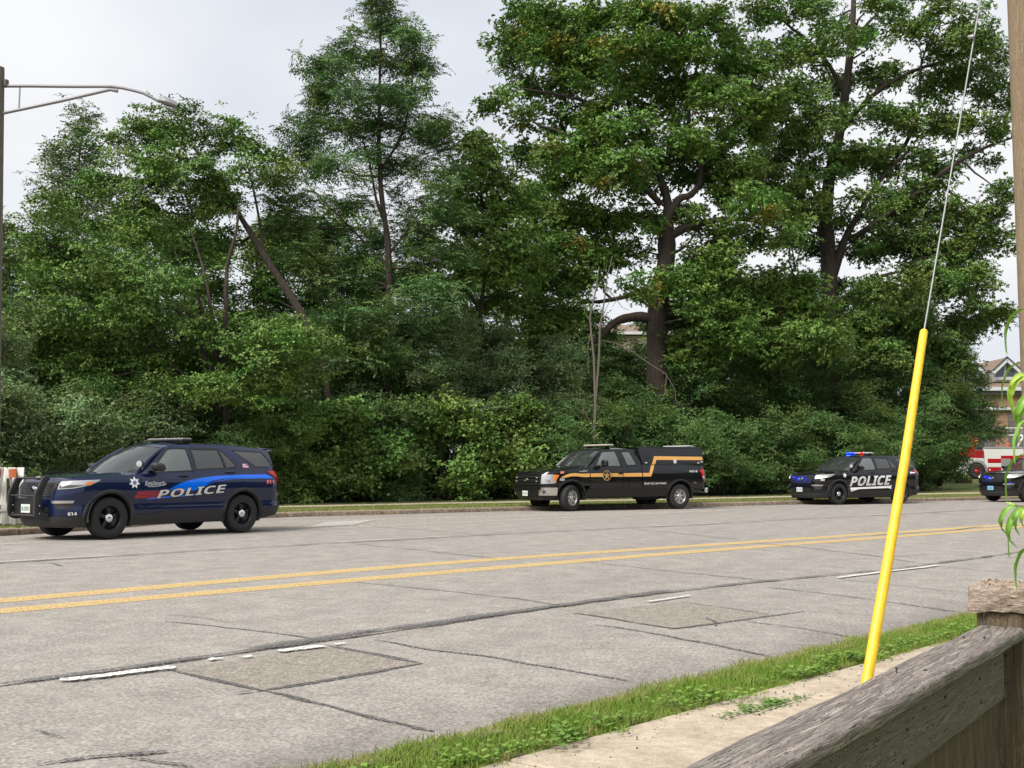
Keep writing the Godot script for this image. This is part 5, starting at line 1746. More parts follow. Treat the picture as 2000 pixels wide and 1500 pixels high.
func poly_tris(pts: Array) -> Array:
	var p := PackedVector2Array(pts)
	var ix := Geometry2D.triangulate_polygon(p)
	var out := []
	for k in range(0, ix.size(), 3):
		out.append([p[ix[k]], p[ix[k + 1]], p[ix[k + 2]]])
	return out

func ring_tris(pts: Array, inner: float, outer: float) -> Array:
	var a := Geometry2D.offset_polygon(PackedVector2Array(pts), -inner, Geometry2D.JOIN_MITER)[0]
	var b := Geometry2D.offset_polygon(PackedVector2Array(pts), outer, Geometry2D.JOIN_MITER)[0]
	var out := []
	var n := a.size()
	if b.size() != n:
		var c := Vector2.ZERO
		for p in pts:
			c += p / pts.size()
		a = PackedVector2Array(pts)
		b = PackedVector2Array()
		for p in pts:
			b.append(p + (p - c).normalized() * outer)
		n = a.size()
	var best := 0
	for k in n:
		if a[0].distance_to(b[k]) < a[0].distance_to(b[best]):
			best = k
	for k in n:
		var a0 := a[k]
		var a1 := a[(k + 1) % n]
		var b0 := b[(best + k) % n]
		var b1 := b[(best + k + 1) % n]
		out.append([a0, a1, b1])
		out.append([a0, b1, b0])
	return out

func star(c: Vector2, r: float, r2: float, n: int, turn := 0.0) -> Array:
	var out := []
	for k in n * 2:
		var a := TAU * k / (n * 2) + turn + PI / 2
		out.append(c + Vector2(cos(a), sin(a)) * (r if k % 2 == 0 else r2))
	return out

func disc(c: Vector2, r: float, n := 24) -> Array:
	var out := []
	for k in n:
		out.append(c + Vector2(cos(TAU * k / n), sin(TAU * k / n)) * r)
	return out

# letters as triangles: lower left corner, size, slant and rise along the line; grow thickens them for an outline
func letters(text: String, font: String, at: Vector2, size: Vector2, slant := 0.0, rise := 0.0, flip := false) -> Array:
	var tm := TextMesh.new()
	tm.font = fonts[font]
	tm.text = text
	tm.font_size = 48
	tm.depth = 0.0
	tm.curve_step = 1.5
	var arr := tm.get_mesh_arrays()
	var v: PackedVector3Array = arr[Mesh.ARRAY_VERTEX]
	var ix: PackedInt32Array = arr[Mesh.ARRAY_INDEX]
	var lo := Vector2(1e9, 1e9)
	var hi := -lo
	for p in v:
		lo = lo.min(Vector2(p.x, p.y))
		hi = hi.max(Vector2(p.x, p.y))
	var pts := []
	for p in v:
		var q := (Vector2(p.x, p.y) - lo) / (hi - lo)
		var y := q.y * size.y
		var x := q.x * size.x
		if flip:
			x = size.x - x + (size.y - y) * 0.0 - slant * y
			pts.append(at + Vector2(x + slant * size.y, y + rise * (size.x - q.x * size.x)))
		else:
			pts.append(at + Vector2(x + slant * y, y + rise * x))
	var out := []
	for k in range(0, ix.size(), 3):
		out.append([pts[ix[k]], pts[ix[k + 1]], pts[ix[k + 2]]])
	return out

func decal(parent: Node3D, called: String, tris: Array, material: Material, f: Callable) -> void:
	var mb := MB.new()
	lay(mb, tris, f)
	obj(called, mb, material, parent)

# the letters of a word, each its own part
func spell(t: Node3D, sg: float, tris: Array, m: Material, off: float, grow := 0.0) -> void:
	var owner_ := {}
	var groups := []
	for tr in tris:
		var hit := -1
		for p in tr:
			var key := Vector2i((p * 4000.0).round())
			if owner_.has(key):
				var g: int = owner_[key]
				if hit == -1:
					hit = g
				elif g != hit:
					for q in groups[g]:
						groups[hit].append(q)
						for p2 in q:
							owner_[Vector2i((p2 * 4000.0).round())] = hit
					groups[g] = []
		if hit == -1:
			hit = groups.size()
			groups.append([])
		groups[hit].append(tr)
		for p in tr:
			owner_[Vector2i((p * 4000.0).round())] = hit
	for g in groups:
		if g.size() > 0:
			art(t, sg, "letter", (outlined(g, grow) if grow > 0.0 else []) + g, m, off)

func outlined(tris: Array, d: float) -> Array:
	# copies shifted all round: reads as an outline behind the letters
	var out := []
	for k in 8:
		var o := Vector2(cos(TAU * k / 8.0), sin(TAU * k / 8.0)) * d
		for t in tris:
			out.append([t[0] + o, t[1] + o, t[2] + o])
	return out

func wheel(parent: Node3D, at: Vector3, left: bool, r: float, wide: float, rim: float, style: String, steer := 0.0) -> void:
	var w := Node3D.new()
	w.name = "wheel"
	parent.add_child(w, true)
	w.position = at
	w.rotation.y = steer + (0.0 if left else PI)
	var h := wide / 2
	var mb := MB.new()
	mb.lathe([Vector2(rim, -h * 0.9), Vector2(rim + 0.04, -h), Vector2(r - 0.03, -h * 0.97), Vector2(r - 0.004, -h * 0.8), Vector2(r, 0), Vector2(r - 0.004, h * 0.8), Vector2(r - 0.03, h * 0.97), Vector2(rim + 0.06, h), Vector2(rim + 0.02, h * 0.98), Vector2(rim, h * 0.9)], Vector3.ZERO, Basis(), 40)
	for k in 4:
		mb.lathe([Vector2(r + 0.001, -h * 0.62 + k * h * 0.42 - 0.012), Vector2(r + 0.004, -h * 0.62 + k * h * 0.42), Vector2(r + 0.001, -h * 0.62 + k * h * 0.42 + 0.012)], Vector3.ZERO, Basis(), 40)
	obj("tyre", mb, mat.rubber, w)
	var dark: bool = style == "police"
	var m: Material = mat.black_wheel if dark else mat.satin
	mb = MB.new()
	mb.lathe([Vector2(rim + 0.004, h * 0.93), Vector2(rim - 0.006, h * 0.96), Vector2(rim - 0.018, h * 0.86), Vector2(rim - 0.03, h * 0.5), Vector2(rim - 0.035, -h * 0.1), Vector2(0.02, -h * 0.12)], Vector3.ZERO, Basis(), 36)
	var rm := obj("rim", mb, m, w)
	# spokes between the openings
	var n := 5 if dark else 7
	var face := h * (0.42 if dark else 0.55)
	for k in n:
		var a := TAU * (k + 0.25) / n
		var b := Basis(Vector3.BACK, a)
		mb = MB.new()
		var rows := []
		for i in 7:
			var f := i / 6.0
			var rr := lerpf(0.05, rim - 0.022, f)
			var hw := lerpf(0.05, 0.030, sin(PI * f)) if dark else lerpf(0.055, 0.038, sin(PI * f))
			if f > 0.99:
				hw = 0.075 if dark else 0.07
			var z := face + 0.02 * sin(PI * f) - (0.01 if f > 0.9 else 0.0)
			rows.append(PackedVector3Array([b * Vector3(rr, -hw, z - 0.03), b * Vector3(rr, -hw * 0.8, z), b * Vector3(rr, hw * 0.8, z), b * Vector3(rr, hw, z - 0.03)]))
		mb.grid(rows, true)
		obj("spoke", mb, m, rm)
	mb = MB.new()
	if dark:
		mb.lathe([Vector2(0.085, face - 0.01), Vector2(0.085, face + 0.03), Vector2(0.072, face + 0.05), Vector2(0.04, face + 0.062), Vector2(0.0, face + 0.065)], Vector3.ZERO, Basis(), 24)
		obj("hub_cap", mb, mat.chrome, w)
	else:
		mb.lathe([Vector2(0.088, face - 0.01), Vector2(0.086, face + 0.03), Vector2(0.06, face + 0.05), Vector2(0.0, face + 0.055)], Vector3.ZERO, Basis(), 24)
		obj("hub_cap", mb, mat.satin, w)

func wheel_set(t: Node3D, r: float, wide: float, rim: float, half: float, style: String, steer := 0.0) -> void:
	for ax in [V.fa, V.ra]:
		for sg in [1.0, -1.0]:
			wheel(t, Vector3(ax, r, sg * half), sg > 0, r, wide, rim, style, steer if ax < 0 else 0.0)
			# dark liner of the wheel well
			var mb := MB.new()
			var rows := [PackedVector3Array(), PackedVector3Array()]
			for k in 15:
				var a := PI * (k / 14.0) * 1.1 - 0.05 * PI
				for j in 2:
					rows[j].append(Vector3(ax + cos(a) * (V.arch + 0.012), V.hub + sin(a) * (V.arch + 0.012), sg * (half - wide / 2 - 0.07 if j == 0 else along(V.w, 0.85) - 0.012)))
			mb.grid(rows)
			for k in 14:
				mb.tri(Vector3(ax, V.hub - 0.1, rows[0][0].z), rows[0][k], rows[0][k + 1])
			obj("wheel_well", mb, mat.void, t)

func moulding(t: Node3D, r0: float, r1: float, off: float, material: Material, a0 := -0.12, a1 := 1.12) -> void:
	for ax in [V.fa, V.ra]:
		for sg in [1.0, -1.0]:
			var mb := MB.new()
			var rows := [PackedVector3Array(), PackedVector3Array(), PackedVector3Array(), PackedVector3Array()]
			for k in 31:
				var a: float = PI * lerpf(a0, a1, k / 30.0)
				for j in 4:
					var rr: float = [r0 - 0.004, r0, lerpf(r0, r1, 0.75), r1][j]
					var o: float = [-0.06, off, off, 0.001][j]
					rows[j].append(shell(ax + cos(a) * rr, maxf(0.22, V.hub + sin(a) * rr), o, sg))
			mb.grid(rows, sg < 0)
			obj("arch_moulding", mb, material, t)

func window_set(t: Node3D, windows: Array) -> void:
	for w in windows:
		for sg in [1.0, -1.0]:
			var mb := MB.new()
			lay(mb, poly_tris(w[1]), func(p: Vector2) -> Vector3: return upper(p.x, p.y, -0.008, sg), 0.15)
			var g := obj(w[0], mb, w[2], t)
			mb = MB.new()
			lay(mb, ring_tris(w[1], 0.012, 0.030), func(p: Vector2) -> Vector3: return upper(p.x, p.y, 0.003, sg), 0.15)
			obj("window_trim", mb, mat.trim, g)

func upper_sheet(mb: MB, x0: float, x1: float, windows: Array, sg: float) -> void:
	var step := 0.022
	var nx := int((x1 - x0) / step)
	var polys := []
	for w in windows:
		polys.append(PackedVector2Array(w[1]))
	for i in nx:
		var xa := x0 + i * step
		var xb := xa + step
		var m := 24
		for j in m:
			var fa := float(j) / m
			var fb := float(j + 1) / m
			var ya0 := lerpf(top_of(xa), rail_of(xa), fa)
			var ya1 := lerpf(top_of(xa), rail_of(xa), fb)
			var yb0 := lerpf(top_of(xb), rail_of(xb), fa)
			var yb1 := lerpf(top_of(xb), rail_of(xb), fb)
			var c := Vector2((xa + xb) / 2, (ya0 + yb0 + ya1 + yb1) / 4)
			var inside := false
			for p in polys:
				if Geometry2D.is_point_in_polygon(c, p):
					inside = true
			if not inside:
				mb.quad(upper(xa, ya0, 0, sg), upper(xb, yb0, 0, sg), upper(xb, yb1, 0, sg), upper(xa, ya1, 0, sg))

func across_sheet(mb: MB, edge: Array, crown: Callable, n := 14) -> void:
	# edge points on the driver's side joined across to their mirror images
	var rows := []
	for k in edge.size():
		var row := PackedVector3Array()
		for i in n + 1:
			var q := 1.0 - 2.0 * i / n
			var e: Vector3 = edge[k]
			var c: Vector3 = crown.call(e, q)
			row.append(Vector3(e.x, e.y, e.z * q) + c)
		rows.append(row)
	mb.grid(rows)

func ledge_light(parent: Node3D, at: Vector3, c: Color, energy: float) -> void:
	var l := OmniLight3D.new()
	l.name = "flash"
	l.light_color = c
	l.light_energy = energy
	l.omni_range = 12.0
	l.omni_attenuation = 2.0
	l.light_size = 0.08
	l.shadow_enabled = true
	parent.add_child(l, true)
	l.position = at

func suv(called: String, label: String, at: Vector3, turn: float, livery: String) -> Node3D:
	V = {
		"w": [Vector2(0.15, 0.84), Vector2(0.25, 0.90), Vector2(0.42, 0.962), Vector2(0.53, 0.978), Vector2(0.62, 0.964), Vector2(0.72, 0.974), Vector2(0.80, 0.993), Vector2(0.92, 0.998), Vector2(1.04, 0.990), Vector2(1.12, 0.972), Vector2(1.2, 0.94), Vector2(1.32, 0.895)],
		"xf": [Vector2(0.15, -2.28), Vector2(0.3, -2.40), Vector2(0.5, -2.45), Vector2(0.7, -2.455), Vector2(0.9, -2.42), Vector2(1.02, -2.37), Vector2(1.12, -2.26)],
		"xr": [Vector2(0.2, 2.44), Vector2(0.45, 2.58), Vector2(0.62, 2.585), Vector2(0.85, 2.53), Vector2(1.1, 2.53), Vector2(1.32, 2.45)],
		"xcf": -1.84, "lcf": 0.84, "lff": 0.52, "rzf": 0.44, "bow": 0.05, "xcr": 2.22, "lcr": 0.42, "lfr": 0.72, "rzr": 0.22,
		"top": [Vector2(-3.3, 1.075), Vector2(-2.6, 1.085), Vector2(-2.1, 1.10), Vector2(-1.5, 1.135), Vector2(-0.95, 1.178), Vector2(0, 1.222), Vector2(1.3, 1.285), Vector2(2.2, 1.295), Vector2(3.5, 1.29)],
		"rail": [Vector2(-0.97, 1.182), Vector2(-0.80, 1.31), Vector2(-0.5, 1.515), Vector2(-0.22, 1.685), Vector2(-0.08, 1.728), Vector2(0.1, 1.748), Vector2(0.5, 1.762), Vector2(1.4, 1.75), Vector2(2.0, 1.71), Vector2(2.42, 1.668)],
		"roof_half": 0.655, "fa": -1.512, "ra": 1.512, "arch": 0.452, "hub": 0.385,
	}
	var body: Material = mat.navy if livery == "navy" else mat.black_paint
	var t := thing(called, label, "police car", at, turn)
	var umin: float = V.xcf - V.lcf - V.lff
	var umax: float = V.xcr + V.lcr + V.lfr
	var base := 0.43
	var sill := func(u: float) -> float: return arch_low(u, base + 0.055 * smoothstep(-0.9, -0.3, u) * smoothstep(1.15, 0.85, u) + (0.08 * smoothstep(1.9, 2.4, u)))
	var mb := MB.new()
	for sg in [1.0, -1.0]:
		side_panel(mb, umin, -0.885, sill, top_of, 0.0, sg, 18)
	var shell_ := obj("front_body", mb, body, t)
	mb = MB.new()
	for sg in [1.0, -1.0]:
		side_panel(mb, 1.325, umax, sill, top_of, 0.0, sg, 18)
	obj("rear_body", mb, body, t)
	# doors
	for sg in [1.0, -1.0]:
		for dr in [[-0.878, 0.296], [0.304, 1.318]]:
			mb = MB.new()
			side_panel(mb, dr[0], dr[1], sill, func(u): return top_of(u) - 0.004, 0.0, sg, 18)
			var door := obj("door", mb, body, t)
			mb = MB.new()
			var hx: float = dr[1] - 0.23 if dr[0] < 0 else dr[1] - 0.14
			var hy: float = 1.148 if dr[0] < 0 else 1.215
			var hp := shell(hx, hy, 0.022, sg)
			mb.box(hp, Vector3(0.22, 0.032, 0.026), 0.011)
			var hd := obj("handle", mb, body, door, true)
			mb = MB.new()
			lay(mb, poly_tris(disc(Vector2(hx, hy - 0.005), 0.045, 16)), func(p: Vector2) -> Vector3: return shell(p.x, p.y, 0.002, sg))
			obj("handle_cup", mb, mat.trim, hd)
			mb = MB.new()
			# dark gap behind the door edges
			side_panel(mb, dr[0] - 0.02, dr[1] + 0.02, sill, func(u): return top_of(u) - 0.01, -0.02, sg, 6)
			obj("door_gap", mb, mat.void, door)
	# lower cladding and bumper skirts
	mb = MB.new()
	for sg in [1.0, -1.0]:
		side_panel(mb, umin, V.fa - 0.40, func(u): return arch_low(u, 0.225), func(u): return maxf(sill.call(u) - 0.004, 0.23), 0.006, sg, 5)
		side_panel(mb, V.fa + 0.38, V.ra - 0.38, func(u): return arch_low(u, 0.245), func(u): return maxf(sill.call(u) - 0.004, 0.25), 0.010, sg, 6)
		side_panel(mb, V.ra + 0.40, umax, func(u): return arch_low(u, 0.27 + 0.05 * smoothstep(2.0, 2.4, u)), func(u): return maxf(sill.call(u) - 0.004, 0.28), 0.006, sg, 5)
	obj("lower_cladding", mb, mat.clad, t)
	moulding(t, 0.450, 0.520, 0.014, mat.clad)
	# underbody and cabin
	mb = MB.new()
	mb.box(Vector3(0.05, 0.32, 0), Vector3(4.5, 0.20, 1.2), 0.05)
	mb.box(Vector3(0.05, 0.34, 0), Vector3(2.0, 0.2, 1.75), 0.05)
	mb.box(Vector3(-2.05, 0.33, 0), Vector3(0.5, 0.22, 1.5), 0.05)
	mb.box(Vector3(2.2, 0.38, 0), Vector3(0.5, 0.16, 1.4), 0.05)
	obj("underbody", mb, mat.void, t, true)
	mb = MB.new()
	mb.box(Vector3(0.7, 0.98, 0), Vector3(3.2, 0.30, 1.6), 0.03)
	for z in [-0.38, 0.38]:
		mb.box(Vector3(0.02, 1.2, z), Vector3(0.14, 0.62, 0.5), 0.06, Basis(Vector3.BACK, -0.2))
		mb.box(Vector3(0.12, 1.53, z), Vector3(0.1, 0.16, 0.26), 0.04, Basis(Vector3.BACK, -0.15))
	mb.box(Vector3(0.95, 1.25, 0), Vector3(0.14, 0.45, 1.25), 0.05, Basis(Vector3.BACK, -0.2))
	mb.box(Vector3(0.45, 1.35, 0), Vector3(0.03, 0.6, 1.2), 0.01)
	mb.box(Vector3(-0.62, 1.12, 0), Vector3(0.5, 0.16, 1.4), 0.06)
	obj("interior", mb, mat.seat, t, true)
	mb = MB.new()
	mb.lathe([Vector2(0.17, -0.015), Vector2(0.185, 0.0), Vector2(0.17, 0.015)], Vector3(-0.42, 1.22, 0.38), Basis(Vector3.UP, PI / 2 - 0.1), 20)
	obj("steering_wheel", mb, mat.trim, t)
	# bonnet
	var edge := []
	var u := umin + 0.002
	while u < -0.90:
		edge.append(shell(u, top_of(u)))
		u += 0.06 if u > -2.75 else 0.03
	mb = MB.new()
	across_sheet(mb, edge, func(e: Vector3, q: float) -> Vector3:
		var s := absf(q)
		var far := smoothstep(-2.5, -1.6, e.x)
		var ridge := 0.014 * exp(-pow((s - 0.62) / 0.10, 2.0)) * far
		return Vector3(0, (0.030 + 0.035 * far) * (1.0 - pow(s, 3.0)) + ridge, 0), 26)
	obj("bonnet", mb, body, t)
	# upper body
	var windows := [
		["front_side_window", [Vector2(-0.62, 1.222), Vector2(-0.14, 1.655), Vector2(-0.05, 1.672), Vector2(0.262, 1.678), Vector2(0.30, 1.256)], mat.glass_sheen],
		["rear_side_window", [Vector2(0.392, 1.268), Vector2(0.376, 1.676), Vector2(1.02, 1.672), Vector2(1.098, 1.294)], mat.glass_tint],
		["vent_window", [Vector2(1.136, 1.300), Vector2(1.062, 1.668), Vector2(1.11, 1.648), Vector2(1.392, 1.334)], mat.glass_tint],
		["quarter_window", [Vector2(1.385, 1.652), Vector2(2.17, 1.626), Vector2(2.36, 1.334), Vector2(1.90, 1.326)], mat.glass_tint],
	]
	mb = MB.new()
	for sg in [1.0, -1.0]:
		upper_sheet(mb, -0.96, 2.40, windows, sg)
	obj("pillars", mb, body, t)
	window_set(t, windows)
	mb = MB.new()
	edge = []
	var x := -0.22
	while x < 2.43:
		edge.append(Vector3(x, rail_of(x), upper(x, rail_of(x)).z))
		x += 0.08
	across_sheet(mb, edge, func(e: Vector3, q: float) -> Vector3:
		return Vector3(-0.13 * (1.0 - q * q) * smoothstep(0.6, -0.2, e.x), 0.045 * (1.0 - pow(absf(q), 2.6)), 0))
	obj("roof", mb, body, t)
	mb = MB.new()
	var rows := []
	for j in 9:
		var f := j / 8.0
		var row := PackedVector3Array()
		for i in 17:
			var q := 1.0 - i / 8.0
			var lo := Vector3(-0.93 - 0.20 * (1.0 - q * q), 1.185 + 0.045 * (1.0 - q * q), q * 0.845)
			var hi := Vector3(-0.215 - 0.13 * (1.0 - q * q), 1.682 + 0.043 * (1.0 - pow(absf(q), 2.6)), q * 0.648)
			row.append(lo.lerp(hi, f) + Vector3(-0.02, 0.025, 0) * sin(PI * f))
		rows.append(row)
	mb.grid(rows)
	obj("windscreen", mb, mat.windscreen_clear, t)
	for sg in [1.0, -1.0]:
		mb = MB.new()
		var pts := []
		for k in 7:
			var f := k / 6.0
			pts.append(Vector3(-0.945, 1.175, 0.865 * sg).lerp(Vector3(-0.21, 1.69, 0.652 * sg), f) + Vector3(-0.02, 0.026, 0.012 * sg) * sin(PI * f))
		mb.tube(pts, taper(0.030, 0.030, 7), 8)
		obj("windscreen_pillar", mb, body, t)
	mb = MB.new()
	mb.tube([Vector3(-1.0, 1.205, 0.6), Vector3(-0.8, 1.33, 0.28), Vector3(-0.72, 1.40, 0.05)], [0.01, 0.008, 0.006], 5)
	mb.tube([Vector3(-1.08, 1.215, -0.05), Vector3(-0.88, 1.31, -0.32), Vector3(-0.80, 1.36, -0.52)], [0.01, 0.008, 0.006], 5)
	obj("wipers", mb, mat.trim, t)
	# tailgate glass and spoiler
	mb = MB.new()
	rows = []
	for j in 5:
		var f := j / 4.0
		var row := PackedVector3Array()
		for i in 9:
			var q := 1.0 - i / 4.0
			row.append(Vector3(2.40 + 0.03 * (1 - q * q), 1.672, q * 0.60).lerp(Vector3(2.465 + 0.03 * (1 - q * q), 1.292, q * 0.80), f))
		rows.append(row)
	mb.grid(rows)
	obj("rear_window", mb, mat.glass_tint, t)
	mb = MB.new()
	mb.box(Vector3(2.43, 1.685, 0), Vector3(0.26, 0.035, 1.2), 0.015, Basis(Vector3.BACK, -0.10))
	obj("spoiler", mb, body, t, true)
	# lamps
	for sg in [1.0, -1.0]:
		mb = MB.new()
		var hl := [Vector2(-2.53, 1.062), Vector2(-1.72, 1.088), Vector2(-1.76, 1.060), Vector2(-1.93, 0.985), Vector2(-2.22, 0.930), Vector2(-2.53, 0.912)]
		lay(mb, poly_tris(hl), func(p: Vector2) -> Vector3: return shell(p.x, p.y, 0.006, sg), 0.06)
		var lamp := obj("headlight", mb, mat.lens, t)
		mb = MB.new()
		lay(mb, ring_tris(hl, 0.003, 0.014), func(p: Vector2) -> Vector3: return shell(p.x, p.y, 0.003, sg), 0.06)
		obj("surround", mb, mat.trim, lamp)
		mb = MB.new()
		lay(mb, poly_tris([Vector2(-2.50, 0.995), Vector2(-2.02, 0.988), Vector2(-2.24, 0.945), Vector2(-2.50, 0.928)]), func(p: Vector2) -> Vector3: return shell(p.x, p.y, 0.009, sg), 0.06)
		obj("inner_lens", mb, mat.lamp_dark if livery == "navy" else mat.white_lamp, lamp)
		mb = MB.new()
		lay(mb, poly_tris([Vector2(-2.02, 1.035), Vector2(-1.83, 1.05), Vector2(-1.93, 0.995), Vector2(-2.03, 0.985)]), func(p: Vector2) -> Vector3: return shell(p.x, p.y, 0.009, sg), 0.06)
		obj("turn_lens", mb, mat.amber if livery == "navy" else mat.lens, lamp)
		mb = MB.new()
		lay(mb, poly_tris([Vector2(-2.62, 0.71), Vector2(-2.16, 0.712), Vector2(-2.18, 0.665), Vector2(-2.60, 0.660)]), func(p: Vector2) -> Vector3: return shell(p.x, p.y, 0.010, sg), 0.06)
		obj("fog_light", mb, mat.satin, t)
		mb = MB.new()
		lay(mb, poly_tris([Vector2(-2.58, 0.655), Vector2(-2.16, 0.66), Vector2(-2.2, 0.575), Vector2(-2.45, 0.56)]), func(p: Vector2) -> Vector3: return shell(p.x, p.y, 0.004, sg), 0.06)
		obj("bumper_vent", mb, mat.grille, t)
		mb = MB.new()
		var tl := [Vector2(2.17, 1.225), Vector2(2.62, 1.24), Vector2(2.66, 1.10), Vector2(2.52, 0.96), Vector2(2.44, 0.975), Vector2(2.34, 1.11)]
		lay(mb, poly_tris(tl), func(p: Vector2) -> Vector3: return shell(p.x, p.y, 0.014, sg), 0.06)
		lay(mb, ring_tris(tl, 0.0, 0.016), func(p: Vector2) -> Vector3: return shell(p.x, p.y, 0.004, sg), 0.06)
		var tail := obj("tail_light", mb, mat.tail, t)
		mb = MB.new()
		lay(mb, poly_tris([Vector2(2.36, 1.09), Vector2(2.60, 1.10), Vector2(2.52, 0.985), Vector2(2.45, 0.99)]), func(p: Vector2) -> Vector3: return shell(p.x, p.y, 0.018, sg), 0.06)
		obj("lower_lens", mb, mat.tail_dark, tail)
		# mirror
		mb = MB.new()
		rows = []
		for j in 9:
			var b := PI * j / 8.0
			var row := PackedVector3Array()
			for i in 17:
				var a := TAU * i / 16.0
				var p := Vector3(sin(b) * cos(a), cos(b), sin(b) * sin(a))
				p = Vector3(signf(p.x) * pow(absf(p.x), 0.7) * 0.13, signf(p.y) * pow(absf(p.y), 0.75) * 0.082, signf(p.z) * pow(absf(p.z), 0.7) * 0.12)
				row.append(Vector3(-0.58 + p.x - 0.03 * p.y / 0.08, 1.318 + p.y, sg * (1.06 + p.z)))
			rows.append(row)
		mb.grid(rows)
		var mir := obj("mirror", mb, mat.clad if livery == "navy" else mat.black_paint, t)
		mb = MB.new()
		mb.box(Vector3(-0.62, 1.245, sg * 0.96), Vector3(0.12, 0.03, 0.16), 0.012)
		obj("mirror_arm", mb, mat.trim, mir, true)
	mb = MB.new()
	lay(mb, poly_tris([Vector2(umin, 1.045), Vector2(-2.60, 1.055), Vector2(-2.575, 0.95), Vector2(-2.70, 0.765), Vector2(umin, 0.745)]), func(p: Vector2) -> Vector3: return shell(p.x, p.y, 0.006, 1.0), 0.06)
	lay(mb, poly_tris([Vector2(umin, 1.045), Vector2(-2.60, 1.055), Vector2(-2.575, 0.95), Vector2(-2.70, 0.765), Vector2(umin, 0.745)]), func(p: Vector2) -> Vector3: return shell(p.x, p.y, 0.006, -1.0), 0.06)
	var gr := obj("grille", mb, mat.grille, t)
	for k in 6:
		mb = MB.new()
		for sg in [1.0, -1.0]:
			var pts := []
			for i in 9:
				pts.append(shell(lerpf(umin, -2.66, i / 8.0), 0.79 + k * 0.045, 0.010, sg))
			mb.tube(pts, taper(0.006, 0.006, 9), 5)
		obj("grille_bar", mb, mat.clad, gr)
	var nose := shell(umin, 0.92, 0.02)
	mb = MB.new()
	mb.lathe([Vector2(0.0, 0.012), Vector2(0.07, 0.008), Vector2(0.075, 0.0)], Vector3.ZERO, Basis(), 24)
	put("oval_emblem", mb.mesh(mat.chrome), gr, nose, Basis(Vector3.UP, -PI / 2) * Basis().scaled(Vector3(1.5, 0.62, 1)))
	mb = MB.new()
	lay(mb, poly_tris([Vector2(umin, 0.60), Vector2(-2.72, 0.60), Vector2(-2.66, 0.46), Vector2(umin, 0.45)]), func(p: Vector2) -> Vector3: return shell(p.x, p.y, 0.005, 1.0), 0.06)
	lay(mb, poly_tris([Vector2(umin, 0.60), Vector2(-2.72, 0.60), Vector2(-2.66, 0.46), Vector2(umin, 0.45)]), func(p: Vector2) -> Vector3: return shell(p.x, p.y, 0.005, -1.0), 0.06)
	obj("lower_intake", mb, mat.grille, t)
	# number plate
	var px := -2.635 if livery == "navy" else -2.53
	var py := 0.565 if livery == "navy" else 0.53
	mb = MB.new()
	mb.box(Vector3(px, py, 0), Vector3(0.012, 0.155, 0.305), 0.004)
	var np := obj("number_plate", mb, mat.plate if livery != "dark" else mat.plate_blue, t, true)
	mb = MB.new()
	var word: String = {"navy": "M 23078", "black": "FP 301", "dark": "M 1943"}[livery]
	lay(mb, letters(word, "sans", Vector2(-0.12, -0.038), Vector2(0.24, 0.075)), func(p: Vector2) -> Vector3: return Vector3(px - 0.008, py + p.y, p.x))
	obj("plate_number", mb, plain(Color(0.04, 0.12, 0.09), 0.6), np)
	# roof light bar
	var bar := Node3D.new()
	bar.name = "light_bar"
	t.add_child(bar, true)
	mb = MB.new()
	mb.box(Vector3(0.40, 1.828, 0), Vector3(0.27, 0.016, 1.22), 0.007)
	for z in [-0.52, 0.52]:
		mb.box(Vector3(0.42, 1.80, z), Vector3(0.12, 0.06, 0.09), 0.02)
	obj("base", mb, mat.trim, bar, true)
	for k in 8:
		mb = MB.new()
		var z := -0.5325 + k * 0.152
		mb.box(Vector3(0.40 - 0.03 * (1.0 - pow(absf(z) / 0.6, 2.0)), 1.858, z), Vector3(0.24, 0.042, 0.148), 0.014)
		var m: Material = mat.clear_lamp
		if livery == "navy":
			m = mat.lamp_dark
		elif livery == "black" and k < 3:
			m = mat.blue_lamp
		elif livery == "black" and k == 5:
			m = mat.red_lamp
		elif livery == "dark" and k in [1, 2, 3]:
			m = mat.blue_lamp
		obj("lamp_module", mb, m, bar, true)
	mb = MB.new()
	mb.box(Vector3(0.40, 1.8835, 0), Vector3(0.2, 0.008, 1.16), 0.003)
	obj("lid", mb, mat.silver if livery == "navy" else mat.clear_lamp, bar, true)
	# spot lamp on the driver's pillar
	mb = MB.new()
	mb.lathe([Vector2(0.0, -0.085), Vector2(0.035, -0.08), Vector2(0.06, -0.045), Vector2(0.072, 0.0), Vector2(0.070, 0.02), Vector2(0.062, 0.024)], Vector3(-0.90, 1.375, 0.93), Basis(Vector3.UP, -PI / 2 + 0.5), 20)
	var spot := obj("spot_lamp", mb, mat.trim, t)
	mb = MB.new()
	mb.lathe([Vector2(0.062, 0.020), Vector2(0.04, 0.024), Vector2(0.0, 0.026)], Vector3(-0.90, 1.375, 0.93), Basis(Vector3.UP, -PI / 2 + 0.5), 20)
	obj("spot_lens", mb, mat.lens, spot)
	mb = MB.new()
	mb.tube([Vector3(-0.86, 1.33, 0.93), Vector3(-0.80, 1.27, 0.88)], [0.016, 0.02], 8)
	obj("spot_arm", mb, mat.satin, spot)
	mb = MB.new()
	mb.box(Vector3(1.55, 1.805, 0.2), Vector3(0.10, 0.03, 0.05), 0.012)
	mb.tube([Vector3(1.9, 1.76, 0.0), Vector3(1.96, 1.86, 0.0)], [0.006, 0.003], 5)
	obj("aerial", mb, mat.trim, t)
	wheel_set(t, 0.382, 0.255, 0.235, 0.835, "police")
	for sg in [1.0, -1.0]:
		suv_livery(t, shell_, livery, sg)
	return t

func art(t: Node3D, sg: float, called: String, tris: Array, m: Material, off: float) -> void:
	decal(t, called, tris, m, func(p: Vector2) -> Vector3: return shell(p.x, p.y, off, sg))

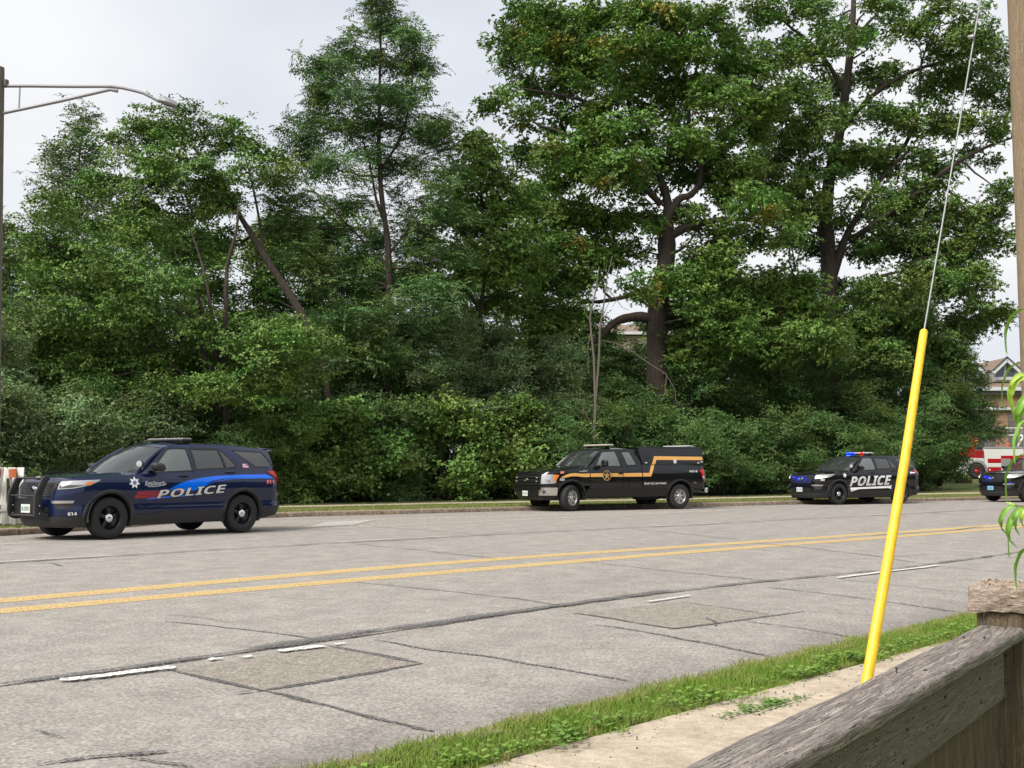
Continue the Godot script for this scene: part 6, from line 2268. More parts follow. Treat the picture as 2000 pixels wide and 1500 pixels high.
func suv_livery(t: Node3D, _shell: Node3D, livery: String, sg: float) -> void:
	var flip := sg < 0
	if livery == "navy":
		art(t, sg, "blue_sweep", poly_tris([Vector2(-0.28, 0.895), Vector2(-0.17, 0.945), Vector2(-0.084, 0.985), Vector2(0.03, 1.024), Vector2(0.151, 1.054), Vector2(0.28, 1.078), Vector2(0.428, 1.099), Vector2(0.6, 1.119), Vector2(0.805, 1.137), Vector2(1.1, 1.153), Vector2(1.389, 1.162), Vector2(1.8, 1.166), Vector2(2.11, 1.168), Vector2(2.22, 1.13), Vector2(2.29, 1.082), Vector2(1.9, 1.085), Vector2(1.591, 1.083), Vector2(1.3, 1.077), Vector2(1.096, 1.063), Vector2(0.93, 1.046), Vector2(0.807, 1.026), Vector2(0.69, 0.998), Vector2(0.581, 0.958), Vector2(0.5, 0.90), Vector2(0.2, 0.86), Vector2(-0.1, 0.85)]), mat.blue_vinyl, 0.003)
		art(t, sg, "dark_sweep", poly_tris([Vector2(0.55, 0.975), Vector2(0.72, 1.045), Vector2(0.95, 1.08), Vector2(1.3, 1.10), Vector2(1.6, 1.106), Vector2(1.3, 1.092), Vector2(1.0, 1.068), Vector2(0.78, 1.03)]), mat.navy, 0.0045)
		art(t, sg, "lower_sweep", poly_tris([Vector2(-0.78, 0.702), Vector2(-0.70, 0.728), Vector2(-0.55, 0.745), Vector2(0.3, 0.79), Vector2(0.32, 0.765), Vector2(-0.1, 0.745), Vector2(-0.5, 0.722)]), mat.blue_vinyl, 0.003)
		for k in 5:
			var y := 0.738 + k * 0.024
			art(t, sg, "red_streak", poly_tris([Vector2(-1.035 + 0.012 * k, y), Vector2(-0.40 + 0.02 * (k % 2), y + 0.002 + 0.004 * k), Vector2(-0.42, y + 0.012 + 0.004 * k), Vector2(-1.025 + 0.012 * k, y + (0.019 if k % 2 == 0 else 0.013))]), mat.red_vinyl, 0.004)
		var word := letters("POLICE", "sans", Vector2(-0.545, 0.722), Vector2(1.53, 0.158), 0.42, 0.058, flip)
		art(t, sg, "lettering_outline", outlined(word, 0.011), mat.ink, 0.006)
		spell(t, sg, word, mat.silver, 0.009)
		art(t, sg, "red_highlight", poly_tris([Vector2(-0.06, 0.83), Vector2(0.02, 0.835), Vector2(0.05, 0.89), Vector2(-0.03, 0.885)]), mat.red_vinyl, 0.0075)
		var town := letters("Kenilworth", "serif", Vector2(-0.82, 0.968), Vector2(0.44, 0.082), 0.2, 0.0, flip)
		art(t, sg, "town_script", town, mat.white_vinyl, 0.004)
		var under := []
		for k in 12:
			var f := k / 12.0
			var g := (k + 1) / 12.0
			var pa := Vector2(-0.76 + 0.42 * f, 0.945 - 0.022 * sin(PI * f) + 0.05 * f)
			var pb := Vector2(-0.76 + 0.42 * g, 0.945 - 0.022 * sin(PI * g) + 0.05 * g)
			under.append([pa, pb, pb + Vector2(0, 0.007)])
			under.append([pa, pb + Vector2(0, 0.007), pa + Vector2(0, 0.007)])
		art(t, sg, "script_flourish", under, mat.white_vinyl, 0.004)
		art(t, sg, "star_badge", poly_tris(star(Vector2(-1.04, 1.025), 0.118, 0.068, 7)), mat.white_vinyl, 0.004)
		art(t, sg, "badge_seal", poly_tris(disc(Vector2(-1.04, 1.025), 0.038)), plain(Color(0.12, 0.16, 0.38), 0.5), 0.0065)
		var n := letters("911", "sans", Vector2(2.10, 0.978), Vector2(0.19, 0.07), 0.1, 0.0, flip)
		art(t, sg, "emergency_number_outline", outlined(n, 0.009), mat.red_vinyl, 0.004)
		art(t, sg, "emergency_number", n, plain(Color(0.65, 0.25, 0.28), 0.5), 0.0065)
		art(t, sg, "unit_number", letters("614", "sans", Vector2(-2.27, 0.445), Vector2(0.15, 0.062), 0.0, 0.0, flip), mat.white_vinyl, 0.004)
		var flag := func(p: Vector2) -> Vector3: return upper(p.x, p.y, 0.004, sg)
		for k in 5:
			decal(t, "flag_stripe", poly_tris([Vector2(1.55, 1.30 + k * 0.018), Vector2(1.70, 1.30 + k * 0.018), Vector2(1.70, 1.316 + k * 0.018), Vector2(1.55, 1.316 + k * 0.018)]), plain(Color(0.6, 0.12, 0.12), 0.5) if k % 2 == 0 else mat.white_vinyl, flag)
		decal(t, "flag_canton", poly_tris([Vector2(1.64, 1.35), Vector2(1.70, 1.35), Vector2(1.70, 1.388), Vector2(1.64, 1.388)]), plain(Color(0.10, 0.13, 0.32), 0.5), func(p: Vector2) -> Vector3: return upper(p.x, p.y, 0.007, sg))
		if sg > 0:
			push_bumper(t)
	elif livery == "black":
		var word := letters("POLICE", "sans", Vector2(-1.03, 0.655), Vector2(1.90, 0.335), 0.32, 0.024, flip)
		spell(t, sg, word, mat.white_vinyl, 0.005, 0.008)
		art(t, sg, "white_band", poly_tris([Vector2(-1.02, 0.60), Vector2(-0.2, 0.62), Vector2(0.95, 0.66), Vector2(1.01, 0.70), Vector2(0.98, 0.54), Vector2(0.88, 0.565), Vector2(0.80, 0.575), Vector2(-0.60, 0.545), Vector2(-0.98, 0.455), Vector2(-1.0, 0.53)]), mat.white_vinyl, 0.0045)
		art(t, sg, "star_badge", poly_tris(star(Vector2(-1.27, 1.045), 0.10, 0.045, 5, -0.2)), mat.white_vinyl, 0.004)
		art(t, sg, "unit_number", letters("90", "sans", Vector2(-2.28, 0.845), Vector2(0.14, 0.065), 0.0, 0.0, flip), mat.white_vinyl, 0.004)
		art(t, sg, "tail_flash", poly_tris([Vector2(1.98, 1.10), Vector2(2.26, 1.12), Vector2(2.28, 1.15), Vector2(2.0, 1.17)]), mat.white_vinyl, 0.004)
	if livery != "navy":
		for z in ([-0.36, 0.12] if livery == "black" else [-0.30]):
			if sg > 0:
				var mb := MB.new()
				mb.box(Vector3(-2.475, 0.962, z), Vector3(0.02, 0.030, 0.10), 0.006)
				obj("grille_light", mb, mat.blue_lamp, t, true)
				ledge_light(t, Vector3(-2.62, 0.962, z), Color(0.1, 0.25, 1.0), 0.03)
		if sg > 0:
			ledge_light(t, Vector3(0.15, 1.93, -0.35), Color(0.1, 0.25, 1.0), 0.06)
			if livery == "dark":
				var mb := MB.new()
				mb.box(shell(-2.3, 0.72, 0.02), Vector3(0.06, 0.03, 0.06), 0.01)
				obj("bumper_light", mb, mat.blue_lamp, t, true)

func push_bumper(t: Node3D) -> void:
	var g := Node3D.new()
	g.name = "push_bumper"
	t.add_child(g, true)
	for z in [-0.46, 0.46]:
		var mb := MB.new()
		var outer := [Vector2(-2.490, 1.155), Vector2(-2.550, 1.15), Vector2(-2.600, 1.11), Vector2(-2.720, 0.86), Vector2(-2.735, 0.80), Vector2(-2.735, 0.50), Vector2(-2.710, 0.44), Vector2(-2.650, 0.39), Vector2(-2.570, 0.37), Vector2(-2.490, 0.385)]
		var inner := [Vector2(-2.450, 1.10), Vector2(-2.470, 1.08), Vector2(-2.500, 1.04), Vector2(-2.580, 0.86), Vector2(-2.590, 0.80), Vector2(-2.590, 0.56), Vector2(-2.580, 0.53), Vector2(-2.550, 0.50), Vector2(-2.510, 0.49), Vector2(-2.470, 0.49)]
		var rows := []
		for k in outer.size():
			var a: Vector2 = outer[k]
			var b: Vector2 = inner[k]
			var e := 0.012
			rows.append(PackedVector3Array([Vector3(a.x, a.y, z - 0.028 + e), Vector3(a.x + 0.006, a.y, z - 0.028), Vector3(b.x, b.y, z - 0.028), Vector3(b.x, b.y, z + 0.028), Vector3(a.x + 0.006, a.y, z + 0.028), Vector3(a.x, a.y, z + 0.028 - e), Vector3(a.x, a.y, z - 0.028 + e)]))
		mb.grid(rows)
		var pl := obj("upright", mb, mat.clad, g)
		for y in [0.48, 0.62]:
			mb = MB.new()
			mb.lathe([Vector2(0.0, 0.034), Vector2(0.012, 0.032), Vector2(0.012, 0.02)], Vector3(-2.640, y, z), Basis(), 10)
			obj("bolt", mb, mat.satin, pl)
		mb = MB.new()
		mb.box(Vector3(-2.390, 0.55, z), Vector3(0.30, 0.10, 0.03), 0.01)
		obj("bracket", mb, mat.clad, g, true)
	for q in [[-2.550, 1.115, 0.018], [-2.690, 0.80, 0.016], [-2.670, 0.445, 0.020]]:
		var mb := MB.new()
		mb.tube([Vector3(q[0], q[1], -0.44), Vector3(q[0], q[1], 0.44)], [q[2], q[2]], 8)
		obj("crossbar", mb, mat.clad, g)
	var mb2 := MB.new()
	mb2.box(Vector3(-2.610, 0.60, 0), Vector3(0.02, 0.30, 0.86), 0.008)
	obj("centre_plate", mb2, mat.grille, g, true)
	for z in [-0.30, 0.30]:
		mb2 = MB.new()
		mb2.box(Vector3(-2.565, 1.13, z), Vector3(0.05, 0.03, 0.13), 0.008)
		obj("warning_light", mb2, mat.satin, g, true)

# ---------------------------------------------------------------- pickup
func pickup(at: Vector3, turn: float) -> void:
	V = {
		"w": [Vector2(0.25, 0.84), Vector2(0.40, 0.94), Vector2(0.55, 0.985), Vector2(0.70, 0.998), Vector2(0.95, 1.003), Vector2(1.10, 0.998), Vector2(1.22, 0.982), Vector2(1.33, 0.955), Vector2(1.45, 0.925)],
		"xf": [Vector2(0.25, -2.92), Vector2(0.5, -3.02), Vector2(0.75, -3.03), Vector2(1.0, -3.02), Vector2(1.15, -2.97), Vector2(1.25, -2.86)],
		"xr": [Vector2(0.3, 3.13), Vector2(0.6, 3.14), Vector2(1.0, 3.14), Vector2(1.45, 3.11)],
		"xcf": -2.60, "lcf": 0.62, "lff": 0.62, "rzf": 0.30, "bow": 0.05, "xcr": 3.0, "lcr": 0.18, "lfr": 0.85, "rzr": 0.10,
		"top": [Vector2(-4, 1.165), Vector2(-3.2, 1.17), Vector2(-2.7, 1.20), Vector2(-2.2, 1.25), Vector2(-1.5, 1.315), Vector2(-1.1, 1.33), Vector2(0.5, 1.355), Vector2(0.6, 1.40), Vector2(4, 1.405)],
		"rail": [Vector2(-1.52, 1.315), Vector2(-1.3, 1.50), Vector2(-1.02, 1.72), Vector2(-0.86, 1.825), Vector2(-0.72, 1.868), Vector2(-0.3, 1.895), Vector2(0.2, 1.895), Vector2(0.56, 1.87)],
		"roof_half": 0.735, "fa": -2.07, "ra": 2.07, "arch": 0.50, "hub": 0.40,
	}
	var body: Material = mat.black_paint
	var t := thing("pickup_truck", "black and gold extended-cab pickup with a tall bed cap parked at the far kerb", "pickup truck", at, turn)
	var umin: float = V.xcf - V.lcf - V.lff
	var umax: float = V.xcr + V.lcr + V.lfr
	var low := func(u: float) -> float: return arch_low(u, 0.42 if u < 2.6 else 0.66)
	var mb := MB.new()
	for sg in [1.0, -1.0]:
		side_panel(mb, umin, -1.415, func(u): return arch_low(u, 0.76), top_of, 0.0, sg, 16)
	obj("front_body", mb, body, t)
	mb = MB.new()
	for sg in [1.0, -1.0]:
		side_panel(mb, 0.035, 0.555, low, func(u): return top_of(minf(u, 0.5)), 0.0, sg, 16)
		side_panel(mb, -1.415, -1.40, low, top_of, -0.004, sg, 16)
	obj("cab_body", mb, body, t)
	mb = MB.new()
	for sg in [1.0, -1.0]:
		side_panel(mb, 0.578, umax, low, func(u): return 1.40, 0.0, sg, 16)
	var bed := obj("bed", mb, body, t)
	mb = MB.new()
	mb.box(Vector3(0.566, 0.95, 0), Vector3(0.05, 0.85, 1.85), 0.0)
	obj("bed_gap", mb, mat.void, bed, true)
	for sg in [1.0, -1.0]:
		mb = MB.new()
		side_panel(mb, -1.395, -0.165, low, func(u): return top_of(u) - 0.003, 0.0, sg, 16)
		var door := obj("door", mb, body, t)
		mb = MB.new()
		mb.box(shell(-0.275, 1.152, 0.018, sg), Vector3(0.18, 0.075, 0.03), 0.014)
		obj("handle", mb, mat.trim, door, true)
		mb = MB.new()
		side_panel(mb, -1.43, 0.06, low, func(u): return top_of(u) - 0.012, -0.02, sg, 6)
		obj("door_gap", mb, mat.void, door)
		mb = MB.new()
		side_panel(mb, -0.157, 0.027, low, func(u): return top_of(u) - 0.003, 0.0, sg, 16)
		obj("rear_door", mb, body, t)
		# lower side moulding
		mb = MB.new()
		side_panel(mb, -1.53, 1.55, func(u): return 0.405, func(u): return 0.665, 0.016, sg, 5)
		obj("rocker_moulding", mb, mat.trim, t)
		mb = MB.new()
		mb.box(Vector3(2.75, 0.63, sg * 0.85), Vector3(0.5, 0.14, 0.2), 0.03)
		obj("quarter_skirt", mb, mat.trim, t, true)
	moulding(t, 0.498, 0.555, 0.016, body, 0.0, 1.0)
	mb = MB.new()
	mb.box(Vector3(0, 0.52, 0), Vector3(5.6, 0.2, 1.2), 0.04)
	mb.box(Vector3(-0.3, 0.5, 0), Vector3(2.2, 0.2, 1.8), 0.04)
	mb.box(Vector3(1.2, 0.42, 0.35), Vector3(0.9, 0.24, 0.4), 0.05)
	mb.tube([Vector3(-2.07, 0.36, -0.7), Vector3(-2.07, 0.36, 0.7)], [0.06, 0.06], 8)
	mb.tube([Vector3(2.07, 0.38, -0.7), Vector3(2.07, 0.38, -0.1), Vector3(2.07, 0.38, 0.1), Vector3(2.07, 0.38, 0.7)], [0.06, 0.08, 0.08, 0.06], 8)
	obj("chassis", mb, mat.void, t, true)
	mb = MB.new()
	mb.box(Vector3(-0.35, 1.1, 0), Vector3(1.7, 0.3, 1.65), 0.03)
	for z in [-0.4, 0.4]:
		mb.box(Vector3(-0.35, 1.36, z), Vector3(0.14, 0.62, 0.52), 0.06, Basis(Vector3.BACK, -0.2))
		mb.box(Vector3(-0.24, 1.68, z), Vector3(0.1, 0.15, 0.26), 0.04, Basis(Vector3.BACK, -0.15))
	mb.box(Vector3(-1.1, 1.29, 0), Vector3(0.5, 0.16, 1.5), 0.06)
	obj("interior", mb, mat.seat, t, true)
	var edge := []
	var u := umin + 0.002
	while u < -1.42:
		edge.append(shell(u, top_of(u)))
		u += 0.06 if u > -3.1 else 0.03
	mb = MB.new()
	across_sheet(mb, edge, func(e: Vector3, q: float) -> Vector3:
		var s := absf(q)
		var far := smoothstep(-2.95, -2.3, e.x)
		return Vector3(0, (0.03 + 0.05 * far) * (1.0 - pow(s, 6.0)) - 0.018 * far * smoothstep(0.55, 0.35, s), 0), 26)
	obj("bonnet", mb, body, t)
	var windows := [
		["front_side_window", [Vector2(-1.14, 1.372), Vector2(-0.84, 1.775), Vector2(-0.79, 1.805), Vector2(-0.34, 1.828), Vector2(-0.232, 1.366)], mat.glass_sheen],
		["rear_side_window", [Vector2(0.03, 1.384), Vector2(-0.112, 1.812), Vector2(0.20, 1.830), Vector2(0.395, 1.396)], mat.glass_sheen],
	]
	mb = MB.new()
	for sg in [1.0, -1.0]:
		upper_sheet(mb, -1.51, 0.56, windows, sg)
	obj("pillars", mb, body, t)
	window_set(t, windows)
	for sg in [1.0, -1.0]:
		mb = MB.new()
		lay(mb, ring_tris([Vector2(-0.19, 1.36), Vector2(-0.25, 1.86), Vector2(-0.243, 1.86), Vector2(-0.183, 1.36)], 0.0, 0.004), func(p: Vector2) -> Vector3: return upper(p.x, p.y, 0.003, sg), 0.15)
		obj("door_seam", mb, mat.void, t)
	mb = MB.new()
	edge = []
	var x := -0.86
	while x < 0.57:
		edge.append(Vector3(x, rail_of(x), upper(x, rail_of(x)).z))
		x += 0.07
	across_sheet(mb, edge, func(e: Vector3, q: float) -> Vector3:
		return Vector3(-0.10 * (1.0 - q * q) * smoothstep(-0.2, -0.8, e.x), 0.05 * (1.0 - pow(absf(q), 3.0)), 0))
	obj("roof", mb, body, t)
	mb = MB.new()
	var rows := []
	for j in 9:
		var f := j / 8.0
		var row := PackedVector3Array()
		for i in 17:
			var q := 1.0 - i / 8.0
			var lo := Vector3(-1.47 - 0.16 * (1.0 - q * q), 1.325 + 0.05 * (1.0 - q * q), q * 0.90)
			var hi := Vector3(-0.855 - 0.10 * (1.0 - q * q), 1.822 + 0.048 * (1.0 - pow(absf(q), 3.0)), q * 0.725)
			row.append(lo.lerp(hi, f) + Vector3(-0.015, 0.02, 0) * sin(PI * f))
		rows.append(row)
	mb.grid(rows)
	obj("windscreen", mb, mat.windscreen_clear, t)
	mb = MB.new()
	mb.quad(Vector3(0.562, 1.36, -0.88), Vector3(0.562, 1.87, -0.70), Vector3(0.562, 1.87, 0.70), Vector3(0.562, 1.36, 0.88))
	obj("cab_back", mb, body, t, true)
	for sg in [1.0, -1.0]:
		mb = MB.new()
		var pts := []
		for k in 7:
			var f := k / 6.0
			pts.append(Vector3(-1.485, 1.315, 0.91 * sg).lerp(Vector3(-0.855, 1.828, 0.732 * sg), f) + Vector3(-0.015, 0.02, 0.01 * sg) * sin(PI * f))
		mb.tube(pts, taper(0.034, 0.034, 7), 8)
		obj("windscreen_pillar", mb, body, t)
		# mirrors
		mb = MB.new()
		mb.box(Vector3(-0.98, 1.445, sg * 1.17), Vector3(0.16, 0.21, 0.27), 0.05)
		var mir := obj("mirror", mb, mat.trim, t, true)
		mb = MB.new()
		mb.box(Vector3(-1.03, 1.36, sg * 1.02), Vector3(0.12, 0.07, 0.22), 0.02)
		obj("mirror_arm", mb, mat.trim, mir, true)
		# headlights
		mb = MB.new()
		var hl := [Vector2(-3.12, 1.115), Vector2(-2.62, 1.10), Vector2(-2.62, 0.86), Vector2(-2.70, 0.835), Vector2(-3.13, 0.82)]
		lay(mb, poly_tris(hl), func(p: Vector2) -> Vector3: return shell(p.x, p.y, 0.010, sg), 0.06)
		var lamp := obj("headlight", mb, mat.lens, t)
		mb = MB.new()
		lay(mb, poly_tris([Vector2(-2.70, 1.10), Vector2(-2.52, 1.095), Vector2(-2.56, 1.02), Vector2(-2.66, 0.90), Vector2(-2.70, 0.88)]), func(p: Vector2) -> Vector3: return shell(p.x, p.y, 0.014, sg), 0.06)
		obj("turn_lens", mb, mat.amber, lamp)
		mb = MB.new()
		mb.lathe([Vector2(0.085, 0.0), Vector2(0.06, -0.0), Vector2(0.03, 0.01), Vector2(0.0, 0.012)], shell(-2.9, 0.95, 0.014, sg), Basis(Vector3.UP, -0.9 * sg if sg > 0 else PI + 0.9), 18)
		obj("reflector", mb, mat.chrome, lamp)
		# tail lights
		mb = MB.new()
		var tl := [Vector2(2.90, 1.255), Vector2(3.16, 1.265), Vector2(3.16, 0.88), Vector2(3.03, 0.89)]
		lay(mb, poly_tris(tl), func(p: Vector2) -> Vector3: return shell(p.x, p.y, 0.012, sg), 0.06)
		var tail := obj("tail_light", mb, mat.tail, t)
		mb = MB.new()
		lay(mb, poly_tris([Vector2(2.985, 1.05), Vector2(3.15, 1.05), Vector2(3.15, 0.96), Vector2(3.01, 0.96)]), func(p: Vector2) -> Vector3: return shell(p.x, p.y, 0.015, sg), 0.06)
		obj("reverse_lens", mb, plain(Color(0.5, 0.42, 0.42), 0.2), tail)
	# grille
	mb = MB.new()
	var gp := [Vector2(umin, 1.10), Vector2(-3.19, 1.105), Vector2(-3.16, 0.82), Vector2(umin, 0.80)]
	lay(mb, poly_tris(gp), func(p: Vector2) -> Vector3: return shell(p.x, p.y, 0.006, 1.0), 0.06)
	lay(mb, poly_tris(gp), func(p: Vector2) -> Vector3: return shell(p.x, p.y, 0.006, -1.0), 0.06)
	var gr := obj("grille", mb, mat.grille, t)
	for y in [0.80, 0.90, 1.01, 1.11]:
		mb = MB.new()
		for sg in [1.0, -1.0]:
			var pts := []
			for i in 9:
				pts.append(shell(lerpf(umin, -3.16, i / 8.0), y, 0.02, sg))
			mb.tube(pts, taper(0.022, 0.022, 9), 6)
		obj("grille_bar", mb, mat.trim, gr)
	for q in [[-3.3, 1.01], [-3.3, 0.90]]:
		for sg in [1.0, -1.0]:
			mb = MB.new()
			mb.box(shell(q[0], q[1], 0.045, sg), Vector3(0.02, 0.022, 0.06), 0.006)
			obj("strobe", mb, mat.silver, gr, true)
	mb = MB.new()
	mb.lathe([Vector2(0.0, 0.012), Vector2(0.07, 0.008), Vector2(0.075, 0.0)], Vector3.ZERO, Basis(), 24)
	put("oval_emblem", mb.mesh(mat.chrome), gr, shell(umin, 0.955, 0.05), Basis(Vector3.UP, -PI / 2) * Basis().scaled(Vector3(1.5, 0.62, 1)))
	# bumpers
	for sg in [1.0, -1.0]:
		mb = MB.new()
		side_panel(mb, -3.18, -2.60, func(u): return 0.475, func(u): return 0.715, 0.045, sg, 6)
		var bp := obj("chrome_bumper", mb, mat.chrome, t)
		mb = MB.new()
		mb.lathe([Vector2(0.065, 0.0), Vector2(0.05, 0.006), Vector2(0.0, 0.004)], shell(-2.98, 0.585, 0.055, sg), Basis(Vector3.UP, -1.0 * sg if sg > 0 else PI + 1.0), 16)
		obj("fog_light", mb, mat.lamp_dark, bp)
	mb = MB.new()
	for sg in [1.0, -1.0]:
		side_panel(mb, umin, -3.175, func(u): return 0.47, func(u): return 0.715, 0.043, sg, 6)
		side_panel(mb, umin, -2.6, func(u): return 0.715, func(u): return 0.765, 0.035, sg, 2)
		side_panel(mb, umin, -2.58, func(u): return 0.33, func(u): return 0.475, 0.0, sg, 4)
	obj("centre_bumper", mb, mat.trim, t)
	mb = MB.new()
	mb.box(Vector3(3.22, 0.585, 0), Vector3(0.14, 0.17, 1.86), 0.04)
	obj("rear_bumper", mb, mat.chrome, t, true)
	var npx := shell(umin, 0.53, 0.06).x
	mb = MB.new()
	mb.box(Vector3(npx, 0.53, 0), Vector3(0.012, 0.155, 0.305), 0.004)
	var np := obj("number_plate", mb, mat.plate, t, true)
	mb = MB.new()
	lay(mb, letters("M 17 205", "sans", Vector2(-0.12, -0.035), Vector2(0.24, 0.07)), func(p: Vector2) -> Vector3: return Vector3(npx - 0.008, 0.53 + p.y, p.x))
	obj("plate_number", mb, plain(Color(0.10, 0.20, 0.18), 0.6), np)
	# roof light bar on the cab
	var bar := Node3D.new()
	bar.name = "light_bar"
	t.add_child(bar, true)
	mb = MB.new()
	mb.box(Vector3(-0.42, 1.985, 0), Vector3(0.28, 0.02, 1.34), 0.008)
	for z in [-0.5, 0.5]:
		mb.box(Vector3(-0.42, 1.955, z), Vector3(0.12, 0.06, 0.1), 0.015)
	obj("base", mb, mat.trim, bar, true)
	for k in 7:
		mb = MB.new()
		mb.box(Vector3(-0.42, 2.022, -0.57 + k * 0.19), Vector3(0.27, 0.055, 0.186), 0.016)
		obj("lamp_module", mb, plain(Color(0.40, 0.37, 0.29), 0.25), bar, true)
	# bed cap
	var cap := Node3D.new()
	cap.name = "bed_cap"
	t.add_child(cap, true)
	var cap_side := func(p: Vector2, off: float, sg: float) -> Vector3:
		var f := clampf((p.y - 1.41) / 0.53, 0, 1)
		return Vector3(p.x, p.y, sg * (lerpf(0.952, 0.855, f) + 0.012 * sin(PI * f) + off))
	for sg in [1.0, -1.0]:
		mb = MB.new()
		lay(mb, poly_tris([Vector2(0.61, 1.412), Vector2(0.50, 1.86), Vector2(0.53, 1.925), Vector2(0.60, 1.945), Vector2(2.98, 1.945), Vector2(3.02, 1.93), Vector2(3.10, 1.412)]), func(p: Vector2) -> Vector3: return cap_side.call(p, 0.0, sg), 0.12)
		obj("cap_side", mb, body, cap)
		mb = MB.new()
		lay(mb, ring_tris([Vector2(0.66, 1.47), Vector2(0.60, 1.83), Vector2(2.93, 1.85), Vector2(3.0, 1.47)], 0.0, 0.012), func(p: Vector2) -> Vector3: return cap_side.call(p, 0.002, sg), 0.12)
		obj("hatch_seam", mb, mat.void, cap)
		mb = MB.new()
		lay(mb, ring_tris([Vector2(0.79, 1.46), Vector2(0.74, 1.815), Vector2(0.76, 1.815), Vector2(0.81, 1.46)], 0.0, 0.006), func(p: Vector2) -> Vector3: return cap_side.call(p, 0.004, sg), 0.12)
		obj("door_seam", mb, mat.void, cap)
		for q in [[0.75, 1.465], [2.84, 1.465], [2.98, 1.50]]:
			mb = MB.new()
			mb.box(cap_side.call(Vector2(q[0], q[1]), 0.012, sg), Vector3(0.09, 0.03, 0.02), 0.008)
			obj("latch", mb, mat.silver, cap, true)
		mb = MB.new()
		mb.tube([Vector3(0.56, 1.952, sg * 0.83), Vector3(1.8, 1.962, sg * 0.835), Vector3(3.0, 1.952, sg * 0.83)], [0.022, 0.022, 0.022], 8)
		obj("roof_edge", mb, body, cap)
	mb = MB.new()
	edge = []
	for k in 13:
		edge.append(Vector3(lerpf(0.53, 3.02, k / 12.0), 1.945 if k > 0 and k < 12 else 1.93, 0.853))
	across_sheet(mb, edge, func(_e: Vector3, q: float) -> Vector3: return Vector3(0, 0.035 * (1.0 - pow(absf(q), 3.0)), 0), 10)
	mb.quad(Vector3(0.61, 1.412, -0.95), Vector3(0.52, 1.93, -0.853), Vector3(0.52, 1.93, 0.853), Vector3(0.61, 1.412, 0.95))
	mb.quad(Vector3(3.10, 1.412, -0.95), Vector3(3.02, 1.93, -0.853), Vector3(3.02, 1.93, 0.853), Vector3(3.10, 1.412, 0.95))
	obj("cap_roof", mb, body, cap)
	mb = MB.new()
	mb.box(Vector3(2.75, 2.015, 0), Vector3(0.24, 0.05, 1.3), 0.014)
	mb.box(Vector3(2.75, 1.985, 0), Vector3(0.12, 0.03, 1.0), 0.01)
	obj("rear_light_bar", mb, mat.clear_lamp, cap, true)
	# gold livery
	for sg in [1.0, -1.0]:
		var flip: bool = sg < 0
		var S := func(p: Vector2) -> Vector3: return shell(p.x, p.y, 0.004, sg)
		for q in [["stripe", [Vector2(-2.47, 1.010), Vector2(-2.33, 1.075), Vector2(-2.167, 1.130), Vector2(-1.95, 1.148), Vector2(-1.75, 1.128), Vector2(-1.42, 1.138), Vector2(-1.42, 1.030), Vector2(-1.62, 1.022), Vector2(-1.9, 1.052), Vector2(-2.1, 1.05), Vector2(-2.3, 1.01)]], ["stripe", [Vector2(-1.392, 1.138), Vector2(-0.17, 1.143), Vector2(-0.17, 1.032), Vector2(-1.392, 1.028)]], ["stripe", [Vector2(-0.155, 1.143), Vector2(0.55, 1.149), Vector2(0.55, 1.035), Vector2(-0.155, 1.032)]], ["stripe", [Vector2(0.582, 1.149), Vector2(0.836, 1.151), Vector2(0.955, 1.398), Vector2(1.077, 1.398), Vector2(0.901, 1.037), Vector2(0.582, 1.035)]]]:
			var mb2 := MB.new()
			lay(mb2, poly_tris(q[1]), S)
			obj(q[0], mb2, mat.gold_vinyl, t)
		mb = MB.new()
		lay(mb, poly_tris([Vector2(0.968, 1.418), Vector2(1.084, 1.677), Vector2(3.02, 1.668), Vector2(3.035, 1.558), Vector2(1.165, 1.560), Vector2(1.092, 1.418)]), func(p: Vector2) -> Vector3: return cap_side.call(p, 0.006, sg))
		obj("stripe", mb, mat.gold_vinyl, cap)
		var O := func(off: float) -> Callable: return func(p: Vector2) -> Vector3: return shell(p.x, p.y, off, sg)
		decal(t, "seal_rim", poly_tris(disc(Vector2(-0.79, 1.07), 0.155, 32)), mat.gold_vinyl, O.call(0.007))
		decal(t, "seal_field", poly_tris(disc(Vector2(-0.79, 1.07), 0.135, 32)), mat.ink, O.call(0.010))
		decal(t, "seal_star", poly_tris(star(Vector2(-0.79, 1.07), 0.125, 0.050, 5)), mat.gold_vinyl, O.call(0.013))
		decal(t, "seal_centre", poly_tris(disc(Vector2(-0.79, 1.07), 0.042, 18)), plain(Color(0.30, 0.34, 0.22), 0.5), O.call(0.016))
		decal(t, "slogan", letters("Buckle Up, Lake County!", "serif_bold", Vector2(0.63, 0.765), Vector2(0.86, 0.088), 0.1, 0.012, flip), mat.white_vinyl, O.call(0.004))
		decal(t, "drive_badge", letters("4X4", "sans", Vector2(2.44, 1.165), Vector2(0.36, 0.07), 0.12, 0.0, flip), mat.silver, O.call(0.006))
		decal(t, "unit_number", letters("463", "sans", Vector2(-2.50, 0.915), Vector2(0.17, 0.075), 0.0, 0.02, flip), mat.white_vinyl, O.call(0.005))
		decal(t, "model_badge", poly_tris([Vector2(-1.80, 1.185), Vector2(-1.50, 1.20), Vector2(-1.50, 1.222), Vector2(-1.62, 1.235), Vector2(-1.68, 1.215), Vector2(-1.80, 1.205)]), mat.satin, O.call(0.008))
		decal(t, "flag_sticker", poly_tris([Vector2(-2.47, 1.13), Vector2(-2.34, 1.14), Vector2(-2.34, 1.205), Vector2(-2.47, 1.20)]), plain(Color(0.62, 0.22, 0.18), 0.5), O.call(0.005))
		decal(t, "map_sticker", poly_tris([Vector2(2.62, 0.80), Vector2(2.74, 0.80), Vector2(2.74, 0.86), Vector2(2.62, 0.86)]), plain(Color(0.10, 0.10, 0.10), 0.5), O.call(0.005))
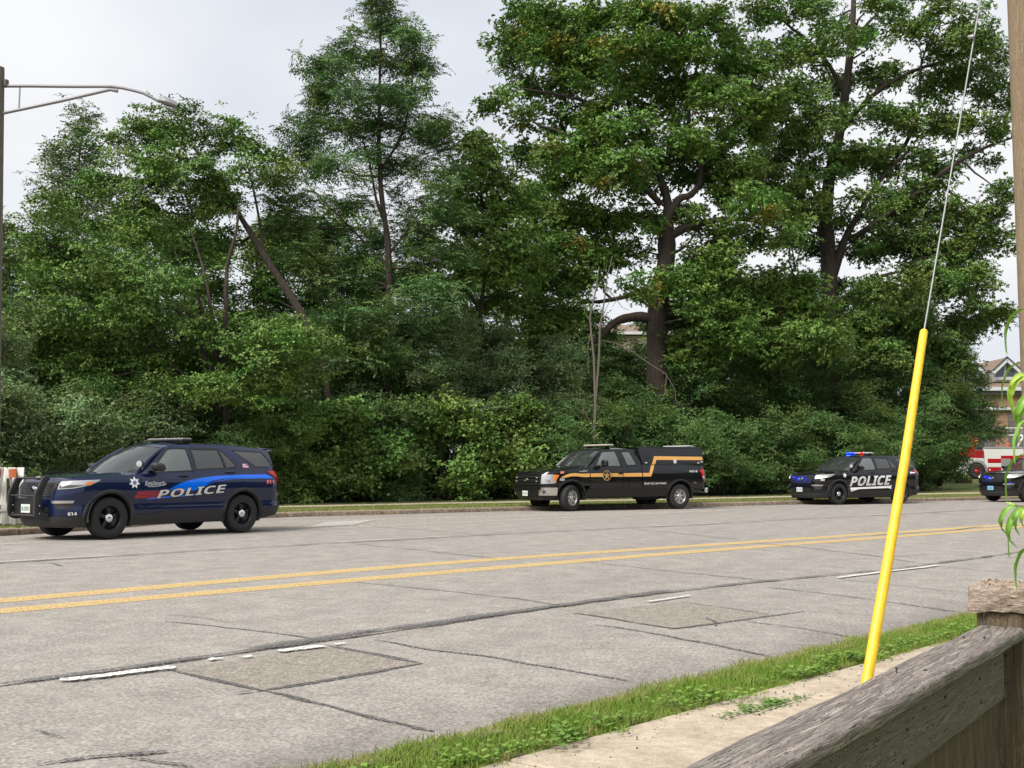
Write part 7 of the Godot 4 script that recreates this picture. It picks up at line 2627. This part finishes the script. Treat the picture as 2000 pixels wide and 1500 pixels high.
		var C2 := func(off: float) -> Callable: return func(p: Vector2) -> Vector3: return cap_side.call(p, off, sg)
		decal(cap, "shield", poly_tris([Vector2(1.84, 1.565), Vector2(1.84, 1.475), Vector2(1.90, 1.445), Vector2(1.96, 1.475), Vector2(1.96, 1.565), Vector2(1.90, 1.58)]), mat.white_vinyl, C2.call(0.009))
		decal(cap, "shield_number", letters("13", "sans", Vector2(1.865, 1.48), Vector2(0.07, 0.065), 0.0, 0.0, flip), mat.ink, C2.call(0.012))
	wheel_set(t, 0.395, 0.265, 0.225, 0.85, "styled", 0.32)

# ---------------------------------------------------------------- fire engine, seen in part
func fire_engine() -> void:
	var d := 86.0
	var px := d / F
	var gx := 1905.0
	var t := thing("fire_engine", "red and white ladder fire engine behind the lawn at far right", "fire engine", C((gx - 1000.0) * px, 0.60, d), -(PI / 2 - bearing) - 0.06)
	var X := func(x: float) -> float: return (x - gx) * px
	var Y := func(y: float) -> float: return EYE + (915.0 - y) * px - 0.60
	var red := paint(Color(0.36, 0.012, 0.02), 0.25)
	var white := plain(Color(0.62, 0.62, 0.61), 0.4)
	var grey := plain(Color(0.28, 0.28, 0.28), 0.45, 0.3)
	var box := func(x0: float, x1: float, y0: float, y1: float, z0: float, z1: float, m: Material, parent: Node3D, called: String) -> MeshInstance3D:
		var mb := MB.new()
		var a := Vector3(X.call(x0), Y.call(y1), z0)
		var b := Vector3(X.call(x1), Y.call(y0), z1)
		mb.box((a + b) / 2, (b - a).abs(), 0.02)
		return obj(called, mb, m, parent, true)
	var body: MeshInstance3D = box.call(1921, 2150, 876, 927, -2.4, -0.03, white, t, "body")
	box.call(1927, 1952.5, 896, 904.5, -0.1, 0.0, red, body, "red_band")
	box.call(1927, 1952.5, 905, 912.5, -0.1, 0.0, white, body, "white_band")
	box.call(1927, 1952.5, 913, 921.5, -0.1, 0.0, red, body, "red_band")
	box.call(1952.5, 2150, 890, 898, -0.1, 0.0, red, body, "red_band")
	box.call(1953, 1970, 896, 912, -0.1, 0.02, grey, body, "locker")
	box.call(1972, 1992, 899, 922, -0.1, 0.02, red, body, "locker")
	box.call(1929, 1932, 916, 919.5, -0.02, 0.02, plain(Color(0.8, 0.4, 0.4), 0.3), body, "reflector")
	box.call(1921, 2150, 873, 876.4, -2.4, 0.0, grey, body, "deck")
	var cab: MeshInstance3D = box.call(1845, 1920, 894, 926, -2.4, -0.03, white, t, "cab")
	box.call(1904, 1920, 880, 894.5, -2.3, 0.0, red, cab, "cab_door")
	box.call(1845, 1904, 850, 894.4, -2.35, -0.02, red, cab, "cab_top")
	box.call(1858, 1872, 858, 876, -2.0, 0.01, mat.glass_tint, cab, "cab_window")
	box.call(1876, 1896, 858, 876, -2.0, 0.01, mat.glass_tint, cab, "cab_window")
	for k in 3:
		box.call(1904, 1909.5, 855 + k * 5, 858 + k * 5, -1.5, 0.0, plain(Color(0.65, 0.25, 0.04), 0.4), cab, "chevron")
	box.call(1904, 1924, 853, 872, -2.0, -0.3, plain(Color(0.04, 0.04, 0.045), 0.6), cab, "cab_back")
	# wheel with flared fender
	var mb := MB.new()
	var rows := [PackedVector3Array(), PackedVector3Array(), PackedVector3Array()]
	for k in 17:
		var a := PI * k / 16.0
		rows[0].append(Vector3(cos(a) * 0.60, 0.52 + sin(a) * 0.62, 0.06))
		rows[1].append(Vector3(cos(a) * 0.76, 0.52 + sin(a) * 0.80, 0.07))
		rows[2].append(Vector3(cos(a) * 0.80, 0.52 + sin(a) * 0.84, -0.05))
	mb.grid(rows)
	obj("fender", mb, grey, t)
	mb = MB.new()
	lay(mb, poly_tris(disc(Vector2(0, 0.52), 0.61, 28)), func(p: Vector2) -> Vector3: return Vector3(p.x, p.y, 0.03))
	obj("wheel_well", mb, mat.void, t)
	for wx in [0.0, 5.6]:
		var w := Node3D.new()
		w.name = "wheel"
		t.add_child(w, true)
		w.position = Vector3(wx, 0.50, -0.02)
		mb = MB.new()
		mb.lathe([Vector2(0.28, 0.10), Vector2(0.32, 0.15), Vector2(0.48, 0.14), Vector2(0.515, 0.08), Vector2(0.515, -0.15), Vector2(0.3, -0.17)], Vector3.ZERO, Basis(), 28)
		obj("tyre", mb, mat.rubber, w)
		mb = MB.new()
		mb.lathe([Vector2(0.29, 0.11), Vector2(0.275, 0.13), Vector2(0.24, 0.05), Vector2(0.16, 0.03)], Vector3.ZERO, Basis(), 24)
		obj("rim", mb, mat.chrome, w)
		mb = MB.new()
		mb.lathe([Vector2(0.17, 0.03), Vector2(0.15, 0.12), Vector2(0.08, 0.16), Vector2(0.0, 0.165)], Vector3.ZERO, Basis(), 20)
		obj("hub_cap", mb, red, w)
	# ladder above the body
	var lad := Node3D.new()
	lad.name = "ladder"
	t.add_child(lad, true)
	for z in [-0.55, -1.6]:
		for y in [836.5, 850.5]:
			mb = MB.new()
			mb.tube([Vector3(X.call(1862), Y.call(y), z), Vector3(X.call(2160), Y.call(y - 1.0), z)], [0.055 if y > 840 else 0.045, 0.05], 8)
			obj("rail", mb, white, lad)
		var x := 1862.0
		while x < 2150.0:
			mb = MB.new()
			mb.tube([Vector3(X.call(x), Y.call(850), z), Vector3(X.call(x + 6), Y.call(837), z), Vector3(X.call(x + 12), Y.call(850), z)], [0.02, 0.02, 0.02], 5)
			obj("lattice", mb, grey, lad)
			x += 12.0
	var x2 := 1866.0
	while x2 < 2150.0:
		mb = MB.new()
		mb.tube([Vector3(X.call(x2), Y.call(850), -0.55), Vector3(X.call(x2), Y.call(850), -1.6)], [0.022, 0.022], 5)
		obj("rung", mb, grey, lad)
		x2 += 8.0
	mb = MB.new()
	mb.box(Vector3(X.call(1984), Y.call(847), -1.08), Vector3(0.5, 0.32, 0.9), 0.03)
	obj("ladder_bed", mb, plain(Color(0.02, 0.02, 0.025), 0.6), lad, true)
	mb = MB.new()
	mb.tube([Vector3(X.call(1988), Y.call(872), -0.3), Vector3(X.call(1992), Y.call(862), -0.2), Vector3(X.call(1999), Y.call(853), -0.25), Vector3(X.call(1990), Y.call(850), -0.4)], [0.07, 0.08, 0.08, 0.06], 8)
	obj("nozzle_pipe", mb, white, t)
	mb = MB.new()
	mb.box(Vector3(X.call(1968), Y.call(870), -0.2), Vector3(0.22, 0.32, 0.2), 0.05)
	obj("beacon", mb, plain(Color(0.55, 0.10, 0.05), 0.3), t, true)

func make_vehicles() -> void:
	make_vehicle_materials()
	suv("police_suv", "navy blue police utility car with push bumper and blue swoosh at far left", W(13.77, 0.012, 21.34), deg_to_rad(1.5), "navy")
	pickup(W(31.78, 0.012, 23.38), deg_to_rad(-18.9))
	suv("police_suv", "black police utility car with big white POLICE lettering and lit roof bar", W(42.82, 0.012, 20.37), deg_to_rad(-21.0), "black")
	suv("police_suv", "dark police utility car cut off by the right edge, blue light lit", W(50.83, 0.012, 16.3), deg_to_rad(-24.0), "dark")
	fire_engine()

func _ready() -> void:
	make_view()
	make_materials()
	make_ground()
	make_sprigs()
	make_trees()
	make_fence()
	make_poles()
	make_left_side()
	make_distance()
	make_vehicles()
	make_fruit_tree()
	make_grass()
